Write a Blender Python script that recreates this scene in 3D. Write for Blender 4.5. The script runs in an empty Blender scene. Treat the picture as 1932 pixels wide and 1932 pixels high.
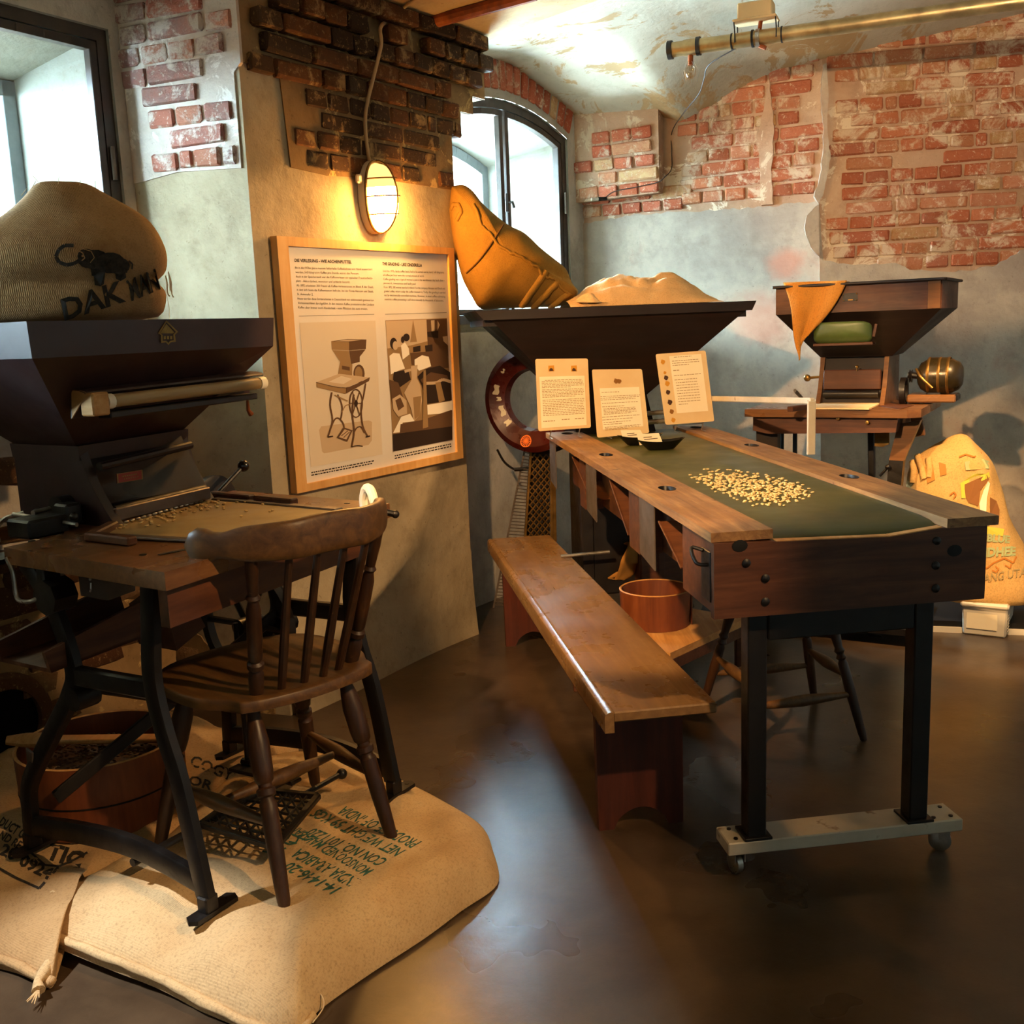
import bpy, bmesh, math, random
from mathutils import Vector, Matrix, noise
from mathutils.bvhtree import BVHTree
V = Vector
random.seed(7)
C = bpy.context.scene.collection
SC = bpy.context.scene

# ------------------------------------------------------------------ camera
F, PIT, ROL, H = 1973.2, .1751, -.039, 1.4748          # focal length in pixels of a 1932 frame, pitch, roll, height
cp, sp, cr, sr = math.cos(PIT), math.sin(PIT), math.cos(ROL), math.sin(ROL)
FW = V((0, cp, -sp)); _u = V((0, sp, cp)); _r = V((1, 0, 0))
RT = cr*_r + sr*_u; UP = -sr*_r + cr*_u; EYE = V((0, 0, H))
cam = bpy.data.cameras.new('camera'); cam.sensor_width = 36; cam.lens = 36*F/1932; cam.clip_start = .02
camo = bpy.data.objects.new('camera', cam); C.objects.link(camo)
camo.matrix_world = Matrix(((RT.x, UP.x, -FW.x, 0), (RT.y, UP.y, -FW.y, 0), (RT.z, UP.z, -FW.z, H), (0, 0, 0, 1)))
SC.camera = camo

# ------------------------------------------------------------------ view, sky, lamps
SC.view_settings.view_transform = 'Standard'; SC.view_settings.look = 'None'
SC.view_settings.gamma = 1; SC.view_settings.use_curve_mapping = False
SC.view_settings.exposure = 0.62
SC.cycles.max_bounces = 8; SC.cycles.diffuse_bounces = 4; SC.cycles.glossy_bounces = 3
SC.cycles.transparent_max_bounces = 12; SC.cycles.sample_clamp_indirect = 4
SC.cycles.use_denoising = True
w = bpy.data.worlds.new('sky'); SC.world = w; w.use_nodes = True
bg = w.node_tree.nodes['Background']; bg.inputs[0].default_value = (.55, .83, 1.0, 1); bg.inputs[1].default_value = 150.0

def aim(o, target):
    o.rotation_euler = (V(target)-o.location).to_track_quat('-Z', 'Y').to_euler()
def spot(name, loc, target, power, size, blend, col, radius=.04):
    l = bpy.data.lights.new(name, 'SPOT'); l.energy = power; l.spot_size = math.radians(size); l.spot_blend = blend
    l.color = col; l.shadow_soft_size = radius
    o = bpy.data.objects.new(name, l); C.objects.link(o); o.location = loc; aim(o, target); return o
WARM = (1.0, .61, .28)
spot('spotlight', (-.8, 1.0, 2.6), (.62, 4.1, .85), 520, 36, .3, WARM)
spot('spotlight', (2.75, 2.5, 2.65), (-.78, 4.1, 1.22), 300, 25, .22, WARM)
spot('spotlight', (1.75, 3.15, 2.66), (2.15, 4.55, .6), 300, 38, .4, WARM)
spot('spotlight', (.9, .7, 2.58), (2.35, 5.6, 2.5), 330, 27, .35, (1.0, .70, .42))
spot('spotlight', (-2.15, 1.75, 2.66), (-1.0, 2.12, .1), 330, 19, .7, (.95, .97, 1.0))
spot('spotlight', (1.6, .9, 2.66), (-.45, 2.6, .15), 190, 34, .5, WARM)

def portal(p, d, n, w_, h_):
    l = bpy.data.lights.new('window_portal', 'AREA'); l.shape = 'RECTANGLE'; l.size = w_; l.size_y = h_; l.cycles.is_portal = True
    o = bpy.data.objects.new('window_portal', l); C.objects.link(o); z = -n; y = Vector((0, 0, 1)); x = y.cross(z)
    o.matrix_world = Matrix(((x.x, y.x, z.x, p.x), (x.y, y.y, z.y, p.y), (x.z, y.z, z.z, p.z), (0, 0, 0, 1)))
# ------------------------------------------------------------------ pixel of the photograph -> point in the room
def ray(x, y): return FW + RT*((x-966)/F) - UP*((y-966)/F)
def Z(x, y, z=0.):
    d = ray(x, y); return EYE + d*((z-H)/d.z)
def Yp(x, y, yv):
    d = ray(x, y); return EYE + d*(yv/d.y)
def PL(x, y, p, n):
    d = ray(x, y); return EYE + d*((V(p)-EYE).dot(n)/d.dot(n))
def pj(P):
    X = V(P)-EYE; d = X.dot(FW); return (966+F*X.dot(RT)/d, 966-F*X.dot(UP)/d)
def inpoly(x, y, poly):
    r = False; j = len(poly)-1
    for i in range(len(poly)):
        xi, yi = poly[i]; xj, yj = poly[j]
        if (yi > y) != (yj > y) and x < (xj-xi)*(y-yi)/(yj-yi)+xi: r = not r
        j = i
    return r

# ------------------------------------------------------------------ mesh helpers
class MB:
    def __init__(s): s.v = []; s.f = []
    def add(s, vs, fs, M=None):
        o = len(s.v)
        s.v += [tuple(M @ V(p)) if M is not None else tuple(p) for p in vs]
        s.f += [tuple(i+o for i in f) for f in fs]; return s
    def box(s, c, size, bev=.003, M=None, taper=1.0):
        hx, hy, hz = [a/2 for a in size]; b = min(bev, hx*.9, hy*.9, hz*.9)
        vs = []; idx = {}
        for sx in (-1, 1):
            for sy in (-1, 1):
                for sz in (-1, 1):
                    tp = taper if sz < 0 else 1.0
                    for k in range(3):
                        p = [sx*hx*tp, sy*hy*tp, sz*hz]
                        for a, sg in ((0, sx), (1, sy), (2, sz)):
                            if a != k: p[a] -= sg*b
                        idx[(sx, sy, sz, k)] = len(vs); vs.append((c[0]+p[0], c[1]+p[1], c[2]+p[2]))
        fs = []; P = (-1, 1)
        for k in range(3):
            a, bb = [(1, 2), (0, 2), (0, 1)][k]
            for sg in P:
                q = []
                for (u, w_) in ((-1, -1), (1, -1), (1, 1), (-1, 1)):
                    t = [0, 0, 0]; t[k] = sg; t[a] = u; t[bb] = w_; q.append(idx[(t[0], t[1], t[2], k)])
                fs.append(q)
            for u in P:
                for w_ in P:
                    q = []
                    for (sg, kk) in ((-1, a), (1, a), (1, bb), (-1, bb)):
                        t = [0, 0, 0]; t[k] = sg; t[a] = u; t[bb] = w_; q.append(idx[(t[0], t[1], t[2], kk)])
                    fs.append(q)
        for sx in P:
            for sy in P:
                for sz in P: fs.append([idx[(sx, sy, sz, k)] for k in range(3)])
        return s.add(vs, fs, M)
    def bar(s, p0, p1, w_, h, up=(0, 0, 1), bev=.003):
        p0, p1 = V(p0), V(p1); y = (p1-p0); L = y.length; y.normalize(); up = V(up)
        x = y.cross(up); x.normalize(); z = x.cross(y)
        c = (p0+p1)/2
        M = Matrix(((x.x, y.x, z.x, c.x), (x.y, y.y, z.y, c.y), (x.z, y.z, z.z, c.z), (0, 0, 0, 1)))
        return s.box((0, 0, 0), (w_, L, h), bev, M)
    def tube(s, path, r, seg=10, closed=False, caps=True, sx=1.0):
        path = [V(p) for p in path]; n = len(path); rs = r if isinstance(r, (list, tuple)) else [r]*n
        vs = []; fs = []; up = None
        for i, p in enumerate(path):
            t = (path[(i+1) % n]-path[i-1]) if closed else (path[min(i+1, n-1)]-path[max(i-1, 0)])
            t.normalize()
            if up is None:
                up = V((0, 0, 1)) if abs(t.z) < .9 else V((1, 0, 0))
            x = t.cross(up); x.normalize(); up = x.cross(t)
            for k in range(seg):
                a = 2*math.pi*k/seg; vs.append(p + x*(rs[i]*math.cos(a)*sx) + up*(rs[i]*math.sin(a)))
        for i in range(n if closed else n-1):
            j = (i+1) % n
            for k in range(seg):
                l = (k+1) % seg; fs.append((i*seg+k, i*seg+l, j*seg+l, j*seg+k))
        if caps and not closed:
            fs.append(tuple(range(seg))[::-1]); fs.append(tuple((n-1)*seg+k for k in range(seg)))
        return s.add(vs, fs)
    def sweep(s, path, w_, h, side, cap=True):
        """rectangular bar with eased corners along a path; side is the direction of the width"""
        side = V(side).normalized(); path = [V(p) for p in path]; n = len(path); vs = []; fs = []; c = .28
        sec = [(-1, -1+c), (-1, 1-c), (-1+c, 1), (1-c, 1), (1, 1-c), (1, -1+c), (1-c, -1), (-1+c, -1)]; m = 8
        for i, p in enumerate(path):
            t = (path[min(i+1, n-1)]-path[max(i-1, 0)]).normalized(); u = side.cross(t).normalized()
            vs += [p + side*(a*w_/2) + u*(b*h/2) for a, b in sec]
        for i in range(n-1):
            for k in range(m): l = (k+1) % m; fs.append((i*m+k, i*m+l, (i+1)*m+l, (i+1)*m+k))
        fs += [tuple(range(m))[::-1], tuple((n-1)*m+k for k in range(m))]
        return s.add(vs, fs)
    def lathe(s, prof, seg=24, M=None, closed=False, cap=True):
        vs = []; fs = []; n = len(prof)
        for r, z in prof:
            for k in range(seg):
                a = 2*math.pi*k/seg; vs.append((r*math.cos(a), r*math.sin(a), z))
        for i in range(n if closed else n-1):
            j = (i+1) % n
            for k in range(seg):
                l = (k+1) % seg; fs.append((i*seg+k, i*seg+l, j*seg+l, j*seg+k))
        if not closed and cap:
            if prof[0][0] > 1e-6: fs.append(tuple(range(seg))[::-1])
            if prof[-1][0] > 1e-6: fs.append(tuple((n-1)*seg+k for k in range(seg)))
        return s.add(vs, fs, M)
    def prism(s, poly, vec, M=None):
        n = len(poly); vec = V(vec)
        vs = [V(p) for p in poly]+[V(p)+vec for p in poly]
        fs = [tuple(range(n))[::-1], tuple(range(n, 2*n))]+[(i, (i+1) % n, n+(i+1) % n, n+i) for i in range(n)]
        return s.add(vs, fs, M)
    def grid(s, fn, nu, nv, cu=False):
        vs = [fn(i/(nu if cu else nu-1), j/(nv-1)) for j in range(nv) for i in range(nu)]
        fs = []
        for j in range(nv-1):
            for i in range(nu if cu else nu-1):
                k = (i+1) % nu; fs.append((j*nu+i, j*nu+k, (j+1)*nu+k, (j+1)*nu+i))
        return s.add(vs, fs)
    def ball(s, c, r, seg=16, rings=10, sc=(1, 1, 1), M=None):
        pr = [(max(1e-7, r*math.sin(math.pi*i/rings)), -r*math.cos(math.pi*i/rings)) for i in range(rings+1)]
        MM = Matrix.Translation(c) @ Matrix.Diagonal((sc[0], sc[1], sc[2], 1))
        return s.lathe(pr, seg, MM if M is None else M @ MM)
    def mesh(s, name, smooth=35, merge=True):
        me = bpy.data.meshes.new(name); me.from_pydata(s.v, [], s.f)
        bm = bmesh.new(); bm.from_mesh(me)
        if merge: bmesh.ops.remove_doubles(bm, verts=bm.verts, dist=1e-6)
        bmesh.ops.recalc_face_normals(bm, faces=bm.faces); bm.to_mesh(me); bm.free()
        if smooth:
            me.shade_smooth(); me.set_sharp_from_angle(angle=math.radians(smooth))
        return me
    def build(s, name, mat, parent=None, smooth=35, merge=True):
        me = s.mesh(name, smooth, merge); me.materials.append(mat)
        o = bpy.data.objects.new(name, me); C.objects.link(o)
        if parent is not None: o.parent = parent
        return o
def tag(o, label, cat, group=None):
    o['label'] = label; o['category'] = cat
    if group: o['group'] = group
    return o
def thing(name, label, cat, loc=(0, 0, 0), rotz=0, group=None):
    o = bpy.data.objects.new(name, None); o.empty_display_size = .1; C.objects.link(o)
    o.location = loc; o.rotation_euler = (0, 0, rotz); o['kind'] = 'thing'
    return tag(o, label, cat, group)
def struct(o): o['kind'] = 'structure'; return o
def empty_struct(name):
    o = bpy.data.objects.new(name, None); C.objects.link(o); return struct(o)
def smooth_path(pts, n=6):
    pts = [V(p) for p in pts]; out = []
    for i in range(len(pts)-1):
        p0 = pts[max(i-1, 0)]; p1 = pts[i]; p2 = pts[i+1]; p3 = pts[min(i+2, len(pts)-1)]
        for k in range(n):
            t = k/n
            out.append(.5*((2*p1)+(p2-p0)*t+(2*p0-5*p1+4*p2-p3)*t*t+(3*p1-p0-3*p2+p3)*t**3))
    out.append(pts[-1]); return out

# ------------------------------------------------------------------ materials
def lin(h):
    h = h.lstrip('#'); r = []
    for i in (0, 2, 4):
        c = int(h[i:i+2], 16)/255; r.append(c/12.92 if c <= .04045 else ((c+.055)/1.055)**2.4)
    return (*r, 1)
class NT:
    def __init__(s, name):
        s.m = bpy.data.materials.new(name); s.m.use_nodes = True; s.t = s.m.node_tree; s.b = s.t.nodes['Principled BSDF']
    def n(s, ty, **kw):
        o = s.t.nodes.new(ty)
        for k, v_ in kw.items(): setattr(o, k, v_)
        return o
    def l(s, a, b): s.t.links.new(a, b)
    def coord(s, stretch=(1, 1, 1), space='Object', rot=(0, 0, 0)):
        if space == 'World':
            g = s.n('ShaderNodeNewGeometry'); out = g.outputs['Position']
        else:
            g = s.n('ShaderNodeTexCoord'); out = g.outputs[space]
        mp = s.n('ShaderNodeMapping'); mp.inputs['Scale'].default_value = stretch; mp.inputs['Rotation'].default_value = rot
        s.l(out, mp.inputs['Vector']); return mp.outputs[0]
    def noise(s, co, scale, detail=4, rough=.6, dist=0):
        x = s.n('ShaderNodeTexNoise'); x.inputs['Scale'].default_value = scale; x.inputs['Detail'].default_value = detail
        x.inputs['Roughness'].default_value = rough; x.inputs['Distortion'].default_value = dist
        s.l(co, x.inputs['Vector']); return x.outputs['Fac']
    def ramp(s, fac, stops, interp='LINEAR'):
        x = s.n('ShaderNodeValToRGB'); x.color_ramp.interpolation = interp; e = x.color_ramp.elements
        while len(e) < len(stops): e.new(.5)
        for k, (p, c) in enumerate(stops):
            e[k].position = p; e[k].color = lin(c) if isinstance(c, str) else ((c, c, c, 1) if isinstance(c, (int, float)) else c)
        s.l(fac, x.inputs[0]); return x.outputs[0]
    def mix(s, fac, a, b, blend='MIX'):
        x = s.n('ShaderNodeMix', data_type='RGBA', blend_type=blend)
        for i, v_ in ((0, fac), (6, a), (7, b)):
            if isinstance(v_, str): x.inputs[i].default_value = lin(v_)
            elif isinstance(v_, (int, float)): x.inputs[i].default_value = v_
            elif isinstance(v_, tuple): x.inputs[i].default_value = v_
            else: s.l(v_, x.inputs[i])
        return x.outputs[2]
    def bump(s, h, strength=.3, dist=.01, prev=None):
        x = s.n('ShaderNodeBump'); x.inputs['Strength'].default_value = strength; x.inputs['Distance'].default_value = dist
        s.l(h, x.inputs['Height'])
        if prev is not None: s.l(prev, x.inputs['Normal'])
        return x.outputs[0]
    def fin(s, col=None, rough=.7, metal=0, normal=None, spec=.5):
        b = s.b
        if col is not None:
            if isinstance(col, (str, tuple)): b.inputs['Base Color'].default_value = lin(col) if isinstance(col, str) else col
            else: s.l(col, b.inputs['Base Color'])
        if isinstance(rough, (int, float)): b.inputs['Roughness'].default_value = rough
        else: s.l(rough, b.inputs['Roughness'])
        b.inputs['Metallic'].default_value = metal; b.inputs['Specular IOR Level'].default_value = spec
        if normal is not None: s.l(normal, b.inputs['Normal'])
        return s.m
def pm(name, stops, scale=6, rough=.7, metal=0, bump=.2, bscale=40, bdist=.004, stretch=(1, 1, 1), speck=None, space='Object', spec=.5, detail=5):
    t = NT(name); co = t.coord(stretch, space); f = t.noise(co, scale, detail)
    col = t.ramp(f, stops)
    co2 = t.coord((1, 1, 1), space)
    if speck:
        sf = t.noise(co2, speck[1], 3); col = t.mix(t.ramp(sf, [(speck[2], 0.), (speck[2]+speck[3], 1.)]), col, speck[0])
    nb = t.bump(t.noise(t.coord(stretch, space), bscale, 4), bump, bdist)
    rg = t.ramp(t.noise(co2, scale*1.7, 3), [(.3, max(0, rough-.1)), (.7, min(1, rough+.1))])
    return t.fin(col, rg, metal, nb, spec)
def wood(name, c1, c2, c3, axis='y', rough=.5, scale=1.0, bump=.25, wear=None, spec=.4):
    st = {'x': (1.2, 14, 14), 'y': (14, 1.2, 14), 'z': (14, 14, 1.2)}[axis]
    st = tuple(a*scale for a in st)
    t = NT(name); co = t.coord(st); f = t.noise(co, 2.2, 6, .65, .6)
    col = t.ramp(f, [(.28, c1), (.5, c2), (.72, c3)])
    f2 = t.noise(t.coord((1, 1, 1)), 5, 4); col = t.mix(t.ramp(f2, [(.35, 0.), (.75, .55)]), col, c1)
    if wear:
        f3 = t.noise(t.coord((1, 1, 1)), 11, 6, .75); col = t.mix(t.ramp(f3, [(wear[1], 0.), (wear[1]+.07, .8)]), col, wear[0])
    nb = t.bump(t.noise(co, 6, 5, .7), bump, .002)
    rg = t.ramp(f2, [(.3, rough-.08), (.7, rough+.12)])
    return t.fin(col, rg, 0, nb, spec)
def plaster(name, stops, stain, scale=1.6, rough=.9, flake=None, spots=()):
    t = NT(name); co = t.coord((1, 1, 1), 'World'); f = t.noise(co, scale, 8, .62, .3)
    col = t.ramp(f, stops)
    f2 = t.noise(co, 7, 6, .7); col = t.mix(t.ramp(f2, [(.5, 0.), (.72, .5)]), col, stain)
    f3 = t.noise(co, 55, 3); col = t.mix(t.ramp(f3, [(.66, 0.), (.72, .55)]), col, stain)
    if flake:
        f4 = t.noise(co, flake[1], 9, .72, .8); col = t.mix(t.ramp(f4, [(flake[2], 0.), (flake[2]+.03, 1.)]), col, flake[0])
    for (ctr, rad, cc, k) in spots:
        dn = t.n('ShaderNodeVectorMath', operation='DISTANCE'); t.l(co, dn.inputs[0]); dn.inputs[1].default_value = ctr
        ad = t.n('ShaderNodeMath', operation='MULTIPLY_ADD'); t.l(t.noise(co, 5, 6, .7), ad.inputs[0]); ad.inputs[1].default_value = rad*1.1; t.l(dn.outputs['Value'], ad.inputs[2])
        col = t.mix(t.ramp(ad.outputs[0], [(min(.98, rad*.95), k), (min(.99, rad*1.5), 0.)]), col, cc)
    nb = t.bump(t.noise(co, 30, 6, .7), .35, .01); nb = t.bump(t.noise(co, 4, 5), .4, .03, nb)
    return t.fin(col, rough, 0, nb, .2)
def brickmat(name, cols, wash, washamt, wscale=9, soot=None):
    t = NT(name); oi = t.n('ShaderNodeObjectInfo')
    n = len(cols); col = t.ramp(oi.outputs['Random'], [(i/n, c) for i, c in enumerate(cols)], 'CONSTANT')
    co = t.coord((1, 1, 1), 'World'); f0 = t.noise(co, 26, 6, .7)
    col = t.mix(t.ramp(f0, [(.3, .0), (.75, .75)]), col, cols[0])
    f1 = t.noise(co, wscale, 8, .74, .5); col = t.mix(t.ramp(f1, [(washamt, 0.), (washamt+.09, .9)]), col, wash)
    f5 = t.noise(co, 60, 3, .7); col = t.mix(t.ramp(f5, [(.6, 0.), (.68, .7)]), col, wash)
    if soot: col = t.mix(t.ramp(t.noise(co, 3, 4), [(soot[1], 0.), (soot[1]+.2, .85)]), col, soot[0])
    nb = t.bump(t.noise(co, 70, 6, .75), .7, .008); nb = t.bump(t.noise(co, 18, 4), .5, .012, nb)
    return t.fin(col, .92, 0, nb, .2)
def burlap(name, c1, c2, stain=None, weave=560):
    t = NT(name); co = t.coord((1, 1, 1)); f = t.noise(co, 3.2, 6, .6)
    col = t.ramp(f, [(.3, c1), (.7, c2)])
    f2 = t.noise(co, 160, 2); col = t.mix(t.ramp(f2, [(.5, 0.), (.75, .35)]), col, '#5b4326')
    if stain: col = t.mix(t.ramp(t.noise(co, 2.1, 5, .7), [(.55, 0.), (.68, .6)]), col, stain)
    w1 = t.n('ShaderNodeTexWave', wave_type='BANDS', bands_direction='X'); w1.inputs['Scale'].default_value = weave/6.28; w1.inputs['Distortion'].default_value = 1.2
    w2 = t.n('ShaderNodeTexWave', wave_type='BANDS', bands_direction='Y'); w2.inputs['Scale'].default_value = weave/6.28; w2.inputs['Distortion'].default_value = 1.2
    c3 = t.coord((1, 1, .8), rot=(.3, .2, .5)); t.l(c3, w1.inputs['Vector']); t.l(c3, w2.inputs['Vector'])
    mx = t.n('ShaderNodeMath', operation='ADD'); t.l(w1.outputs['Fac'], mx.inputs[0]); t.l(w2.outputs['Fac'], mx.inputs[1])
    col = t.mix(t.ramp(mx.outputs[0], [(.0, .14), (.55, 0.)]), col, '#4a3418')
    nb = t.bump(mx.outputs[0], .3, .0015); nb = t.bump(t.noise(co, 22, 4), .35, .01, nb)
    return t.fin(col, .95, 0, nb, .1)
def flat(name, col, rough=.8, metal=0, spec=.3): return NT(name).fin(col, rough, metal, None, spec)
def glassmat(name, tint=(1, 1, 1, 1), gl=.07):
    t = NT(name); tr = t.n('ShaderNodeBsdfTransparent'); tr.inputs[0].default_value = tint
    g = t.n('ShaderNodeBsdfGlossy'); g.inputs['Roughness'].default_value = .04
    m = t.n('ShaderNodeMixShader'); m.inputs[0].default_value = gl
    t.l(tr.outputs[0], m.inputs[1]); t.l(g.outputs[0], m.inputs[2])
    t.l(m.outputs[0], t.t.nodes['Material Output'].inputs['Surface']); return t.m
def glow(name, col, strength):
    t = NT(name); e = t.n('ShaderNodeEmission'); e.inputs[0].default_value = col; e.inputs[1].default_value = strength
    t.l(e.outputs[0], t.t.nodes['Material Output'].inputs['Surface']); return t.m

m_plaster = plaster('grey_plaster', [(.3, '#8d8478'), (.5, '#b3a99c'), (.68, '#cfc6b8')], '#7d7062')
m_plaster_pillar = plaster('pillar_plaster', [(.3, '#8c7c62'), (.5, '#a8977a'), (.7, '#b9a98c')], '#6f5f48')
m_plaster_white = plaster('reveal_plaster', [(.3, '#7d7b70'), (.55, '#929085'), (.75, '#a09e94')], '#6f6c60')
m_ceiling = plaster('flaking_ceiling', [(.3, '#a89b86'), (.55, '#bcb09b'), (.75, '#c9bea9')], '#93826a', flake=('#a2835c', 3.4, .545))
m_ceil_flat = plaster('beam_plaster', [(.3, '#a98f66'), (.55, '#c0a478'), (.75, '#cdb286')], '#8a6a40')
m_mortar = plaster('lime_mortar', [(.3, '#a07c5e'), (.55, '#ba967a'), (.75, '#d0b498')], '#845e44', flake=('#dcc8ac', 6, .55))
m_mortar_dark = plaster('sooty_mortar', [(.3, '#6e5638'), (.55, '#8a6d48'), (.75, '#a1845c')], '#4b3820', flake=('#b3945f', 7, .57))
m_mortar_white = plaster('whitewashed_mortar', [(.3, '#b7a595'), (.55, '#cfc0b0'), (.75, '#dccfc2')], '#93806f', flake=('#e6dccf', 6, .55))
m_brick_back = brickmat('red_brick', ['#a85e3e', '#b8704c', '#985236', '#b27a56', '#b08e60', '#9e6048', '#ba8060'], '#d6bc9e', .50, 6)
m_brick_left = brickmat('pale_red_brick', ['#a9563a', '#b5694e', '#c0906a', '#a45c40', '#c8a878', '#96503a'], '#d8c0a6', .54)
m_brick_pillar = brickmat('sooty_brick', ['#3d2a1c', '#4a3220', '#33241a', '#5a3820', '#41301f', '#6a4022'], '#9a7c50', .54, soot=('#241a12', .58))
m_brick_wash = brickmat('whitewashed_brick', ['#9a5a48', '#8a6a62', '#a56a58', '#7d6660', '#94675c', '#b07a62'], '#d6c8ba', .5)
m_floor = None
t = NT('dark_screed'); co = t.coord((1, 1, 1), 'World'); f = t.noise(co, 1.1, 9, .65, .4)
col = t.ramp(f, [(.3, '#2a1f15'), (.5, '#3e3023'), (.7, '#574634')]); f2 = t.noise(co, 7, 6, .68, .2)
col = t.mix(t.ramp(f2, [(.4, 0.), (.8, .4)]), col, '#64513c'); f3 = t.noise(co, 11, 6, .75, .3)
col = t.mix(t.ramp(f3, [(.70, 0.), (.73, .4)]), col, '#8c8072')
rg = t.ramp(t.noise(co, 2.4, 3, .5), [(.3, .25), (.7, .36)])
nb = t.bump(t.noise(co, 9, 6, .7), .12, .01)
m_floor = t.fin(col, rg, 0, nb, .5)
m_frame_dark = pm('dark_window_paint', [(.3, '#231a14'), (.7, '#3a2c22')], 9, .45, 0, .15)
m_frame_grey = pm('grey_outer_window', [(.3, '#6f7678'), (.7, '#8d9496')], 8, .6, 0, .1)
m_pane = glassmat('window_glass')
m_iron = pm('black_cast_iron', [(.3, '#110d0b'), (.6, '#1b1511'), (.8, '#261c16')], 14, .42, .25, .3, 60, .002)
m_steel_black = pm('black_painted_steel', [(.3, '#120d0b'), (.7, '#1f1712')], 10, .5, .2, .15)
m_maroon = pm('maroon_machine_paint', [(.3, '#271210'), (.55, '#2f1613'), (.8, '#381c18')], 5, .48, 0, .15, 120, .001)
m_maroon_dark = pm('dark_maroon_paint', [(.3, '#150a08'), (.7, '#1e0f0c')], 6, .5, 0, .15, 120, .001)
m_hopper_wood = wood('near_black_stained_wood', '#140a06', '#1d0f09', '#28150d', 'x', .5)
m_table = wood('oiled_table_wood', '#55351c', '#704a2a', '#8a603a', 'x', .3, wear=('#a87c4c', .7))
m_table_red = wood('red_brown_wood', '#3c1e0e', '#55301a', '#6c4024', 'x', .5, wear=('#a5642f', .7))
m_board = wood('worn_belt_board_wood', '#684628', '#8c653c', '#ad8452', 'y', .55, 1.2, .5, wear=('#4a2a14', .62))
m_bench = wood('polished_bench_wood', '#6b4c2c', '#88663e', '#a37f54', 'y', .28, .8, .15, wear=('#7a5836', .76), spec=.5)
m_bench_dark = wood('dark_bench_end_wood', '#3a170c', '#4d2010', '#602a15', 'z', .5)
m_chair = wood('worn_chair_wood_lit', '#3c2610', '#5a3c1c', '#79542a', 'y', .42, 1, .2, wear=('#96693a', .66))  # lighter copy: the light on rail and seat is in the colour
m_chair_z = wood('worn_turned_wood_shaded', '#26150a', '#3a2210', '#523218', 'z', .42, 1, .2, wear=('#96693a', .66))  # darker copy: shade on legs and spindles is in the colour
m_tub = wood('bent_tub_wood', '#5a2a14', '#7a3f20', '#93522a', 'z', .5, .5, .2)
m_tub_in = wood('tub_inside_wood', '#4a2410', '#63341a', '#7a4423', 'z', .6, .5, .2)
m_pale_wood = wood('pale_oak_frame', '#c08a48', '#d6a05c', '#e0b074', 'z', .5, .7, .1)
m_pale_plank = wood('pale_plank', '#a5713a', '#c48d4e', '#d6a468', 'y', .6)
m_burlap = burlap('tan_burlap', '#a9855a', '#c9a678')
m_burlap_pale = burlap('pale_burlap', '#b8966a', '#d8ba8c', '#a87a48')
m_burlap_brown = burlap('brown_burlap', '#8c6842', '#ad885c', '#7a5836')
m_burlap_yellow = burlap('ochre_burlap', '#7a5a24', '#966f32')
m_burlap_right = burlap('bright_burlap', '#c69a58', '#dcb274', '#a8702e')
m_canvas = pm('ochre_canvas', [(.3, '#8a5c1e'), (.7, '#b07a30')], 8, .9, 0, .4)
m_thread = pm('sack_thread', [(.3, '#c8a878'), (.7, '#e0c89c')], 30, .9, 0, .3)
m_ink = pm('black_stencil_ink', [(.35, '#1b1712'), (.7, '#3a3024')], 70, .95, 0, .1)
m_ink_green = pm('green_stencil_ink', [(.35, '#1e4a42'), (.7, '#3d6a58')], 60, .95, 0, .1)
m_ink_print = flat('print_ink', '#2a2018', .9)
m_ink_grey = flat('grey_print_ink', '#6b5a48', .9)
m_paper = pm('poster_paper', [(.3, '#d9cdbd'), (.7, '#e2d8ca')], 3, .6, 0, .03)
m_card = pm('card_board', [(.3, '#d8b684'), (.7, '#e2c492')], 6, .7, 0, .05)
m_card_paper = pm('card_paper', [(.3, '#eedcb8'), (.7, '#f4e6c6')], 6, .7, 0, .05)
m_belt = pm('green_belt', [(.3, '#36390f'), (.55, '#464415'), (.75, '#5a531b')], 2.2, .48, 0, .15, 200, .001, speck=('#6a6a30', 5, .62, .2))
m_bean = pm('green_coffee_bean', [(.3, '#c9a66a'), (.7, '#e0c48c')], 60, .6, 0, .2)
m_bean_dark = pm('roasted_bean', [(.3, '#34200f'), (.7, '#5a3a22')], 60, .5, 0, .4)
m_white_steel = pm('white_painted_steel', [(.3, '#b5a890'), (.7, '#cbbfa8')], 7, .5, .1, .1, speck=('#7a5a3a', 14, .64, .08))
m_plastic = pm('white_plastic', [(.3, '#cfc4ae'), (.7, '#d8cdb8')], 5, .45, 0, .03)
m_galv = pm('brass_toned_galvanised_pipe', [(.3, '#8a7350'), (.55, '#b09668'), (.75, '#c4ab7c')], 9, .38, .75, .1)
m_zinc = pm('bright_zinc', [(.3, '#9c968c'), (.7, '#c6c0b4')], 20, .35, .9, .1)
m_rust = pm('rusty_iron', [(.3, '#5a2a12'), (.55, '#8a4418'), (.75, '#a55a24')], 12, .85, .1, .5)
m_tin = pm('dull_tin', [(.3, '#5c5048'), (.7, '#7c6e62')], 9, .45, .6, .1)
m_greypaint = pm('grey_switch_paint', [(.3, '#4c463e'), (.7, '#615a50')], 10, .5, .2, .15)
m_rubber = flat('black_rubber', '#0e0b09', .6)
m_bakelite = flat('black_bakelite', '#0c0807', .18, 0, .6)
m_brass = pm('aged_brass', [(.3, '#6a4c20'), (.7, '#94703a')], 14, .4, .8, .2)
m_motor = pm('olive_motor_paint', [(.3, '#211a0d'), (.7, '#3a2f19')], 9, .32, .3, .2)
m_cushion = pm('green_leather', [(.3, '#3a4a22'), (.7, '#54642e')], 6, .4, 0, .15)
m_red = pm('oxblood_wheel_paint', [(.3, '#320c08'), (.7, '#4c140d')], 6, .3, .1, .15)
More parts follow.
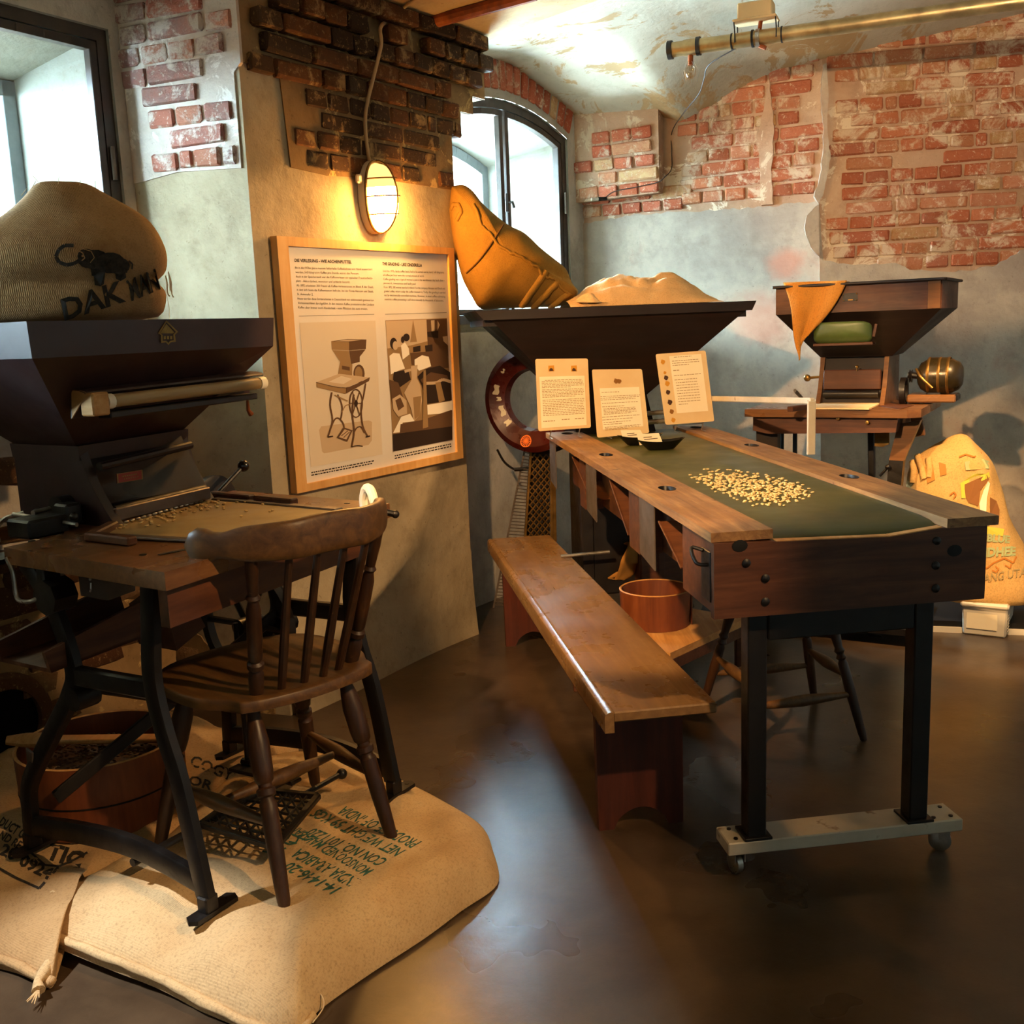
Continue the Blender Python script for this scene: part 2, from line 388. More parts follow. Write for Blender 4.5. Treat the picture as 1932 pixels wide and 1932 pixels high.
m_red_plate = flat('red_name_plate', '#8a2c1c', .4)
m_gold = pm('worn_gold_transfer', [(.3, '#6a5420'), (.7, '#8f7430')], 30, .5, .3, .1)
m_ceramic = flat('white_lamp_enamel', '#efe4c8', .35)
m_tube = flat('fluorescent_glass', '#a08458', .3)
m_cable = flat('grey_cable', '#b89a6c', .5)
m_cable_dark = flat('dark_cable', '#2a1e16', .6)
m_pink = pm('far_house_render', [(.3, '#d8a894'), (.7, '#e4bca8')], 3, .9, 0, .1)
# ================================================================== the room
UPz = V((0, 0, 1))
def dirv(deg): a = math.radians(deg); return V((math.sin(a), math.cos(a), 0))
def nrm(d): return V((d.y, -d.x, 0))                     # to the right of d, the room side of the left-hand walls
dP = dirv(34); nP = nrm(dP)
PN = V((-.904, 3.925, 0)); PF = PN + dP*1.245            # front face of the pillar
dL = V((-.93, .365, 0)).normalized(); WL = PN + dL*.505; nL = V((-dL.y, dL.x, 0)); nL = nL if nL.y < 0 else -nL
d1 = -dirv(31); n1 = nrm(dirv(31))                        # window wall beside the first machine, from WL towards the camera
J = Yp(1545, 600, 5.9); J.z = 0
dB = -dirv(180-64).normalized()                           # placeholder, replaced below
dBl = V((-math.sin(math.radians(64)), math.cos(math.radians(64)), 0))   # from J to the corner
nBl = V((-dBl.y, dBl.x, 0)); nBl = nBl if nBl.y < 0 else -nBl
m_plaster_back = plaster('back_plaster', [(.25, '#8a7c74'), (.45, '#a69788'), (.6, '#bfb09c'), (.75, '#b58d78')], '#85756a', spots=[(PL(1482, 498, J, nBl), .13, '#c98a72', .75), (PL(1440, 600, J, nBl), .2, '#bf8a78', .5), (PL(1425, 450, J, nBl), .04, '#7e7268', .3), (PL(1310, 720, J, nBl), .25, '#77706f', .5)])
CN = PL(1107, 600, J, nBl); CN.z = 0
dBr = dirv(100); nBr = V((dBr.y, -dBr.x, 0)); nBr = nBr if nBr.y < 0 else -nBr
BR = J + dBr*2.7
dW = -dP; nW = nP                                         # second window wall, from the corner back behind the pillar
WT = 3.5
def wallquad(mb, p, d, s0, s1, z0, z1):
    mb.add([p+d*s0+UPz*z0, p+d*s1+UPz*z0, p+d*s1+UPz*z1, p+d*s0+UPz*z1], [(0, 1, 2, 3)])

# floor
FB = [V((-6.2, -2.5, 0)), V((4.8, -2.5, 0)), V((4.8, 7.4, 0)), V((-6.2, 7.4, 0))]
mb = MB(); mb.prism(FB, (0, 0, -.15)); struct(mb.build('floor', m_floor, None, 0))

# wall with the first window
s_in = lambda x, y, z=None: (PL(x, y, WL, n1)-WL).dot(d1)
w1r, w1l = .052, 1.45
w1t = PL(120, 33, WL, n1).z; w1b = 1.46
mb = MB()
w3r, w3l = 1.85, 3.3
wallquad(mb, WL, d1, -.05, w1r, 0, WT); wallquad(mb, WL, d1, w1l, w3r, 0, WT); wallquad(mb, WL, d1, w3l, 7.9, 0, WT)
for (a_, b_) in ((w1r, w1l), (w3r, w3l)): wallquad(mb, WL, d1, a_, b_, 0, w1b); wallquad(mb, WL, d1, a_, b_, w1t, WT)
wall_left = struct(mb.build('wall_left', m_plaster, None, 0))
# wall with the second window
w2r = (PL(1074, 400, CN, nW)-CN).dot(dW); w2c = (PL(958, 300, CN, nW)-CN).dot(dW); w2l = 2*w2c-w2r
w2b = PL(890, 612, CN, nW).z
zs = PL(1066, 262, CN, nW).z; zc = PL(952, 200, CN, nW).z + .03
def arch2(s, grow=0.):
    k = (s-w2c)/(w2c-w2r); return zc+grow - (zc-zs)*min(1.4, k*k)
mb = MB(); N = 16
wallquad(mb, CN, dW, -.02, w2r, 0, WT); wallquad(mb, CN, dW, w2l, 1.75, 0, WT); wallquad(mb, CN, dW, w2r, w2l, 0, w2b)
ss = [w2r+(w2l-w2r)*i/N for i in range(N+1)]
for a, b in zip(ss[:-1], ss[1:]):
    mb.add([CN+dW*a+UPz*arch2(a), CN+dW*b+UPz*arch2(b), CN+dW*b+UPz*WT, CN+dW*a+UPz*WT], [(0, 1, 2, 3)])
wall_win2 = struct(mb.build('wall_far_left', m_plaster, None, 0))

# pillar: core, corbelled head
mb = MB()
back = 1.1
def lift(p, z): return V((p.x, p.y, z))
pl = [PN, PF, PF - nP*back, PN - nP*back]
mb.add([lift(PN, 0), lift(PF, 0), lift(PF, WT), lift(PN, WT)], [(0, 1, 2, 3)])
q = PF - nP*.55
mb.add([lift(PF, 0), lift(q, 0), lift(q, WT), lift(PF, WT)], [(0, 1, 2, 3)])
mb.add([lift(PN, 0), lift(WL, 0), lift(WL, WT), lift(PN, WT)], [(0, 1, 2, 3)])
pillar = struct(mb.build('pillar', m_plaster_pillar, None, 0))
# lime mortar beds that carry the bricks (front and side of the pillar)
zb0 = 2.097
def facepoly(mb, p, d, n, pts, thick):
    mb.prism([p + d*s + UPz*z - n*.01 for s, z in pts], n*(thick+.01))
ztop = 3.2
L_ = 1.245
mb = MB(); facepoly(mb, PN, dP, nP, [(.215, zb0), (.42, zb0-.012), (.7, zb0+.004), (L_-.005, zb0), (L_-.005, 2.36), (L_+.07, 2.36), (L_+.07, 2.45), (L_+.17, 2.45), (L_+.17, 2.53), (L_+.27, 2.53), (L_+.27, ztop), (0.0, ztop), (0.0, 2.435), (.19, 2.43), (.2, 2.3)], .006)
mb.build('mortar_bed', m_mortar_dark, pillar, 0)
# head of the pillar running on beside the second window
mb = MB()
for (e, z0) in ((.07, 2.36), (.17, 2.45), (.27, 2.53)):
    mb.prism([PF + dP*(-.02) + UPz*z0, PF + dP*e + UPz*z0, PF+dP*e-nP*.35+UPz*z0, PF+dP*(-.02)-nP*.35+UPz*z0], UPz*(ztop-z0))
mb.build('corbel_block', m_mortar_dark, pillar, 0)
mb = MB(); facepoly(mb, PN, dL, nL, [(.02, 2.075), (.3, 2.085), (.45, 2.065), (.503, 2.06), (.503, 2.4), (.56, 2.42), (.60, 2.5), (.62, ztop), (-.012, ztop), (-.012, 2.43), (.02, 2.4)], .006)
mb.build('mortar_bed', m_mortar_white, pillar, 0)
mb = MB()
flare = []
for i in range(13):
    s = L_*i/12
    a = PN+dP*s
    flare.append(a)
mb.grid(lambda u, v_: PN + dP*(L_*u) + nP*(.05*(1-v_)**2*(.6+.4*math.sin(5*u+1)) + .004) + UPz*(.42*v_), 24, 10)
mb.build('plaster_skirt', m_plaster_pillar, pillar, 60)

# back wall, two planes
mb = MB(); wallquad(mb, CN, -dBl, -.02, (J-CN).length, 0, WT); wall_back = struct(mb.build('wall_back', m_mortar, None, 0))
mb = MB(); wallquad(mb, J, dBr, 0, 2.9, 0, WT); wall_back_r = struct(mb.build('wall_back_right', m_mortar, None, 0))
# outer shell of the room that the camera never looks at
E1 = WL + d1*7.9; ER = J + dBr*2.9
mb = MB(); mb.add([lift(ER, 0), V((ER.x, -2.4, 0)), V((ER.x, -2.4, WT)), lift(ER, WT)], [(0, 1, 2, 3)]); struct(mb.build('wall_right', m_plaster, None, 0))
mb = MB(); mb.add([V((-6.1, -2.4, 0)), V((ER.x, -2.4, 0)), V((ER.x, -2.4, WT)), V((-6.1, -2.4, WT))], [(0, 1, 2, 3)]); struct(mb.build('wall_front', m_plaster, None, 0))
mb = MB(); mb.prism([V((-6.2, -2.5, WT)), V((4.9, -2.5, WT)), V((4.9, 6.6, WT)), V((-6.2, 6.6, WT))], (0, 0, .12)); struct(mb.build('ceiling_slab', m_plaster, None, 0))

# plaster coat on the back wall with a broken edge round the brick fields
def coat(parent, p, n, pxs, thick, mat, seed, jit=2.2, step=9, name='plaster_coat'):
    r = random.Random(seed); out = []
    m = len(pxs)
    for i in range(m):
        (x0, y0, *f0), (x1, y1, *f1) = pxs[i], pxs[(i+1) % m]
        k = 1 if f0 else max(1, int(math.hypot(x1-x0, y1-y0)/step))
        for j in range(k):
            tt = j/k; jj = 0 if (f0 or j == 0) else jit
            out.append(PL(x0+(x1-x0)*tt+r.uniform(-jj, jj), y0+(y1-y0)*tt+r.uniform(-jj, jj), p, n))
    mb = MB(); mb.prism([q_ - n*.01 for q_ in out], n*(thick+.01)); return mb.build(name, mat, parent, 0)
lowl = [(1098, 1250, 1), (1098, 425)]
jx = lambda y: 1545
coat(wall_back, J, nBl, [(1098, 1190, 1), (1098, 424), (1180, 408), (1240, 402), (1330, 398), (1440, 391), (1500, 384), (1546, 380, 1), (1551, 1150, 1)], .016, m_plaster_back, 3)
coat(wall_back_r, J, nBr, [(1549, 1150, 1), (1544, 385, 1), (1536, 392), (1521, 408), (1517, 430), (1530, 470), (1552, 492), (1580, 498), (1640, 500), (1688, 497), (1715, 510), (1770, 512), (1820, 511), (1880, 500), (1932, 470), (2060, 440, 1), (2060, 1100, 1)], .028, m_plaster_back, 4)
coat(wall_back_r, J, nBr, [(1544, 388), (1535, 372), (1549, 320), (1553, 250), (1548, 190), (1552, 124, 1), (1558, 122, 1), (1562, 180), (1560, 250), (1566, 300), (1554, 360)], .035, m_plaster_back, 5, 1.5, name='cement_strip')
coat(wall_back, J, nBl, [(1438, 388), (1434, 300), (1428, 262), (1440, 215), (1448, 165), (1452, 150), (1457, 190), (1462, 250), (1456, 320), (1460, 386)], .02, m_mortar, 6, 1.5, name='mortar_smear')
# brick patch of bare rubble low on the window wall
# ------------------------------------------------------------------ bricks
def brickmeshes(mat, tagn):
    out = {}
    for kind, L0 in (('s', .238), ('h', .113), ('q', .055)):
        out[kind] = []
        for k in range(4):
            r = random.Random(tagn*100+k+ord(kind)); mb = MB(); mb.box((0, 0, 0), (L0, .06, .063), .007)
            mb.v = [(x+r.uniform(-.004, .004), y+(r.uniform(-.003, .002) if y > 0 else 0), z+r.uniform(-.0035, .0035)) for x, y, z in mb.v]
            me = mb.mesh('brick', 30, False); me.materials.append(mat); out[kind].append((me, L0))
    return out
def lay(parent, p, d, n, z0, z1, s0, s1, meshes, ok, seed, out=lambda s, z: 0, pitch=.0765, bond=('s', 'h'), jz=.003, skip=.03, tilt=0.):
    r = random.Random(seed); row = 0; z = z0; k = 0
    R = Matrix(((d.x, n.x, 0), (d.y, n.y, 0), (0, 0, 1))).to_4x4()
    while z < z1:
        s = s0 - r.uniform(0, .12) - (.06 if row % 2 else 0); kind = bond[row % len(bond)]
        while s < s1:
            kk = kind if r.random() > .22 else r.choice('shhq')
            me, L0 = r.choice(meshes[kk]); c = s+L0/2; zz = z + .034 + tilt*c
            if ok(c, zz, L0) and r.random() > skip:
                o = bpy.data.objects.new('brick', me); C.objects.link(o); o.parent = parent
                pos = p + d*c + UPz*zz + n*(out(c, zz)-.018+r.uniform(-.003, .005))
                rot = Matrix.Rotation(r.uniform(-.02, .02), 4, 'Y') @ Matrix.Rotation(r.uniform(-.03, .03), 4, 'Z')
                o.matrix_local = Matrix.Translation(pos) @ R @ rot; k += 1
            s += L0 + r.uniform(.009, .016)
        z += pitch + r.uniform(-jz, jz); row += 1
    return k
bm_back = brickmeshes(m_brick_back, 1); bm_left = brickmeshes(m_brick_left, 2)
bm_pil = brickmeshes(m_brick_pillar, 3); bm_wash = brickmeshes(m_brick_wash, 4)
# right-hand brick field of the back wall
fieldR = [(1546, 392), (1521, 415), (1516, 430), (1528, 468), (1550, 493), (1640, 502), (1690, 500), (1716, 513), (1820, 514), (1880, 503), (1990, 462), (1990, -40), (1700, 62), (1568, 108), (1571, 300)]
def okpx(poly, p, d, mar=0):
    def f(c, z, L0):
        for e in (-L0*.3, L0*.3):
            x, y = pj(p+d*(c+e)+UPz*z)
            if not inpoly(x, y, poly): return False
        return True
    return f
n1_ = lay(wall_back_r, J, dBr, nBr, 1.62, 3.2, -.1, 1.35, bm_back, okpx(fieldR, J, dBr), 21, out=lambda s, z: .0, bond=('s', 'h', 'h', 's', 'h'), tilt=.012)
fieldL = [(1270, 396), (1440, 386), (1540, 380), (1543, 90), (1470, 110), (1340, 180), (1272, 200)]
dC = -dBl
n2_ = lay(wall_back, CN, dC, nBl, 1.9, 3.2, 0, (J-CN).length, bm_back, okpx(fieldL, CN, dC), 22, out=lambda s, z: .0, bond=('h', 's', 'h'), tilt=.0)
# pier left of it, standing out from the wall
sp1 = (PL(1252, 300, J, nBl)-CN).dot(dC)
mb = MB(); mb.prism([CN+dC*(-.02)+UPz*2.185, CN+dC*sp1+UPz*2.2, CN+dC*sp1+nBl*.09+UPz*2.2, CN+dC*(-.02)+nBl*.09+UPz*2.185], UPz*1.0)
mb.build('brick_pier', m_mortar, wall_back, 0)
n3_ = lay(wall_back, CN, dC, nBl, 2.2, 2.57, 0, sp1-.05, bm_left, lambda c, z, L0: c+L0/2 < sp1+.004 and c-L0/2 > -.02, 23, out=lambda s, z: .095, bond=('h', 's'), skip=0)
fieldL2 = [(1108, 414), (1275, 396), (1275, 345), (1108, 366)]
lay(wall_back, CN, dC, nBl, 1.95, 2.2, 0, sp1+.05, bm_left, lambda c, z, L0: inpoly(*pj(CN+dC*c+UPz*z), fieldL2), 24, out=lambda s, z: .004, bond=('h', 's'))
# pillar front: courses that step outwards towards the top
def pil_out(s, z): return .002 + max(0, int((z-2.42)/.0765)+1)*.013 if z > 2.42 else .002
def pil_ok(c, z, L0):
    r0 = L_ - .002 if z < 2.36 else (L_+.07 if z < 2.45 else (L_+.17 if z < 2.53 else L_+.27))
    l0 = .22 if z < 2.43 else -.02
    return c-L0/2 > l0 and c+L0/2 < r0+.012
lay(pillar, PN, dP, nP, zb0+.006, 2.9, -.02, L_+.3, bm_pil, pil_ok, 25, out=pil_out, bond=('h', 'h', 's'), skip=.05)
lay(pillar, PN, dL, nL, 2.09, 2.78, .0, .64, bm_wash, lambda c, z, L0: c-L0/2 > (.03 if z < 2.43 else -.02) and c+L0/2 < (.51 if z < 2.4 else .57 if z < 2.5 else .64), 26, out=lambda s, z: .004, bond=('h', 's', 'h'), skip=.02)
# soldier bricks of the arch over the second window
r = random.Random(5)
k = 0
s = w2r-.03
while s < w2c+.62:
    me, L0 = r.choice(bm_left['s']); o = bpy.data.objects.new('brick', me); C.objects.link(o); o.parent = wall_win2
    sl = (arch2(s+.01)-arch2(s-.01))/.02
    nrm_ = (dW*(-sl)+UPz).normalized(); tan_ = (dW+UPz*sl).normalized()
    Rm = Matrix(((nrm_.x, nW.x, tan_.x), (nrm_.y, nW.y, tan_.y), (nrm_.z, nW.z, tan_.z))).to_4x4()
    o.matrix_local = Matrix.Translation(CN+dW*s+UPz*(arch2(s)+.165)+nW*(-.02+r.uniform(-.003, .004))) @ Rm
    s += .076 + r.uniform(-.002, .004)
coat(wall_left, WL, n1, [(-150, 1500, 1), (-150, 1050, 1), (0, 1044), (90, 1060), (150, 1040), (330, 1050, 1), (330, 1500, 1)], .006, m_mortar_dark, 7, name='rubble_bed')
coat(pillar, PN, nL, [(240, 1480, 1), (240, 1090, 1), (330, 1150), (420, 1240), (520, 1290, 1), (520, 1480, 1)], .006, m_mortar_dark, 8, name='rubble_bed')
# rubble stones at the foot of the window wall
rub = MB()
r = random.Random(11)
stonem = brickmat('rubble_brick', ['#4a2d1a', '#573a22', '#63482c', '#422a18', '#6b5236'], '#8a7048', .6)
for (x, y, ww, hh) in [(10, 890, .2, .1), (8, 1000, .2, .09), (60, 1090, .22, .09), (40, 1130, .24, .1), (150, 1150, .2, .1), (15, 1200, .18, .1), (105, 1080, .2, .08), (160, 1070, .2, .09), (90, 1235, .2, .1), (180, 1240, .22, .1), (70, 1290, .16, .1), (110, 1340, .18, .1), (230, 1195, .2, .09), (250, 1110, .2, .09), (330, 1240, .22, .1), (395, 1320, .2, .1), (30, 1060, .2, .09), (10, 1130, .2, .09), (400, 1370, .22, .08)]:
    if x > 300: P0 = PL(x, y, PN, nL); dd, nn = dL, nL
    else: P0 = PL(x, y, WL, n1); dd, nn = d1, n1
    mb = MB(); mb.box((0, 0, 0), (ww, .07, hh), .02); mb.v = [(a+r.uniform(-.02, .02), b_+r.uniform(-.008, .008), c_+r.uniform(-.015, .015)) for a, b_, c_ in mb.v]
    o = mb.build('brick', stonem, wall_left if x <= 300 else pillar, 60)
    o.matrix_local = Matrix.Translation(P0-nn*.012) @ Matrix(((dd.x, nn.x, 0), (dd.y, nn.y, 0), (0, 0, 1))).to_4x4()
# round drain mouth in the window wall
P0 = PL(2, 1372, WL, n1)
mb = MB(); Mx = Matrix.Translation(P0) @ Matrix(((d1.x, 0, n1.x), (d1.y, 0, n1.y), (0, 1, 0))).to_4x4()
mb.lathe([(.135, -.02), (.135, .035), (.175, .035), (.19, .02), (.19, -.02)], 28, Mx); mb.build('drain_collar', stonem, wall_left)
mb = MB(); mb.lathe([(.136, .012), (.0001, .012)], 28, Mx); mb.build('drain_shade_disc', flat('drain_dark', '#0a0705', 1), wall_left)  # flat black disc paints the dark inside the drain

# ------------------------------------------------------------------ ceiling
dT = nP.copy()                                            # along the beam, away from the pillar
BA = PF + dP*.28
def beamz(t): return 2.785 + .13*(1-((t-2)/2)**2) if 0 < t < 4 else 2.785
mb = MB(); mb.grid(lambda u, v_: BA + dT*(-3.2+9*u) - dP*(9*v_) + UPz*(beamz(-3.2+9*u)), 60, 12)
ceiling = struct(mb.build('ceiling', m_ceil_flat, None, 60))
mb = MB(); mb.grid(lambda u, v_: BA + dT*(-.4+6*u) + UPz*(beamz(-.4+6*u)+.03*v_), 40, 2); mb.build('beam_side', m_ceil_flat, ceiling, 0)
# vaulted field between the beam and the back wall
TB = 3.6
def edgeD(u): tt = -.25+TB*u; return BA + dT*tt - dP*.012 + UPz*(beamz(tt)+.006)
cA = [edgeD(0)]+[PL(x, y, CN, nW) for x, y in [(945, 116), (1000, 150), (1060, 197), (1104, 236)]]
cB = [PL(x, y, CN, nBl) for x, y in [(1104, 236), (1180, 232), (1262, 226), (1292, 238), (1340, 210), (1400, 172), (1470, 140), (1545, 120)]]+[PL(x, y, J, nBr) for x, y in [(1700, 84), (1932, 28), (2100, -5), (2400, -40)]]
def polyat(pts, u):
    Ls = [0]
    for a, b in zip(pts[:-1], pts[1:]): Ls.append(Ls[-1]+(b-a).length)
    t_ = u*Ls[-1]
    for i in range(len(pts)-1):
        if t_ <= Ls[i+1] or i == len(pts)-2:
            return pts[i].lerp(pts[i+1], (t_-Ls[i])/max(1e-9, Ls[i+1]-Ls[i]))
cA = smooth_path(cA, 5); 
A0 = cA[0]; B0 = cB[0]; C0 = cB[-1]; D0 = edgeD(1)
def coons(u, v_):
    # u along the back wall / beam, v from beam (0) to back wall (1)
    bot = edgeD(u); top = polyat(cB, u); lf = polyat(cA, v_); rt = D0.lerp(C0, v_)
    p = (bot*(1-v_)+top*v_) + (lf*(1-u)+rt*u) - (edgeD(0)*(1-u)*(1-v_)+D0*u*(1-v_)+B0*(1-u)*v_+C0*u*v_)
    p = p + UPz*(.10*math.sin(math.pi*min(1, u*1.0))*math.sin(math.pi*v_) + .008*noise.noise(p*3))
    return p
mb = MB(); mb.grid(coons, 60, 30); vault = struct(mb.build('ceiling_vault', m_ceiling, None, 60))
# rusty iron tie in the flat ceiling
a = BA + dT*.0
p0 = PL(742, 48, PN, nP) ; p0 = p0 + nP*.02
def on_ceiling(x, y):
    z = 2.785
    for _ in range(12):
        P = Z(x, y, z); z = beamz((P-BA).dot(dT))
    return P
mb = MB(); mb.tube([on_ceiling(745, 52)-UPz*.02, on_ceiling(850, 22)-UPz*.02, on_ceiling(1010, -22)-UPz*.02], .028, 10)
struct(mb.build('trim_1', m_rust, None))
# ================================================================== windows
def window(name, p, d, n, sr_, sl_, zb, zt, arched, bars):
    """inner iron frame flush with the room, deep reveal, outer grey frame"""
    root = empty_struct(name)
    dep = .62
    top = (lambda s: arch2(s)) if arched else (lambda s: zt)
    fl = .10                                               # the reveal splays wider outwards by little
    N = 12
    ss = [sr_+(sl_-sr_)*i/N for i in range(N+1)]
    mb = MB()
    o = -n
    # soffit
    for a, b in zip(ss[:-1], ss[1:]):
        mb.add([p+d*a+UPz*top(a), p+d*b+UPz*top(b), p+d*b+UPz*(top(b)-.10)+o*dep, p+d*a+UPz*(top(a)-.10)+o*dep], [(0, 1, 2, 3)])
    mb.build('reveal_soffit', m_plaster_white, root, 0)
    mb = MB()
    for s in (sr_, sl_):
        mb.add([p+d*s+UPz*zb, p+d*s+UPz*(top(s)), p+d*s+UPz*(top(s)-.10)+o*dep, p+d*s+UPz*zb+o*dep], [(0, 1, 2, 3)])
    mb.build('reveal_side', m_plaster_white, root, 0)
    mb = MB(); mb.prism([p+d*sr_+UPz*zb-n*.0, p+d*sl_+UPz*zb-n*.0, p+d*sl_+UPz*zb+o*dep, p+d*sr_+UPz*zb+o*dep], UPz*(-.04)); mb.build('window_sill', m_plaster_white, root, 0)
    def path(in_, off):
        pts = [p+d*(sr_+in_)+UPz*(zb+in_)]
        for a in [sr_+in_+(sl_-sr_-2*in_)*i/N for i in range(N+1)]: pts.append(p+d*a+UPz*(top(a)-in_-off*.0))
        pts.append(p+d*(sl_-in_)+UPz*(zb+in_)); return pts
    def ring(nm, in_, wd, depth, offs, mat, tp=0.):
        a = path(in_, 0); b = path(in_+wd, 0)
        mb = MB(); m = len(a)
        for i in range(m):
            j = (i+1) % m
            sh = lambda q, e: q + n*offs + o*0 + n*e - UPz*0
            vs = [sh(a[i], 0), sh(a[j], 0), sh(b[j], 0), sh(b[i], 0), sh(a[i], depth), sh(a[j], depth), sh(b[j], depth), sh(b[i], depth)]
            mb.add(vs, [(0, 1, 2, 3), (4, 7, 6, 5), (0, 4, 5, 1), (2, 6, 7, 3)])
        return mb.build(nm, mat, root, 30)
    ring('frame', 0, .045, .06, -.075, m_frame_dark)
    sc_ = (sr_+sl_)/2
    leaf = [(sr_+.045, sc_-.012), (sc_+.012, sl_-.045)]
    for a0, a1 in leaf:
        mb = MB()
        for s in (a0+.016, a1-.016): mb.bar(p+d*s+UPz*(zb+.05)-n*.035, p+d*s+UPz*(top(s)-.05)-n*.035, .032, .035, n)
        for a, b in zip([a0+(a1-a0)*i/6 for i in range(6)], [a0+(a1-a0)*(i+1)/6 for i in range(6)]):
            mb.bar(p+d*a+UPz*(top(a)-.064)-n*.035, p+d*b+UPz*(top(b)-.064)-n*.035, .035, .03, UPz, .001)
        mb.bar(p+d*a0+UPz*(zb+.062)-n*.035, p+d*a1+UPz*(zb+.062)-n*.035, .035, .03, UPz)
        sash = mb.build('sash', m_frame_dark, root, 30)
        mb = MB()
        q = [p+d*a0+UPz*(zb+.05)-n*.04]+[p+d*(a0+(a1-a0)*i/6)+UPz*(top(a0+(a1-a0)*i/6)-.05)-n*.04 for i in range(7)]+[p+d*a1+UPz*(zb+.05)-n*.04]
        mb.add(q, [tuple(range(len(q)))]); mb.build('pane', m_pane, sash, 0)
    # handle and hinge
    mb = MB(); hz = zb+(zt-zb)*.55
    mb.bar(p+d*sc_+UPz*(hz-.05)-n*.012, p+d*sc_+UPz*(hz+.05)-n*.012, .018, .02, n); mb.tube([p+d*sc_+UPz*hz-n*.01, p+d*sc_+UPz*hz+n*.02, p+d*(sc_-.008)+UPz*(hz-.03)+n*.024], .008, 8)
    mb.build('handle', m_frame_dark, root)
    mb = MB(); mb.tube([p+d*(sr_+.03)+UPz*(hz-.02)-n*.005, p+d*(sr_+.03)+UPz*(hz+.1)-n*.005], .009, 8); mb.build('hinge', m_tin, root)
    # outer frame
    in_ = .0; mb = MB(); q = p + o*(dep-.02)
    zt2 = lambda s: top(s)-.10
    for s in (sr_+.03, sl_-.03): mb.bar(q+d*s+UPz*zb, q+d*s+UPz*zt2(s), .06, .06, n)
    for a, b in zip(ss[:-1], ss[1:]): mb.bar(q+d*a+UPz*(zt2(a)-.03), q+d*b+UPz*(zt2(b)-.03), .06, .06, UPz, .001)
    mb.bar(q+d*sr_+UPz*(zb+.03), q+d*sl_+UPz*(zb+.03), .06, .06, UPz)
    mb.build('outer_frame', m_frame_grey, root, 30)
    for s in bars:
        mb = MB(); mb.bar(q+d*s+UPz*zb, q+d*s+UPz*zt2(s), .025, .03, n); mb.build('glazing_bar', m_frame_grey, root, 30)
    return root
window('window_1', WL, d1, n1, w1r, w1l, w1b, w1t, False, [w1r+.75])
window('window_2', CN, dW, nW, w2r, w2l, w2b, zc, True, [w2r+.42, w2r+.8])
window('window_3_added', WL, d1, n1, w3r, w3l, w1b, w1t, False, [w3r+.75])  # unseen third window, added to bring in more daylight from the left
for (p_, d_, n_, s_, e_, h0, h1) in ((WL, d1, n1, w1r, w1l, w1b, w1t), (WL, d1, n1, w3r, w3l, w1b, w1t), (CN, dW, nW, w2r, w2l, w2b, zc)):
    portal(p_+d_*((s_+e_)/2)+UPz*((h0+h1)/2)-n_*.66, d_, n_, e_-s_+.1, h1-h0+.1)
# house wall across the light well
mb = MB(); q = WL - n1*3.8; mb.add([q+d1*6.2, q+d1*-2.2, q+d1*-2.2+UPz*2.3, q+d1*6.2+UPz*2.3], [(0, 1, 2, 3)]); struct(mb.build('wall_outside', m_pink, None, 0))
mb = MB(); q = WL - n1*.75; mb.prism([q+d1*6+UPz*.9, q+d1*-2.4+UPz*.9, q+d1*-2.4-n1*2.4+UPz*.9, q+d1*6-n1*2.4+UPz*.9], UPz*-.1); struct(mb.build('ground_outside', m_plaster_white, None, 0))
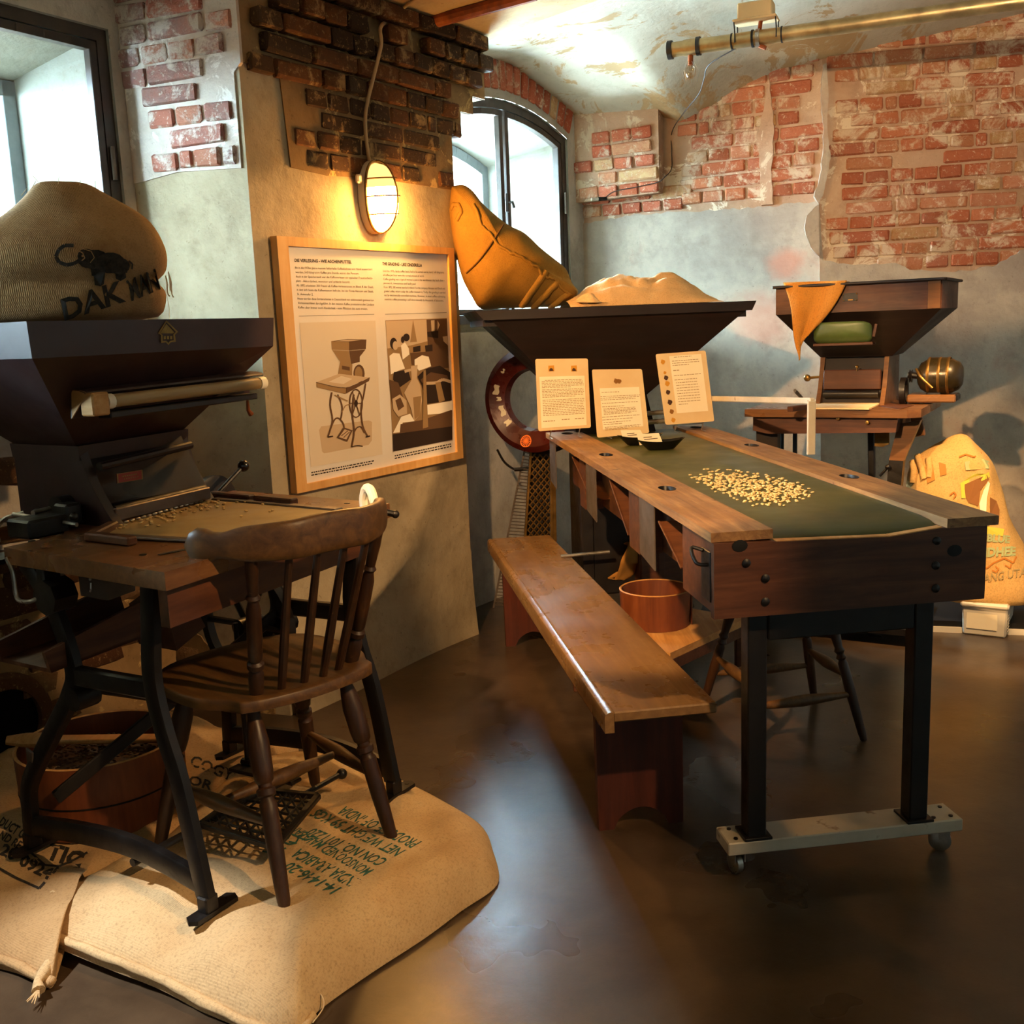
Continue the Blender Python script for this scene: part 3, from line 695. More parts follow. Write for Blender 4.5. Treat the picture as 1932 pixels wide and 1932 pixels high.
# ================================================================== text and prints
_tc = {}
def TXT(s, bold=0.0):
    """2D triangles of a line of text, baseline at 0, scaled to unit width; returns verts, faces, height of a capital"""
    key = (s, bold)
    if key in _tc: return _tc[key]
    cu = bpy.data.curves.new('t', 'FONT'); cu.body = s; cu.offset = bold; cu.resolution_u = 2
    ob = bpy.data.objects.new('t', cu); me = bpy.data.meshes.new_from_object(ob)
    vs = [(v_.co.x, v_.co.y) for v_ in me.vertices]; fs = [tuple(p.vertices) for p in me.polygons]
    x0 = min(a for a, b in vs); x1 = max(a for a, b in vs)
    out = ([((a-x0)/(x1-x0), b) for a, b in vs], fs, x1-x0)
    bpy.data.objects.remove(ob); bpy.data.curves.remove(cu); bpy.data.meshes.remove(me)
    _tc[key] = out; return out
class Decal:
    """flat print laid on the surface of a mesh object along the lines of sight of a point list"""
    def __init__(s, obj, off=.0022):
        me = obj.data; M = obj.matrix_basis
        par = obj.parent
        while par is not None: M = par.matrix_basis @ M; par = par.parent
        s.b = BVHTree.FromPolygons([M @ v_.co for v_ in me.vertices], [tuple(p.vertices) for p in me.polygons]); s.off = off; s.mb = MB()
        s.Mi = M.inverted()
    def pt(s, x, y):
        d = ray(x, y).normalized(); h = s.b.ray_cast(EYE, d)
        return None if h[0] is None else h[0] - d*s.off
    def text(s, st, p0, p1, hgt, up, bold=0.0, bend=0.):
        vs, fs, w_ = TXT(st, bold); pts = []
        for a, b in vs:
            hh = b/.69*hgt; k = bend*4*a*(1-a)
            pts.append(s.pt(p0[0]+(p1[0]-p0[0])*a+up[0]*(hh+k), p0[1]+(p1[1]-p0[1])*a+up[1]*(hh+k)))
        ok = [f for f in fs if all(pts[i] is not None for i in f)]
        s.mb.add([p if p is not None else (0, 0, 0) for p in pts], ok)
    def poly(s, px, sub=0):
        pts = [s.pt(x, y) for x, y in px]
        if all(p is not None for p in pts): s.mb.add(pts, [tuple(range(len(pts)))])
    def stroke(s, px, wd):
        for (x0, y0), (x1, y1) in zip(px[:-1], px[1:]):
            L0 = math.hypot(x1-x0, y1-y0) or 1; nx, ny = -(y1-y0)/L0*wd/2, (x1-x0)/L0*wd/2
            k = max(1, int(L0/12))
            for i in range(k):
                a, b = i/k, (i+1)/k
                s.poly([(x0+(x1-x0)*a+nx, y0+(y1-y0)*a+ny), (x0+(x1-x0)*b+nx, y0+(y1-y0)*b+ny), (x0+(x1-x0)*b-nx, y0+(y1-y0)*b-ny), (x0+(x1-x0)*a-nx, y0+(y1-y0)*a-ny)])
    def disc(s, x, y, rx, ry, rot=0):
        pr = []
        for k in range(14):
            a = 2*math.pi*k/14; u, v_ = rx*math.cos(a), ry*math.sin(a); pr.append((x+u*math.cos(rot)-v_*math.sin(rot), y+u*math.sin(rot)+v_*math.cos(rot)))
        s.poly(pr)
    def build(s, name, mat, parent):
        used = sorted({i for f in s.mb.f for i in f}); rm = {o: i for i, o in enumerate(used)}
        s.mb.v = [tuple(s.Mi @ V(s.mb.v[o])) for o in used]; s.mb.f = [tuple(rm[i] for i in f) for f in s.mb.f]
        me = bpy.data.meshes.new(name); me.from_pydata(s.mb.v, [], s.mb.f); me.materials.append(mat)
        o = bpy.data.objects.new(name, me); C.objects.link(o); o.parent = parent; return o

class Fr:
    """local frame of a thing: origin on the floor, x at angle ang"""
    def __init__(s, o, ang):
        a = math.radians(ang); s.ang = a; s.o = V((o[0], o[1], 0)); s.x = V((math.cos(a), math.sin(a), 0)); s.y = V((-math.sin(a), math.cos(a), 0))
    def loc(s, X): X = X-s.o; return V((X.dot(s.x), X.dot(s.y), X.z))
    def yp(s, px, py, v): return s.loc(PL(px, py, s.o+s.y*v, s.y))
    def xp(s, px, py, v): return s.loc(PL(px, py, s.o+s.x*v, s.x))
    def zp(s, px, py, z): return s.loc(Z(px, py, z))
    def w(s, a, b, z): return s.o + s.x*a + s.y*b + UPz*z
def frust(mb, lo, hi, z0, z1):
    """four-sided tapered shell between two quads"""
    n = len(lo); vs = [V((*p, z0)) for p in lo]+[V((*p, z1)) for p in hi]
    return mb.add(vs, [(i, (i+1) % n, n+(i+1) % n, n+i) for i in range(n)])

# ================================================================== sorting machine on the treadle stand (left)
f1 = Fr((-.758, 2.214), 58)
m1 = thing('sorting_machine', 'maroon coffee sorting machine with big hopper on black treadle stand, nearest on the left', 'machine', f1.o, f1.ang, None)
ZT = .98; th = .042
mb = MB()
mb.prism([(0, 0, ZT-th), (.90, .09, ZT-th), (.93, .72, ZT-th), (.27, .72, ZT-th), (.2, .63, ZT-th), (.03, .63, ZT-th)], (0, 0, th))
mb.prism([(.27, .721, ZT-th), (.93, .721, ZT-th), (.95, 1.06, ZT-th), (.27, 1.06, ZT-th)], (0, 0, th))
top1 = mb.build('table_top', m_table, m1, 30)
mb = MB(); mb.box((.13, .99, ZT-th/2), (.26, .16, th), .004); mb.build('rear_shelf', m_table, m1)
mb = MB(); mb.prism([(-.02, .6305, ZT-th), (.2, .6305, ZT-th), (.262, .72, ZT-th), (-.02, .72, ZT-th)], (0, 0, .012)); mb.build('linkage_shelf', m_iron, m1, 0)
mb = MB(); mb.prism([(.03, .035, .842), (.86, .125, .842), (.86, .155, .842), (.03, .065, .842)], (0, 0, .096)); mb.build('front_apron', m_table_red, m1, 0)
mb = MB(); mb.prism([(.08, .07, .85), (.86, .16, .85), (.86, .62, .85), (.30, .62, .85), (.30, .20, .85)], (0, 0, .08)); mb.build('under_frame', m_table_red, m1, 0)
# slot and screw in the top
mb = MB(); a = f1.zp(300, 1047, ZT+.001); b = f1.zp(385, 1030, ZT+.001); d_ = (b-a).normalized(); q = V((-d_.y, d_.x, 0))
mb.prism([a-q*.004, b-q*.010, b+q*.010, a+q*.006], (0, 0, .0012)); mb.build('slot', m_rubber, top1, 0)
for (x, y) in [(270, 1047), (655, 950), (60, 1021)]:
    mb = MB(); p = f1.zp(x, y, ZT); mb.lathe([(.009, p.z-.002), (.009, p.z+.002), (.0001, p.z+.003)], 10, Matrix.Translation((p.x, p.y, 0))); mb.build('screw', m_iron, top1)
# L-shaped wooden stops, tray and beans
def stop(pts, hgt=.022, wd=.03):
    mb = MB()
    for a, b in zip(pts[:-1], pts[1:]): mb.bar(V((*a, ZT+hgt/2+.001)), V((*b, ZT+hgt/2+.001)), wd, hgt, UPz, .004)
    return mb.build('wooden_stop', m_table_red, m1)
stop([(.172, .315), (.172, .487)]); stop([(.175, .478), (.305, .56)])
stop([(.785, .705), (.775, .52)]); stop([(.772, .50), (.765, .335)])
mb = MB(); mb.prism([(.225, .47, ZT+.001), (.30, .07, ZT+.001), (.72, .12, ZT+.001), (.745, .67, ZT+.001), (.32, .6, ZT+.001)], (0, 0, .004)); mb.build('tray', pm('tan_tray_sheet', [(.3, '#8c7448'), (.7, '#a58a58')], 5, .55, 0, .08), m1, 0)
mb = MB(); mb.bar((.215, .475, ZT+.006), (.285, .06, ZT+.006), .03, .008); mb.build('tray_edge', m_tin, m1)
mb = MB(); mb.bar((.755, .66, ZT+.006), (.735, .14, ZT+.006), .035, .008); mb.build('tray_edge', m_tin, m1)
# machine body
BL_, BR_ = .318, .756
def bodyb(a, z):   # front of the side cheeks, sloping back to the top
    t_ = (z-ZT)/(1.195-ZT); k = (a-BL_)/(BR_-BL_); return (.565+.10*k)*(1-t_)+(.695+.075*k)*t_ + .02*math.sin(math.pi*t_)
mb = MB()
for a, w_ in ((BL_, .028), (BR_-.028, .028)):
    pts = [(a, bodyb(a, ZT+.215*i/8), ZT+.001+.214*i/8) for i in range(9)]+[(a, .99, 1.195), (a, .99, ZT+.001)]
    mb.prism(pts, (w_, 0, 0))
mb.build('side_cheek', m_maroon, m1, 40)
mb = MB(); mb.prism([(BL_+.028, bodyb(BL_, ZT+.05)+.06, ZT+.05), (BL_+.028, .76, 1.19), (BL_+.028, .985, 1.19), (BL_+.028, .985, ZT+.001), (BL_+.028, .68, ZT+.001)], (BR_-BL_-.056, 0, 0)); mb.build('body', m_maroon_dark, m1, 0)
mb = MB()   # rounded door of the front with plate
mb.grid(lambda u, v_: V((BL_+.034+(BR_-BL_-.068)*u, bodyb(BL_, ZT+.055+.1*v_)+.035+.07*u+.022*math.cos(3*(v_-.2))-.02, ZT+.055+.10*v_)), 12, 10)
fl = mb.build('front_flap', m_maroon_dark, m1, 60)
mb = MB(); mb.tube([(BL_+.03, .652, 1.14), (BR_-.03, .715, 1.155)], .012, 10); mb.build('flap_roll', m_maroon_dark, m1)
mb = MB(); mb.tube([(BL_+.03, .61, 1.02), (BR_-.03, .675, 1.02)], .014, 12); mb.build('feed_roller', m_steel_black, m1)
mb = MB(); mb.box((.537, .63, ZT+.03), (.39, .02, .036), .003, Matrix.Rotation(.0, 4, 'X') @ Matrix.Translation((0, 0, 0))); 
pl_ = mb.build('slide_plate', m_tin, m1); pl_.rotation_euler = (0, 0, .14); pl_.location = (.09, -.07, 0)
mb = MB()
for i in range(16):
    a = BL_+.04+.36*i/15; mb.ball((a, .575+.085*i/15, ZT+.010), .008, 8, 6, (1.15, .5, .5))
mb.build('comb_teeth', m_zinc, m1)
# neck flange, hopper, rim
def quad(a0, a1, b0l, b0r, b1): return [(a0, b0l), (a1, b0r), (a1+.0, b1+.03), (a0, b1)]
mb = MB(); n0 = quad(BL_-.004, BR_+.004, .688, .764, .99); frust(mb, n0, quad(BL_-.006, BR_+.006, .684, .76, .994), 1.16, 1.2); mb.build('neck_flange', m_maroon, m1, 0)
r0 = [(.075, .49), (.975, .58), (.985, 1.21), (.07, 1.19)]
mb = MB(); frust(mb, quad(BL_, BR_, .70, .776, .98), r0, 1.198, 1.444); mb.build('hopper', m_maroon, m1, 0)
mb = MB(); frust(mb, r0, [(.068, .485), (.982, .575), (.992, 1.215), (.063, 1.195)], 1.444, 1.532)
ri = [(.082, .50), (.966, .588), (.978, 1.2), (.078, 1.18)]
mb.add([V((*p, 1.532)) for p in [(.068, .485), (.982, .575), (.992, 1.215), (.063, 1.195)]]+[V((*p, 1.532)) for p in ri]+[V((*p, 1.45)) for p in ri], [(i, (i+1) % 4, 4+(i+1) % 4, 4+i) for i in range(4)]+[(4+i, 4+(i+1) % 4, 8+(i+1) % 4, 8+i) for i in range(4)])
mb.add([V((*p, 1.47)) for p in ri], [(0, 1, 2, 3)])
rim1 = mb.build('hopper_rim', m_maroon, m1, 0)
# badge: gold arrow-house transfer
def onrim(x, y, e=.002):
    p = f1.yp(x, y, .53); k = (p.x-.068)/.914; p = f1.yp(x, y, .485+.09*k-e); return p
mb = MB()
def ringpoly(mb, pts, pin, e=.0022):
    a = [onrim(*p, e) for p in pts]; b = [onrim(*p, e) for p in pin]; n = len(a); mb.add(a+b, [(i, (i+1) % n, n+(i+1) % n, n+i) for i in range(n)])
ringpoly(mb, [(314, 604), (336, 626), (330, 632), (332, 645), (322, 646), (318, 651), (313, 646), (304, 647), (304, 632), (298, 629)], [(314, 608), (332, 626), (327, 631), (328, 642), (321, 643), (318, 647), (314, 643), (307, 643), (307, 632), (302, 628)])
mb.add([onrim(*p) for p in [(314, 611), (329, 627), (327, 629), (302, 629)]], [(0, 1, 2, 3)])
for (x0, y0) in [(309, 634), (315, 634), (321, 634)]:
    mb.add([onrim(*p) for p in [(x0, y0), (x0+4, y0), (x0+4, y0+6), (x0, y0+6)]], [(0, 1, 2, 3)])
mb.build('badge', m_gold, rim1, 0)
# name plate
def onflap(x, y): return f1.yp(x, y, .632)
mb = MB(); q = [onflap(*p) for p in [(219, 894), (267, 886), (268, 904), (220, 912)]]; mb.prism(q, (0, -.003, 0)); pn = mb.build('name_plate', m_red_plate, m1, 0)
mb = MB(); e = V((0, -.004, 0))
o_ = [p+e for p in q]; c_ = sum((p for p in o_), V())/4; i_ = [c_+(p-c_)*.92 for p in o_]; mb.add(o_+i_, [(i, (i+1) % 4, 4+(i+1) % 4, 4+i) for i in range(4)])
for k in (0, 1):
    for j in range(7):
        a0 = o_[0].lerp(o_[1], .2+.6*j/7+k*.06); a1 = o_[0].lerp(o_[1], .2+.6*(j+.7)/7+k*.06-k*.02); dn = (o_[3]-o_[0])*(.3+.3*k); hh = (o_[3]-o_[0])*.12
        mb.add([a0+dn, a1+dn, a1+dn+hh, a0+dn+hh], [(0, 1, 2, 3)])
mb.build('plate_print', m_gold, pn, 0)
# strip lamp under the hopper
mb = MB()
A, B = V((.235, .545, 1.335)), V((.90, .60, 1.345)); ax = (B-A).normalized(); fr = V((ax.y, -ax.x, 0))
def lampprof(P): return [P+fr*.022+UPz*.012, P+fr*.018+UPz*.017, P+fr*.0+UPz*.022, P-fr*.03+UPz*.024, P-fr*.04-UPz*.05]
pa, pb = lampprof(A), lampprof(B+ax*.02); n = 5
for i in range(n-1):
    t_ = -UPz*.002 - fr*.003
    mb.add([pa[i], pa[i+1], pb[i+1], pb[i], pa[i]+t_, pa[i+1]+t_, pb[i+1]+t_, pb[i]+t_], [(0, 1, 2, 3), (4, 7, 6, 5), (0, 4, 5, 1), (2, 6, 7, 3), (0, 3, 7, 4), (1, 5, 6, 2)])
lamp1 = mb.build('lamp_shade', m_maroon, m1, 0)
mb = MB(); mb.tube([A+ax*.075-UPz*.012+fr*.03, B-ax*.02-UPz*.012+fr*.03], .018, 14); mb.build('tube_lamp', m_tube, lamp1)
mb = MB(); mb.tube([A+ax*.05-UPz*.012+fr*.03, A+ax*.072-UPz*.012+fr*.03], .020, 14); mb.build('lamp_socket', m_ceramic, lamp1); mb = MB(); mb.tube([B-ax*.018-UPz*.012+fr*.03, B+ax*.008-UPz*.012+fr*.03], .020, 14); mb.build('lamp_socket', m_ceramic, lamp1)
mb = MB(); q = lampprof(A)
mb.prism([q[0], q[1], q[2], q[3], q[4]], ax*.004); mb.box(tuple(A+ax*.025-UPz*.015+fr*.022), (.052, .052, .06), .004); mb.build('lamp_end_plate', m_pale_plank, lamp1, 0)
mb = MB(); mb.bar(A+ax*.06-UPz*.048+fr*.012, B-ax*.03-UPz*.05+fr*.012, .05, .018); mb.build('ballast_channel', m_maroon_dark, lamp1)
mb = MB(); p = B-ax*.06-UPz*.06+fr*.02; mb.tube([p, p-UPz*.03, p-UPz*.045+ax*.012], [.004, .006, .009], 8); mb.build('pull_switch', m_rust, lamp1)
mb = MB(); mb.bar((.78, .66, 1.30), (.78, .60, 1.32), .05, .02); mb.build('lamp_bracket', m_maroon_dark, lamp1); mb = MB(); mb.bar((.36, .64, 1.29), (.36, .57, 1.315), .04, .02); mb.build('lamp_bracket', m_maroon_dark, lamp1)
# lever with ball knob and its sector
mb = MB(); p0 = V((.79, .70, .985)); p1 = f1.yp(459, 879, .70); mb.tube([p0, p1], .0075, 10); lv = mb.build('lever', m_iron, m1)
mb = MB(); mb.ball(tuple(p1), .0195, 20, 14); mb.build('ball_knob', m_bakelite, lv)
mb = MB(); mb.lathe([(.085, -.012), (.085, .012), (.07, .016), (.0001, .016)], 28, Matrix.Translation((.86, .78, .955)) @ Matrix.Rotation(math.pi/2, 4, 'X')); mb.build('lever_sector', m_iron, m1)
# linkage beside the body
mb = MB(); mb.tube([f1.zp(25, 970, 1.02), f1.zp(145, 990, 1.0)], .006, 10); mb.build('linkage_rod', m_zinc, m1); mb = MB(); mb.tube([f1.zp(62, 968, 1.03), f1.zp(118, 953, 1.03)], .007, 10); mb.build('linkage_rod', m_zinc, m1)
mb = MB(); 
for (x, y, rr, z) in [(70, 968, .013, 1.025), (82, 972, .012, 1.015), (130, 965, .014, 1.02), (140, 975, .012, 1.02)]: mb.ball(tuple(f1.zp(x, y, z)), rr, 12, 8)
mb.box((.19, .72, 1.0), (.12, .1, .05), .006); mb.box((.27, .70, 1.02), (.05, .06, .06), .006)
mb.tube([(.27, .75, 1.03), (.31, .75, 1.03)], .035, 16); mb.build('linkage_block', m_iron, m1)
mb = MB(); mb.tube(smooth_path([f1.zp(45, 968, 1.01), f1.zp(8, 980, 1.0), f1.zp(-8, 1000, .99), f1.zp(-4, 1020, .985)], 6), .007, 8); mb.build('bent_pipe', m_zinc, m1)
# cast-iron side frames
def sideframe(a):
    S = lambda pts: [(a, p[0], p[1]) for p in pts]
    mb = MB()
    front = smooth_path(S([(.135, .935), (.148, .825), (.162, .69), (.14, .57), (.10, .44), (.05, .17)]), 5)
    rear = smooth_path(S([(.60, .935), (.515, .84), (.458, .68), (.485, .6), (.565, .50), (.70, .33), (.72, .24), (.725, .17)]), 5)
    for pth in (front, rear):
        mb.sweep(pth, .03, .046, (1, 0, 0))
    mb.bar((a, .455, .66), (a, .17, .668), .028, .05, UPz, .006)
    for p in ((.50, .86), ): mb.tube([(a-.03, p[0], p[1]), (a+.035, p[0], p[1])], .045, 8)
    mb.bar((a, .515, .84), (a, .515, .937), .05, .03, V((0, 1, 0)), .004)
    mb.tube([(a-.02, .45, .60), (a+.045, .45, .60)], .03, 10)
    return mb
for i, a in enumerate((.068, .785)):
    fr_ = sideframe(a).build('side_frame', m_iron, m1, 40)
    mb = MB(); pth = smooth_path([(a, .715, .195), (a, .5, .225), (a, .28, .235), (a, .045, .2)], 6)
    mb.sweep(pth, .026, .055, (1, 0, 0))
    mb.build('lower_rail', m_iron, m1, 40)
    for (b, s) in ((.045, -1), (.728, 1)):
        mb = MB(); mb.bar((a, b, .175), (a, b, .13), .04, .034, V((0, 1, 0)), .004)
        mb.prism([(a-.05+.04*0, b-.02, .125), (a+.075, b-.02, .125), (a+.085, b, .125), (a+.075, b+.02, .125), (a-.05, b+.02, .125), (a-.062, b, .125)], (0, 0, .011)); mb.lathe([(.007, .1345), (.007, .1375), (.0001, .1375)], 10, Matrix.Translation((a+.062, b, 0))); mb.build('foot', m_iron, m1)
# cross members, pitman, treadle
mb = MB(); mb.bar((.068, .455, .64), (.785, .60, .30), .012, .04, V((0, 0, 1))); mb.build('cross_brace', m_iron, m1); mb = MB(); mb.bar((.785, .455, .64), (.068, .60, .30), .012, .04, V((0, 0, 1))); mb.build('cross_brace', m_iron, m1)
mb = MB(); mb.bar((.05, .66, .43), (.09, .74, .2), .03, .006, V((1, 0, 0))); mb.build('flat_strut', m_tin, m1)
mb = MB(); mb.tube([(.06, .3, .195), (.79, .3, .195)], .011, 10); mb.build('treadle_shaft', m_iron, m1)
tr = [f1.zp(x, y, .2) for x, y in [(380, 1555), (470, 1490), (600, 1502), (520, 1598)]]
mb = MB()
for i in range(4): mb.bar(tr[i], tr[(i+1) % 4], .02, .016)
for i in range(1, 7):
    t_ = i/7; mb.bar(tr[0].lerp(tr[3], t_), tr[1].lerp(tr[2], t_), .008, .008); mb.bar(tr[0].lerp(tr[1], t_), tr[3].lerp(tr[2], t_), .008, .008)
    if i < 6: mb.bar(tr[0].lerp(tr[1], t_), tr[0].lerp(tr[3], t_), .007, .007); mb.bar(tr[1].lerp(tr[2], t_), tr[3].lerp(tr[2], t_), .007, .007)
mb.build('treadle', m_iron, m1)
p = f1.zp(467, 1438, .17); q = f1.yp(470, 1330, p.y)
mb = MB(); mb.tube([p, V((p.x, p.y, .62))], .008, 8); mb.tube([p-V((0, .02, 0)), p+V((0, .02, 0))], .012, 8); mb.build('pitman_rod', m_iron, m1)
a_, b_ = f1.zp(440, 1448, .155), f1.zp(560, 1475, .165)
mb = MB(); mb.bar(a_, b_, .045, .012); mb.tube([f1.zp(640, 1462, .19), f1.zp(572, 1500, .19)], .008, 8); mb.ball(tuple(f1.zp(645, 1460, .19)), .016); mb.build('treadle_arm', m_iron, m1)
# flywheel far side and guard box
mb = MB(); Mx = Matrix.Translation((.74, .55, .6)) @ Matrix.Rotation(math.pi/2, 4, 'Y')
mb.lathe([(.165, -.014), (.19, -.014), (.19, .014), (.165, .014)], 40, Mx, True)
for k in range(6):
    a = k*math.pi/3; mb.tube([(.74, .55, .6), (.74, .55+.17*math.cos(a), .6+.17*math.sin(a))], .011, 8)
mb.tube([(.70, .55, .6), (.79, .55, .6)], .026, 12); mb.build('flywheel', m_iron, m1)
# chute below the table and switch box
mb = MB(); P = [f1.yp(x, y, .46) for x, y in [(84, 1232), (310, 1112), (330, 1180), (97, 1270)]]; mb.prism(P, (0, .012, 0)); mb.prism([p+V((0, .20, 0)) for p in P], (0, .012, 0))
mb.add([P[3], P[2], P[2]+V((0, .2, 0)), P[3]+V((0, .2, 0)), P[3]+UPz*.01, P[2]+UPz*.01, P[2]+V((0, .2, .01)), P[3]+V((0, .2, .01))], [(0, 1, 2, 3), (4, 7, 6, 5), (0, 4, 5, 1), (2, 6, 7, 3), (1, 5, 6, 2), (0, 3, 7, 4)])
mb.build('discharge_chute', m_table_red, m1, 0)
mb = MB(); P = [f1.yp(x, y, .5) for x, y in [(315, 1150), (355, 1120), (388, 1182), (333, 1228)]]; mb.prism(P, (0, .16, 0)); mb.build('collecting_box', m_table_red, m1, 0)
mb = MB(); P = [f1.yp(x, y, .42) for x, y in [(147, 1076), (203, 1090), (204, 1133), (152, 1124)]]; mb.prism([P[0]+V((0, 0, .02)), P[1]+V((.0, 0, .02)), P[2], P[3]], (.10, .02, 0)); sw = mb.build('switch_box', m_greypaint, m1, 0)
mb = MB()
for (x, y) in [(166, 1087), (174, 1087), (170, 1093)]: mb.ball(tuple(f1.yp(x, y, .418)), .0035, 8, 6)
mb.tube([f1.yp(171, 1100, .418), f1.yp(171, 1112, .418), f1.yp(170, 1116, .41)], .0025, 6); mb.build('switch_toggle', m_zinc, sw)
mb = MB(); mb.tube(smooth_path([f1.xp(12, 1052, .03), f1.xp(24, 1080, .03), f1.xp(30, 1122, .03), f1.xp(40, 1134, .03), f1.xp(68, 1130, .04), f1.xp(108, 1092, .12), f1.xp(132, 1068, .16)], 6), .0055, 8); mb.build('power_cable', m_zinc, m1)

# ------------------------------------------------------------------ coffee beans on the tray
def beanmesh(name, mat, seg=8):
    mb = MB(); mb.ball((0, 0, .0021), .0052, seg, 5, (1, .72, .42)); me = mb.mesh(name, 60); me.materials.append(mat); return me
bean = beanmesh('coffee_bean', m_bean)
r = random.Random(3)
def put_bean(x, y, z, label, group, sc=1.0):
    o = bpy.data.objects.new('coffee_bean', bean); C.objects.link(o); o.location = (x, y, z)
    o.rotation_euler = (r.uniform(-.2, .2), r.uniform(-.2, .2), r.uniform(0, 6.28)); o.scale = (sc,)*3
    tag(o, label, 'bean', group); return o
LB1 = 'pale green coffee bean lying on the tan tray of the maroon machine'
nb_ = 0; taken = []
while nb_ < 74:
    a = r.uniform(.29, .76); b = .63 - abs(r.gauss(0, .06)) - .03 + (a-.5)*.16
    if b < .2 or (r.random() < .12): b = r.uniform(.3, .5)
    p = f1.w(a, b, ZT+.0052)
    if any((p-q).length < .0115 for q in taken): continue
    taken.append(p); put_bean(p.x, p.y, p.z, LB1, 'coffee beans on the machine tray', 1.25); nb_ += 1
# ================================================================== flat sacks under the machine
def heapsack(outline, top, inner, seed, wr=.022, floor_z=.004, extra=None):
    """filled flat sack from its seam outline (points in the room); swells from the seam to the top height"""
    pts = smooth_path(list(outline)+[outline[0]], 6)[:-1]; n = len(pts)
    c = sum(pts, V())/n; mb = MB(); R = 22
    rows = []
    for j in range(R+1):
        t_ = 1-j/R; row = []
        for i, p in enumerate(pts):
            q = c + (p-c)*t_; q = V((q.x, q.y, 0))
            k = max(0., 1-t_); e = 1-(1-min(1, k/inner))**2.6
            zt = top(q) if callable(top) else top
            wz = noise.noise(V((q.x*5.5, q.y*5.5, seed)))*wr*1.3 + noise.noise(V((q.x*13, q.y*13, seed+4)))*wr*.5
            wz += abs(noise.noise(V((q.x*4+q.y*3, q.y*4-q.x*2, seed+9))))*wr*.9
            q.z = p.z*(1-e) + (zt+wz*min(1, k*9))*e
            if extra: q.z += extra(q)*e
            row.append(q)
        rows.append(row)
    vs = [p for row in rows for p in row]; fs = []
    for j in range(R):
        for i in range(n):
            k = (i+1) % n; fs.append((j*n+i, j*n+k, (j+1)*n+k, (j+1)*n+i))
    # flat belly
    b = len(vs); vs += [V((p.x, p.y, max(floor_z, p.z-.03))) for p in pts]
    q2 = [c+(p-c)*.86 for p in pts]; vs += [V((p.x, p.y, .032)) for p in q2]
    fs += [(i, b+i, b+(i+1) % n, (i+1) % n) for i in range(n)]+[(b+i, b+n+i, b+n+(i+1) % n, b+(i+1) % n) for i in range(n)]; fs.append(tuple(b+n+i for i in range(n))[::-1])
    mb.add(vs, fs); return mb, pts
oA = [(92, 1762, .06), (200, 1806, .055), (300, 1845, .045), (400, 1898, .03), (480, 1935, .02), (560, 1950, .008), (600, 1905, .008), (700, 1835, .006), (800, 1770, .006), (870, 1718, .006), (938, 1668, .006), (930, 1605, .03), (905, 1555, .05), (830, 1508, .075), (760, 1473, .085), (680, 1440, .09), (600, 1418, .09), (520, 1424, .09), (450, 1455, .09), (380, 1515, .09), (300, 1590, .085), (200, 1640, .08), (98, 1692, .075)]
ptsA = [Z(x, y, z) for x, y, z in oA]
mb, edgeA = heapsack(ptsA, .118, .30, 2.)
sackA = mb.build('coffee_sack', m_burlap_pale, None, 80)
tag(sackA, 'flat burlap sack with green stencilled lines, in front under the spindle chair', 'sack')
def hem(sack, pts, i0, i1, rad, mat=m_burlap_pale, name='hem'):
    mb = MB(); seg = pts[i0:i1]; mb.tube([p+V((0, 0, .004*noise.noise(p*20))) for p in seg], [rad*(1+.35*noise.noise(p*16)) for p in seg], 8); return mb.build(name, mat, sack, 60)
hem(sackA, edgeA, 0, 36, .011)
oB = [(-190, 1800, .05), (-60, 1796, .04), (20, 1815, .03), (70, 1842, .02), (96, 1852, .02), (108, 1800, .04), (108, 1740, .06), (130, 1700, .06), (220, 1655, .06), (310, 1605, .06), (400, 1535, .06), (470, 1465, .06), (540, 1425, .06), (560, 1402, .05), (490, 1384, .03), (430, 1384, .03), (370, 1360, .02), (200, 1370, .02), (0, 1425, .02), (-110, 1490, .02)]
ptsB = [Z(x, y, z) for x, y, z in oB]
mb, edgeB = heapsack(ptsB, .105, .3, 5.)
sackB = mb.build('coffee_sack', m_burlap, None, 80); tag(sackB, 'flat burlap sack with black stencil 0924, lying under the round wooden tub', 'sack')
hem(sackB, edgeB, 0, 26, .012, m_burlap)
mb = MB(); e0 = Z(76, 1858, .02); mb.tube([e0+V((0, .06, .02)), e0+V((0, .02, .012)), e0+V((.0, -.01, .014)), e0+V((.01, -.03, .006))], [.012, .016, .010, .016], 8)
for k in range(7): mb.tube([e0+V((.01, -.03, .008)), e0+V((.01+.012*math.cos(k), -.055-.004*k, .005))], [.003, .001], 5)
mb.build('tied_corner', m_burlap_pale, sackB, 60)
mb = MB(); p0 = [Z(x, y, z) for x, y, z in [(100, 1688, .105), (92, 1712, .085), (78, 1740, .075), (74, 1765, .05), (82, 1790, .035)]]
mb.tube(smooth_path(p0, 6), .007, 8)
for k in range(16):
    p = polyat(p0, k/16); mb.tube([p+V((-.012, 0, .002)), p+V((0, 0, .010)), p+V((.012, 0, .002))], .0028, 5)
mb.build('stitched_seam', m_thread, sackB, 60)
mb = MB(); q = Z(585, 1900, .02); mb.tube(smooth_path([q+V((0, .02, 0)), q+V((.018, .03, .01)), q+V((.03, .0, .0)), q+V((.012, -.04, -.01))], 6), .0015, 6); mb.build('loose_thread', m_thread, sackA)
# black plinth that the sacks lie on
mb = MB(); q = [Z(x, y, 0) for x, y in [(-120, 1800), (110, 1850), (400, 1905), (800, 1700), (700, 1480), (430, 1395), (-100, 1470)]]
cq = sum(q, V())/len(q); mb.prism([cq+(p-cq)*.80 for p in q], (0, 0, .031)); pln = mb.build('plinth', m_rubber, None, 0); tag(pln, 'low black plinth hidden beneath the flat burlap sacks', 'plinth')
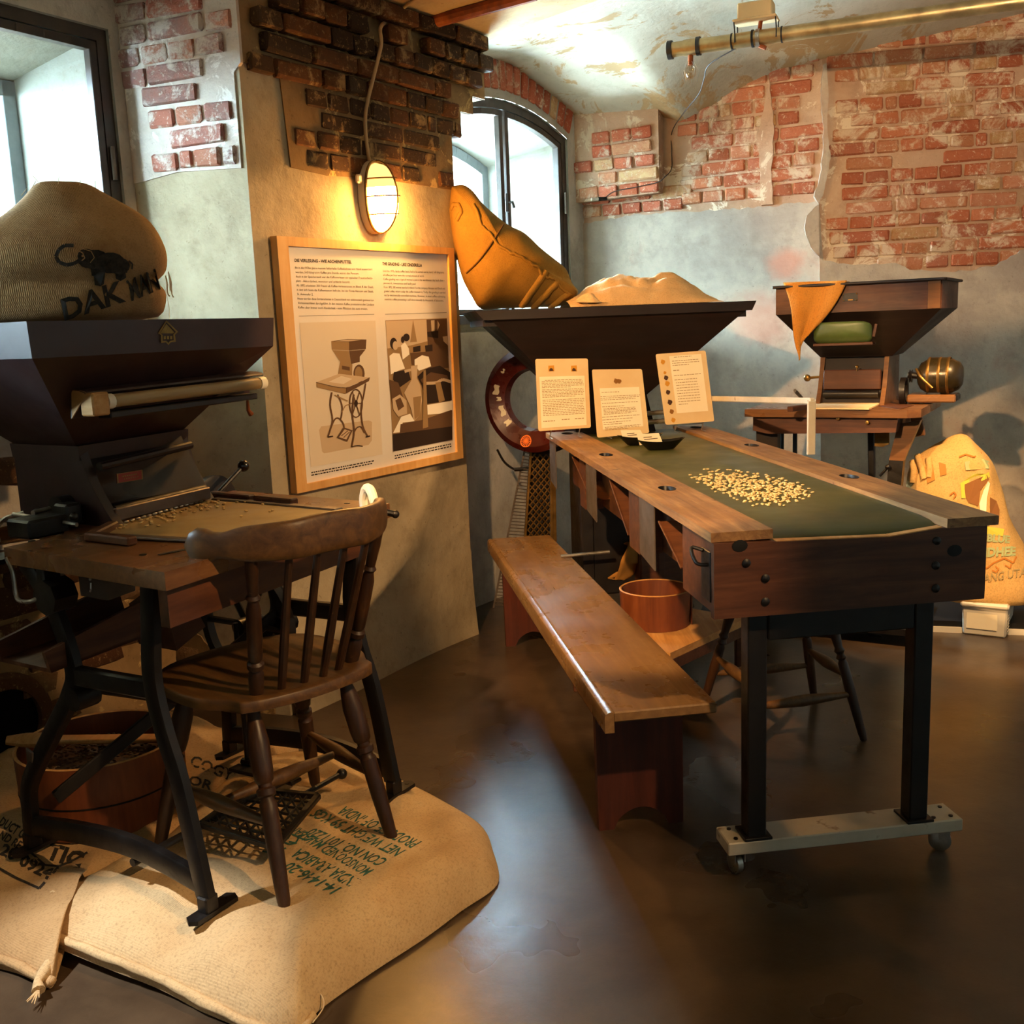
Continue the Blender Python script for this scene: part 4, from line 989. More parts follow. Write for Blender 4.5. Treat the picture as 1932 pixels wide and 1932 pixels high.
# stencils
D = Decal(sackA)
up = (-22, 12.5)
for st, p0, p1, h in [('14-1446-20', (645, 1675), (551, 1626), .95), ('INDIA ARABICA', (681, 1660), (567, 1601), 1.0)]:
    D.text(st, p0, p1, h, up, .02)
D.build('green_lettering', m_ink_green, sackA)
D = Decal(sackA)
for st, p0, p1, h in [('MONSOONED MALABAR', (706, 1641), (560, 1558), .9), ('CON NO. 1011220', (734, 1622), (594, 1562), .95), ('NET WEIGHT 59 KGS', (766, 1604), (603, 1526), .95), ('PRODUCE OF INDIA', (796, 1588), (653, 1521), .95)]:
    D.text(st, p0, p1, h, up, .012)
for (x, y) in [(560, 1590), (575, 1575), (540, 1600), (590, 1582)]:
    D.stroke([(x, y), (x-14, y+3), (x-26, y-2), (x-32, y+8), (x-45, y+6)], 3)
D.build('black_lettering', m_ink_green, sackA)
D = Decal(sackB)
D.text('COGYPE', (357, 1443), (463, 1484), 1.0, (7, -19), .02); D.text('OR', (354, 1478), (398, 1491), 1.0, (6, -16), .02)
D.build('marker_lettering', m_ink, sackB); D = Decal(sackB)
D.text('DUCT OF', (-4, 1556), (48, 1586), 1.0, (10, -15), .03); D.text('ND RE IN', (-4, 1580), (52, 1612), 1.0, (9, -13), .03)
D.text('20', (-2, 1611), (26, 1624), 1.0, (10, -20), .04); D.text('0924', (34, 1630), (92, 1660), 1.0, (11, -19), .04)
D.text('TIC', (84, 1618), (150, 1638), 1.0, (12, -28), .04); D.text('KGS', (172, 1575), (230, 1585), 1.0, (8, -14), .03)
D.build('black_lettering', m_ink, sackB); D = Decal(sackB)
D.stroke([(-2, 1638), (30, 1656), (74, 1676), (110, 1636)], 5); D.stroke([(28, 1600), (60, 1610), (85, 1632), (112, 1634), (140, 1622), (165, 1608)], 4); D.stroke([(6, 1634), (20, 1612), (50, 1604)], 3)
D.build('stencil_frame', m_ink, sackB)

# ================================================================== round tub with coffee, scoop board
def tub(name, label, base, R0, R1, h, wall=.008, fill=None, hoop=None):
    t_ = thing(name, label, 'tub', base)
    mb = MB(); mb.lathe([(R0, 0.001), (R0+(R1-R0)*.5+.001, h*.5), (R1, h), (R1-wall, h), (R0-wall, .012), (.0001, .012)], 48); mb.build('tub_wall', m_tub, t_, 40)
    mb = MB(); mb.lathe([(R1-wall-.001, h), (R1-wall*.5, h+.0035), (R1+.001, h)], 48, None, False, False); mb.build('tub_rim', m_pale_plank, t_, 60)
    if hoop:
        mb = MB(); rr = R0+(R1-R0)*hoop; mb.lathe([(rr+.001, h*hoop-.003), (rr+.003, h*hoop), (rr+.001, h*hoop+.003)], 48, None, False, False); mb.build('tub_seam', m_rubber, t_, 60)
    mb = MB(); mb.bar((R0+.004, -.05, h*.5), (R0+.004, .05, h*.5), h*.95, .006, V((1, 0, 0)), .002); mb.build('lap_joint', m_tub, t_)
    return t_
t1b = Z(190, 1490, .105)
tub1 = tub('wooden_tub', 'round bentwood tub holding roasted coffee and a scoop board, under the maroon machine', (-1.243, 2.93, .112), .225, .232, .215, hoop=.45)
mb = MB(); r = random.Random(8)
mb.grid(lambda u, v_: V((.2*v_*math.cos(6.2832*u),   .2*v_*math.sin(6.2832*u), .145+.02*(1-v_)+.008*noise.noise(V((math.cos(6.2832*u)*v_*6, math.sin(6.2832*u)*v_*6, 3))))), 40, 12, True)
for k in range(420):
    a = r.uniform(0, 6.28); q = .19*math.sqrt(r.random()); mb.ball((q*math.cos(a), q*math.sin(a), .152+.02*(1-q/.2)+r.uniform(0, .008)), .0058, 6, 4, (1, .75, .55))
o = mb.build('roasted_coffee', m_bean_dark, None, 60); o.location = (-1.243, 2.93, .112); o['kind'] = 'stuff'; tag(o, 'dark roasted coffee heaped inside the round bentwood tub', 'coffee')
mb = MB(); a_, b_ = Z(12, 1397, .345), Z(300, 1393, .285); mb.tube([a_, a_.lerp(b_, .12), a_.lerp(b_, .3)], [.012, .020, .022], 10, sx=1.5); mb.bar(a_.lerp(b_, .3), b_, .05, .014, UPz, .004)
o = mb.build('wooden_scoop', m_pale_plank, None, 40); tag(o, 'flat wooden scoop resting across the rim of the coffee tub', 'scoop')

# ================================================================== spindle-back chair
fc = Fr((-.469, 2.47), 44); SZ = .118
ch = thing('spindle_chair', 'worn brown spindle-back chair standing on the sacks at the maroon machine', 'chair', fc.o, fc.ang)
SH = .612
seat = [(-.195, .085), (-.205, .13), (-.25, .20), (-.262, .32), (-.243, .43), (-.17, .51), (-.02, .545), (.14, .535), (.235, .47), (.262, .34), (.25, .21), (.21, .13), (.195, .085), (.13, .06), (0., .045), (-.13, .06)]
sp = [(p.x, p.y) for p in smooth_path([V((*q, 0)) for q in seat+[seat[0]]], 4)][:-1]
mb = MB(); n = len(sp); cx, cy = 0, .31; R = 8
lev = [(1.0, SH-.018), (1.0, SH-.004), (.985, SH)]
vs = []; fs = []
for k, (s_, z) in enumerate([(.93, SH-.036), (1.0, SH-.028)]+lev): vs += [(cx+(x-cx)*s_, cy+(y-cy)*s_, z) for x, y in sp]
for j in range(1, R+1):
    s_ = .985*(1-j/R)
    for x, y in sp:
        px, py = cx+(x-cx)*s_, cy+(y-cy)*s_
        d_ = .016*math.exp(-((abs(px)-.09)**2/.006+(py-.27)**2/.02)); vs.append((px, py, SH-d_+.006*math.exp(-(px**2/.001+(py-.5)**2/.02))))
rows = 5+R
for j in range(rows-1):
    for i in range(n): k = (i+1) % n; fs.append((j*n+i, j*n+k, (j+1)*n+k, (j+1)*n+i))
fs.append(tuple(range(n))[::-1]); mb.add(vs, fs); mb.build('seat', m_chair, ch, 60)
def turned(mb, p0, p1, prof, seg=14):
    """lathe a profile of (t, radius) between two points"""
    p0, p1 = V(p0), V(p1); ax = (p1-p0); L0 = ax.length; q = ax.to_track_quat('Z', 'Y').to_matrix().to_4x4()
    return mb.lathe([(r_, t_*L0) for t_, r_ in prof], seg, Matrix.Translation(p0) @ q)
LEG = [(0, .014), (.03, .0165), (.28, .021), (.44, .0215), (.50, .022), (.515, .017), (.53, .017), (.54, .0235), (.57, .0235), (.58, .017), (.595, .017), (.61, .023), (.66, .026), (.80, .0275), (.88, .022), (.93, .017), (1, .017)]
feet = [(-.188, -.029, SZ+.004), (.187, .029, SZ+.004), (-.262, .475, SZ+.004), (.255, .50, SZ+.004)]
tops = [(-.135, .14, SH-.03), (.145, .15, SH-.03), (-.165, .41, SH-.03), (.175, .43, SH-.03)]
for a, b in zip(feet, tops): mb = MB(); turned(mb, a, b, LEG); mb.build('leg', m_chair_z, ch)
ST = [(0, .009), (.12, .012), (.38, .019), (.5, .021), (.62, .019), (.88, .012), (1, .009)]
def mid(i, t_): return V(feet[i]).lerp(V(tops[i]), t_)
for i, j, t_ in ((0, 2, .40), (1, 3, .40)):
    mb = MB(); turned(mb, mid(i, t_), mid(j, t_), ST); mb.build('side_stretcher', m_chair, ch)
mb = MB(); turned(mb, mid(0, .4).lerp(mid(2, .4), .5), mid(1, .4).lerp(mid(3, .4), .5), ST); mb.build('cross_stretcher', m_chair, ch)
# back: two turned posts, four spindles, bent top rail
def railc(u):  # u -1..1 : centre line of the top rail
    a = abs(u); x = .30*u - .02*u**3*(1 if a < .8 else 1); y = -.055 + .30*max(0, a-.25)**1.7
    z = 1.0 + (.016*math.cos(u*2.2)) + (.022 if u < 0 else .03)*max(0, a-.3)
    return V((x, y, z))
POST = [(0, .017), (.06, .0185), (.16, .0195), (.19, .014), (.205, .021), (.235, .021), (.25, .014), (.27, .0175), (.4, .019), (.60, .018), (.66, .0125), (.68, .018), (.70, .0125), (.85, .016), (1, .015)]
pb = [(-.128, .125, SH-.01), (.175, .15, SH-.01)]
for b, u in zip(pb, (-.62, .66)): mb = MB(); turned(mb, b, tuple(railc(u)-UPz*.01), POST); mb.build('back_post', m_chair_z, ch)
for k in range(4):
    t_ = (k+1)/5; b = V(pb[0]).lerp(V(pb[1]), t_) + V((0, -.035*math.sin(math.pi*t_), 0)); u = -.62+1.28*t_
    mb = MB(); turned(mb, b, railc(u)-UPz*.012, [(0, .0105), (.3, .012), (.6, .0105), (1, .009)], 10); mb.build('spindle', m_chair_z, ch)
mb = MB()
def railsec(u, k):
    c = railc(u); t_ = (railc(u+.01)-railc(u-.01)).normalized(); nn = V((t_.y, -t_.x, 0)).normalized()
    a = abs(u); hh = .036 + .012*math.cos(u*1.6)  + (.0 if a < .8 else 0); th_ = .016 + .010*max(0, a-.6)
    e = max(.02, math.sqrt(max(0, 1-max(0, (a-.86)/.14)**2)))
    if u < 0: hh -= .010*math.exp(-((a-.80)/.09)**2); hh += .012*math.exp(-((a-.92)/.07)**2)
    an = 2*math.pi*k; s_, c_ = math.sin(an), math.cos(an)
    sq = lambda v_: math.copysign(abs(v_)**.6, v_)
    dz = (.0 if u < 0 else 0)
    return c + nn*(sq(c_)*th_*e) + UPz*(sq(s_)*hh*e+dz)
mb.grid(lambda k, v_: railsec(-1+2*v_, k), 20, 48, True); mb.v = [tuple(p) for p in mb.v]
mb.build('top_rail', m_chair, ch, 60)
mb = MB(); q = railc(.97); mb.tube(smooth_path([q+V((-.01, .0, .0)), q+V((-.006, .02, .045)), q+V((.004, .055, .05)), q+V((.008, .075, .02)), q+V((.004, .07, -.01))], 6), .013, 10); mb.build('rail_scroll', m_ceramic, ch)
mb = MB(); q = railc(.9); mb.tube([q, q+V((.035, -.02, -.012))], .009, 10); mb.ball(tuple(q+V((.035, -.02, -.012))), .011); mb.build('rail_bolt', m_iron, ch)

# ================================================================== filled sack on the first hopper
rowsE = [(612, -150, 302), (596, -156, 308), (575, -160, 311), (556, -160, 309), (544, -160, 298), (536, -160, 290), (528, -160, 303), (515, -158, 314), (495, -150, 317), (470, -120, 312), (445, -70, 298), (420, -6, 284), (398, 22, 258), (378, 42, 226), (362, 54, 200), (352, 62, 184), (346, 72, 170), (343, 88, 155)]
mb = MB(); bb = .86
NS = 48
vs = []
for y, x0, x1 in rowsE:
    m_ = f1.w(.53, bb, 1.6); vd = V((m_.x, m_.y, 0)).normalized(); sd = V((vd.y, -vd.x, 0)); a0 = PL(x0, y, m_, vd); a1 = PL(x1, y, m_, vd); c = (a0+a1)/2; hw = (a1-a0).dot(sd)/2*1.01; dp = min(.25, hw*.62)
    for k in range(NS):
        an = 2*math.pi*k/NS; cc, s_ = math.cos(an), math.sin(an)
        p = c + sd*(hw*math.copysign(abs(cc)**.85, cc)) + vd*(dp*math.copysign(abs(s_)**.85, s_))
        wn = noise.noise(V((p.x*5, p.y*5, p.z*9)))*.012 + noise.noise(V((p.x*13, p.y*13, p.z*16)))*.005
        p += V((cc*wn, s_*wn, wn*.4)); vs.append(p)
R = len(rowsE); fs = [(j*NS+i, j*NS+(i+1) % NS, (j+1)*NS+(i+1) % NS, (j+1)*NS+i) for j in range(R-1) for i in range(NS)]
fs += [tuple(range(NS))[::-1], tuple((R-1)*NS+k for k in range(NS))]
mb.v = [tuple(p) for p in vs]; mb.f = fs
sackE = mb.build('coffee_sack', m_burlap_brown, None, 80); md = sackE.modifiers.new('soft', 'SUBSURF'); md.levels = 1; md.render_levels = 1
tag(sackE, 'full brown burlap sack with black elephant print, slumped on the maroon hopper', 'sack')
D = Decal(sackE, .004)
D.text('DAK', (122, 604), (238, 567), 1.0, (-8, -38), .03); D.text('MAN', (248, 567), (303, 544), 1.0, (-10, -36), .03)
D.build('stencil_lettering', m_ink, sackE)
D = Decal(sackE, .004)
# elephant: raised trunk, head with ear, body, legs, tail
D.stroke([(139, 463), (122, 463), (111, 471), (105, 484), (112, 495), (126, 500), (140, 497), (152, 490)], 7)
for c_ in [(163, 483, 17, 14), (180, 490, 26, 19), (208, 496, 28, 20), (225, 502, 20, 16), (166, 492, 18, 14)]: D.disc(*c_)
D.poly([(176, 500), (200, 503), (196, 536), (190, 540), (179, 538), (177, 520)]); D.poly([(216, 505), (236, 503), (238, 524), (228, 530), (219, 526)])
D.poly([(170, 500), (184, 502), (182, 522), (173, 520)]); D.poly([(232, 500), (242, 498), (240, 515), (233, 514)])
D.stroke([(243, 492), (250, 498), (249, 508)], 3); D.stroke([(146, 494), (154, 498), (160, 494)], 4)
D.build('elephant_print', m_ink, sackE)
D = Decal(sackE, .0065)
D.disc(156, 483, 2.5, 2); D.stroke([(146, 472), (156, 477), (160, 487), (154, 492)], 2); D.stroke([(158, 470), (172, 474), (178, 486), (170, 496)], 1.5)
D.build('elephant_outline', m_burlap_brown, sackE)
# folded flap of the sack mouth: crease and loose threads
mb = MB(); pts = [f1.yp(x, y, .60) for x, y in [(318, 505), (322, 520), (320, 528), (324, 532)]]
for x, y in [(312, 520), (317, 512), (320, 522)]:
    q = f1.yp(x, y, .72); mb.tube(smooth_path([q, q-UPz*.02+V((.004, 0, 0)), q-UPz*.05+V((.002, 0, 0)), q-UPz*.06+V((.008, 0, 0))], 4), .002, 5)
q = f1.yp(310, 540, .72); mb.tube(smooth_path([q, q-UPz*.06+V((.01, 0, 0)), q-UPz*.12+V((.004, 0, 0))], 5), .0009, 5)
for x, y in [(60, 352), (75, 344), (110, 344), (150, 350), (180, 352), (40, 366)]:
    q = f1.yp(x, y+3, .82); mb.tube([q, q+V((r.uniform(-.02, .02), 0, .02))], .0009, 5)
mb.v = [tuple(f1.w(*p)) for p in mb.v]; mb.build('frayed_thread', m_thread, sackE)
# ================================================================== belt sorting table with the black hopper
f2 = Fr((.489, 2.541), math.degrees(.1339))
m2 = thing('belt_sorting_machine', 'long wooden sorting table with green belt and black hopper, on wheeled white foot bar', 'machine', f2.o, f2.ang)
def zb(y): return .955+.0116*y
def holed_board(x0, x1, y0, y1, holes, th_, rx, ry, wob=0.):
    mb = MB()
    def P(x, y, lo=0): return (x, y, zb(y)-(th_ if lo else 0))
    ys = [y0]+[v_ for h in holes for v_ in (h[1]-ry*1.5, h[1]+ry*1.5)]+[y1]
    for i in range(0, len(ys)-1, 2):
        a, b = ys[i], ys[i+1]
        for k in range(4):
            c, d_ = a+(b-a)*k/4, a+(b-a)*(k+1)/4
            mb.add([P(x0, c), P(x1, c), P(x1, d_), P(x0, d_)], [(0, 1, 2, 3)]); mb.add([P(x0, c, 1), P(x1, c, 1), P(x1, d_, 1), P(x0, d_, 1)], [(0, 3, 2, 1)])
    for (hx, hy) in holes:
        q = 24; inn = []; out = []
        for k in range(q):
            a = 2*math.pi*k/q; c, s_ = math.cos(a), math.sin(a); inn.append((hx+rx*c, hy+ry*s_))
            t_ = min(((x1-hx)/c if c > 1e-6 else (x0-hx)/c if c < -1e-6 else 1e9), (ry*1.5/abs(s_) if abs(s_) > 1e-6 else 1e9)); out.append((hx+c*t_, hy+s_*t_))
        for lo in (0, 1):
            mb.add([P(*p, lo) for p in out]+[P(*p, lo) for p in inn], [(k, (k+1) % q, q+(k+1) % q, q+k) for k in range(q)])
            for cx in (x0, x1):
                for sy in (-1, 1):
                    cy = hy+sy*ry*1.5; lst = sorted(out, key=lambda p: (p[0]-cx)**2+(p[1]-cy)**2); e1 = min((p for p in out if abs(p[1]-cy) < 1e-6), key=lambda p: abs(p[0]-cx)); e2 = min((p for p in out if abs(p[0]-cx) < 1e-6), key=lambda p: abs(p[1]-cy))
                    mb.add([P(cx, cy, lo), P(*e1, lo), P(*e2, lo)], [(0, 1, 2)])
        mb.add([P(*p) for p in inn]+[P(*p, 1) for p in inn], [(k, (k+1) % q, q+(k+1) % q, q+k) for k in range(q)])
    n = 30
    for x in (x0, x1):
        mb.add([P(x, y0+(y1-y0)*k/n, lo) for lo in (0, 1) for k in range(n+1)], [(k, k+1, n+2+k, n+1+k) for k in range(n)])
    for y in (y0, y1): mb.add([P(x0, y), P(x1, y), P(x1, y, 1), P(x0, y, 1)], [(0, 1, 2, 3)])
    return mb
holed_board(-.002, .158, -.012, 2.36, [(.085, .664), (.085, 1.497), (.085, 2.28)], .024, .026, .048).build('side_board', m_board, m2, 0, False)
holed_board(.612, .752, -.03, 2.36, [(.69, .68), (.69, 1.538), (.69, 2.25)], .024, .026, .048).build('side_board', m_board, m2, 0, False)
for (hx, hy) in [(.085, .664), (.085, 1.497), (.69, .68), (.69, 1.538), (.69, 2.25), (.085, 2.28)]:
    mb = MB(); mb.grid(lambda u, v_: V((hx+.0256*(1-.3*v_)*math.cos(6.2832*u), hy+.0476*(1-.3*v_)*math.sin(6.2832*u), zb(hy)+.0006-.05*v_)), 20, 4, True); mb.f.append(tuple(60+k for k in range(20))); mb.build('bean_cup', m_iron, m2)
mb = MB()
prof = [(2.35, zb(2.35)-.012), (1.5, zb(1.5)-.012), (.8, zb(.8)-.012), (.3, zb(.3)-.012), (.10, zb(.1)-.013), (.05, .9385), (.02, .930), (.004, .917), (.0, .90), (.004, .88)]
mb.grid(lambda u, v_: V((.160+.45*u, *[prof[int(round(v_*(len(prof)-1)))][k] for k in (0, 1)])), 14, len(prof)); mb.build('green_belt', m_belt, m2, 60)
# box front, sides and their fittings
mb = MB(); mb.prism([(.0, -.028, .738), (.722, -.028, .738), (.722, -.028, .928), (.60, -.028, .932), (.46, -.028, .918), (.16, -.028, .926), (.0, -.028, .93)], (0, .026, 0)); fp = mb.build('front_board', m_table_red, m2, 0)
mb = MB()
for i, (a, b) in enumerate([((.16, .926), (.46, .918)), ((.46, .918), (.60, .932))]): mb.bar((a[0], -.015, a[1]+.001), (b[0], -.015, b[1]+.001), .026, .004, UPz, .001)
mb.build('worn_top_edge', m_pale_plank, fp)
for (x, y) in [(1444, 1091), (1444, 1135), (1408, 1062), (1767, 1020), (1765, 1067), (1765, 1110)]:
    p = f2.yp(x, y, -.028); mb = MB(); mb.lathe([(.011, 0), (.011, .003), (.007, .006), (.0001, .007)], 12, Matrix.Translation(p) @ Matrix.Rotation(math.pi/2, 4, 'X')); mb.build('bolt', m_iron, fp)
for (x, y) in [(1801, 1039), (1396, 1030)]:
    p = f2.yp(x, y, -.029); mb = MB(); mb.lathe([(.017, 0), (.0001, .001)], 14, Matrix.Translation(p) @ Matrix.Rotation(math.pi/2, 4, 'X') @ Matrix.Diagonal((1.2, .9, 1, 1))); mb.build('wood_knot', m_rubber, fp)
mb = MB(); mb.prism([(.724, -.026, .74), (.724, 2.2, .77), (.724, 2.2, .955), (.724, -.026, .93)], (-.022, 0, 0)); mb.build('side_apron', m_table_red, m2, 0)
mb = MB(); mb.prism([(.09, -.0, .74), (.09, 2.2, .76), (.09, 2.2, zb(2.2)-.025), (.09, 0, zb(0)-.025)], (.02, 0, 0)); mb.build('side_apron', m_table_red, m2, 0)
for (y0, y1, x0) in [(.0, .27, .012), (.73, .86, .012), (1.6, 1.7, .02)]:
    mb = MB(); mb.prism([(x0, y0, .742), (x0, y1, .745), (x0, y1, zb(y1)-.025), (x0, y0, zb(y0)-.025)], (.075, 0, 0)); mb.build('apron_block', m_table_red, m2, 0)
for (y0, y1, x0, z0) in [(.53, .70, .004, .735), (1.33, 1.5, .004, .74), (2.16, 2.3, .004, .745)]:
    mb = MB(); mb.prism([(x0, y0, z0), (x0, y1, z0+.02), (x0, y1, zb(y1)-.025), (x0, y0, zb(y0)-.025)], (.004, 0, 0)); mb.build('chute_flap', m_tin, m2, 0)
for (p0, p1) in [((1243, 984), (1286, 1072)), ((1150, 905), (1186, 1010)), ((1080, 862), (1116, 944))]:
    a, b = f2.xp(*p0, .015), f2.xp(*p1, .015); mb = MB(); mb.bar(a, b, .006, .006, V((1, 0, 0)), .001); mb.add([a, b, V((.09, b.y, b.z)), V((.09, a.y, a.z))], [(0, 1, 2, 3)]); mb.build('chute_side', m_table_red, m2, 0)
mb = MB(); mb.box((-.0, .03, .84), (.006, .07, .13), .002); mb.tube(smooth_path([(-.004, .045, .90), (-.03, .06, .905), (-.03, .02, .875), (-.004, .01, .87)], 5), .005, 8); mb.build('corner_iron', m_iron, m2)
# black frame on the white wheeled bar, near and far end
for k, y0 in enumerate((.045, 2.12)):
    for x in (.131, .587): mb = MB(); mb.box((x, y0, .425), (.052, .052, .62), .003); mb.box((x, y0, .118), (.075, .08, .008), .001); mb.build('leg', m_steel_black, m2)
    mb = MB(); mb.box((.36, y0, .697), (.40, .05, .08), .003); mb.build('cross_rail', m_steel_black, m2)
    mb = MB(); mb.box((.378, y0+.01, .0965), (.662, .10, .036), .003); ba = mb.build('foot_bar', m_white_steel, m2)
    for (x, y) in [(.075, -.02), (.075, .035), (.12, -.022), (.12, .04), (.635, -.02), (.635, .04), (.685, -.02), (.685, .035)]:
        mb = MB(); mb.lathe([(.006, .114), (.006, .118), (.0001, .119)], 8, Matrix.Translation((x, y0+.01+y-.008, 0))); mb.build('bolt', m_iron, ba)
    for x, rot in ((.085, .2), (.675, 1.1)):
        Mx = Matrix.Translation((x, y0+.015, .031)) @ Matrix.Rotation(rot, 4, 'Z') @ Matrix.Rotation(math.pi/2, 4, 'Y')
        mb = MB(); mb.lathe([(.0001, -.011), (.022, -.011), (.03, -.008), (.03, .008), (.022, .011), (.0001, .011)], 20, Mx)
        for sg in (-1, 1): mb.box((0, 0, 0), (.004, .03, .03), .001, Matrix.Translation((x, y0+.01, .055)) @ Matrix.Rotation(rot, 4, 'Z') @ Matrix.Translation((sg*.015, -.008, 0)))
        mb.lathe([(.024, .07), (.024, .078)], 16, Matrix.Translation((x, y0+.01, 0))); mb.build('caster', m_zinc, m2)
# drive cabinet at the far end
mb = MB(); mb.box((.38, 2.35, .58), (.46, .5, .66), .01); mb.build('drive_cabinet', m_steel_black, m2)
mb = MB(); mb.tube([f2.yp(1058, 1050, 2.0), f2.yp(1150, 1041, 2.0)], .008, 8); mb.build('guide_rod', m_zinc, m2)
for z in (1.02, 1.06): 
    mb = MB(); mb.tube([(.24, 2.16, z), (.60, 2.16, z+.01)], .011, 10); mb.build('feed_roller', m_zinc, m2)
# hopper
Rm = [(-.335, 2.10), (.925, 2.10), (.935, 2.72), (-.335, 2.72)]; Nk = [(.10, 2.30), (.47, 2.30), (.47, 2.62), (.10, 2.62)]
mb = MB(); frust(mb, Nk, [(-.268, 2.12), (.885, 2.12), (.90, 2.7), (-.27, 2.7)], 1.14, 1.51); frust(mb, [(.14, 2.3), (.52, 2.3), (.52, 2.6), (.14, 2.6)], Nk, .93, 1.14); mb.build('hopper', m_hopper_wood, m2, 0)
mb = MB(); ri = [(-.30, 2.135), (.89, 2.135), (.90, 2.69), (-.30, 2.69)]
frust(mb, [(x*1.0, y) for x, y in [(-.30, 2.10), (.905, 2.10), (.915, 2.72), (-.30, 2.72)]], Rm, 1.507, 1.548); mb.add([V((*p, 1.548)) for p in Rm]+[V((*p, 1.548)) for p in ri]+[V((*p, 1.48)) for p in ri], [(i, (i+1) % 4, 4+(i+1) % 4, 4+i) for i in range(4)]+[(4+i, 4+(i+1) % 4, 8+(i+1) % 4, 8+i) for i in range(4)])
mb.add([V((*p, 1.50)) for p in ri], [(0, 1, 2, 3)])
mb.build('hopper_rim', m_hopper_wood, m2, 0)
# big red wheel with white worn patches and emblem
wc = f2.yp(1008, 754, 2.74); wr = .262
wa = Matrix.Translation(wc) @ Matrix.Rotation(-.62, 4, 'Z') @ Matrix.Rotation(math.pi/2, 4, 'X')
mb = MB(); mb.lathe([(wr-.115, -.02), (wr-.105, .022), (wr-.03, .05), (wr, .035), (wr, -.035), (wr-.03, -.045)], 56, wa, True)
fw = mb.build('drive_wheel', m_red, m2, 40)
mb = MB(); mb.lathe([(wr-.03, -.05), (wr+.02, -.05), (wr+.02, -.075), (wr-.03, -.075)], 56, wa, True); mb.build('wheel_guard', m_steel_black, fw, 40)
def onw(rr, a, e=.001):
    t_ = (rr-(wr-.105))/.075; z = .022+.028*t_+e; return wa @ V((rr*math.cos(a), rr*math.sin(a), z))
for (a0, a1, r0_, r1_) in [(2.75, 3.0, wr-.075, wr-.05), (3.05, 3.16, wr-.09, wr-.07), (3.3, 3.6, wr-.098, wr-.075), (3.75, 3.9, wr-.1, wr-.07), (2.3, 2.42, wr-.06, wr-.05)]:
    mb = MB(); n = 10; top_ = [onw(r1_+.004*math.sin(9*k/n), a0+(a1-a0)*k/n) for k in range(n+1)]; bot_ = [onw(r0_+.003*math.sin(7*k/n), a0+(a1-a0)*k/n) for k in range(n+1)]
    mb.add(top_+bot_, [(k, k+1, n+2+k, n+1+k) for k in range(n)]); mb.build('bare_patch', m_white_steel, fw, 0)
ea = 4.55; mb = MB(); ec = (wr-.055)
def em(x, y): a = ea + x/ec; return onw(ec+y, a, .002)
ring = [(math.cos(k*math.pi/10), math.sin(k*math.pi/10)) for k in range(20)]
mb.add([em(c*.03, s_*.03) for c, s_ in ring]+[em(c*.025, s_*.025) for c, s_ in ring], [(k, (k+1) % 20, 20+(k+1) % 20, 20+k) for k in range(20)])
for k in range(8):
    a = k*math.pi/8; c, s_ = math.cos(a), math.sin(a); mb.add([em(c*.026-s_*.0015, s_*.026+c*.0015), em(c*.026+s_*.0015, s_*.026-c*.0015), em(-c*.026+s_*.0015, -s_*.026-c*.0015), em(-c*.026-s_*.0015, -s_*.026+c*.0015)], [(0, 1, 2, 3)])
mb.build('wheel_emblem', flat('orange_emblem_paint', '#e0702a', .5), fw, 0)
# perforated belt guard
gy = 2.80
g = [f2.yp(x, y, gy) for x, y in [(1004, 818), (1040, 822), (1041, 1030), (990, 1030)]]; gl = [f2.yp(1004, 818, gy+.0), f2.yp(990, 1030, gy), f2.yp(958, 1030, gy), f2.yp(1000, 818, gy)]
for q in (g[2], g[3], gl[1], gl[2]): pass
ext = lambda a, b: b+(b-a)*(max(0, b.z-.02)/max(.05, (a.z-b.z)))
G = [g[0], g[1], ext(g[1], g[2]), ext(g[0], g[3])]
for q in G: q.y = gy
gd = MB()
gd.bar(G[0], G[3], .012, .006, V((0, 1, 0)), .001); gd.bar(G[1], G[2], .014, .006, V((0, 1, 0)), .001); gd.bar(G[0], G[1], .012, .006, V((0, 1, 0)), .001)
gd.prism([G[1]+V((.003, 0, 0)), G[1]+V((.02, .0, 0)), G[2]+V((.03, 0, 0)), G[2]+V((.003, 0, 0))], (0, .004, 0))
guard = gd.build('belt_guard', m_brass, m2, 0)
mb = MB(); n = 0; z0, z1 = G[2].z, G[0].z
def gx(z): t_ = (z-G[0].z)/(G[3].z-G[0].z); u = (z-G[1].z)/(G[2].z-G[1].z); return (G[0].x+(G[3].x-G[0].x)*t_, G[1].x+(G[2].x-G[1].x)*u)
st_ = .032
for sg in (1, -1):
    k = z0-.3
    while k < z1+.3:
        # line x - xref = sg*(z-k)*.9
        pts = []
        for i in range(60):
            z = z0+(z1-z0)*i/59; xl, xr = gx(z); x = G[1].x-.03+sg*(z-k)*.85
            if xl <= x <= xr: pts.append(V((x, gy, z)))
        if len(pts) >= 2: mb.bar(pts[0], pts[-1], .006, .003, V((0, 1, 0)), .0005)
        k += st_*1.15
mb2 = MB(); mb2.add([G[0]+V((0, .05, 0)), G[1]+V((0, .05, 0)), G[2]+V((0, .05, 0)), G[3]+V((0, .05, 0))], [(0, 1, 2, 3)]); mb2.build('guard_back', m_steel_black, guard, 0)
lat = mb.build('guard_lattice', m_brass, guard, 0); lat['kind'] = 'stuff'
mb = MB(); a, b, c_, d_ = gl[3], gl[0], ext(gl[0], gl[1]), ext(gl[3], gl[2]); n = 54
for i in range(n):
    t_ = i/n; p, q = a.lerp(d_, t_), b.lerp(c_, t_); p = V((p.x, gy+.06, p.z)); q = V((q.x, gy, q.z)); mb.bar(p, q, .009, .004, UPz, .001)
mb.bar(V((a.x, gy+.06, a.z)), V((d_.x, gy+.06, d_.z)), .01, .004, V((0, 1, 0)), .001)
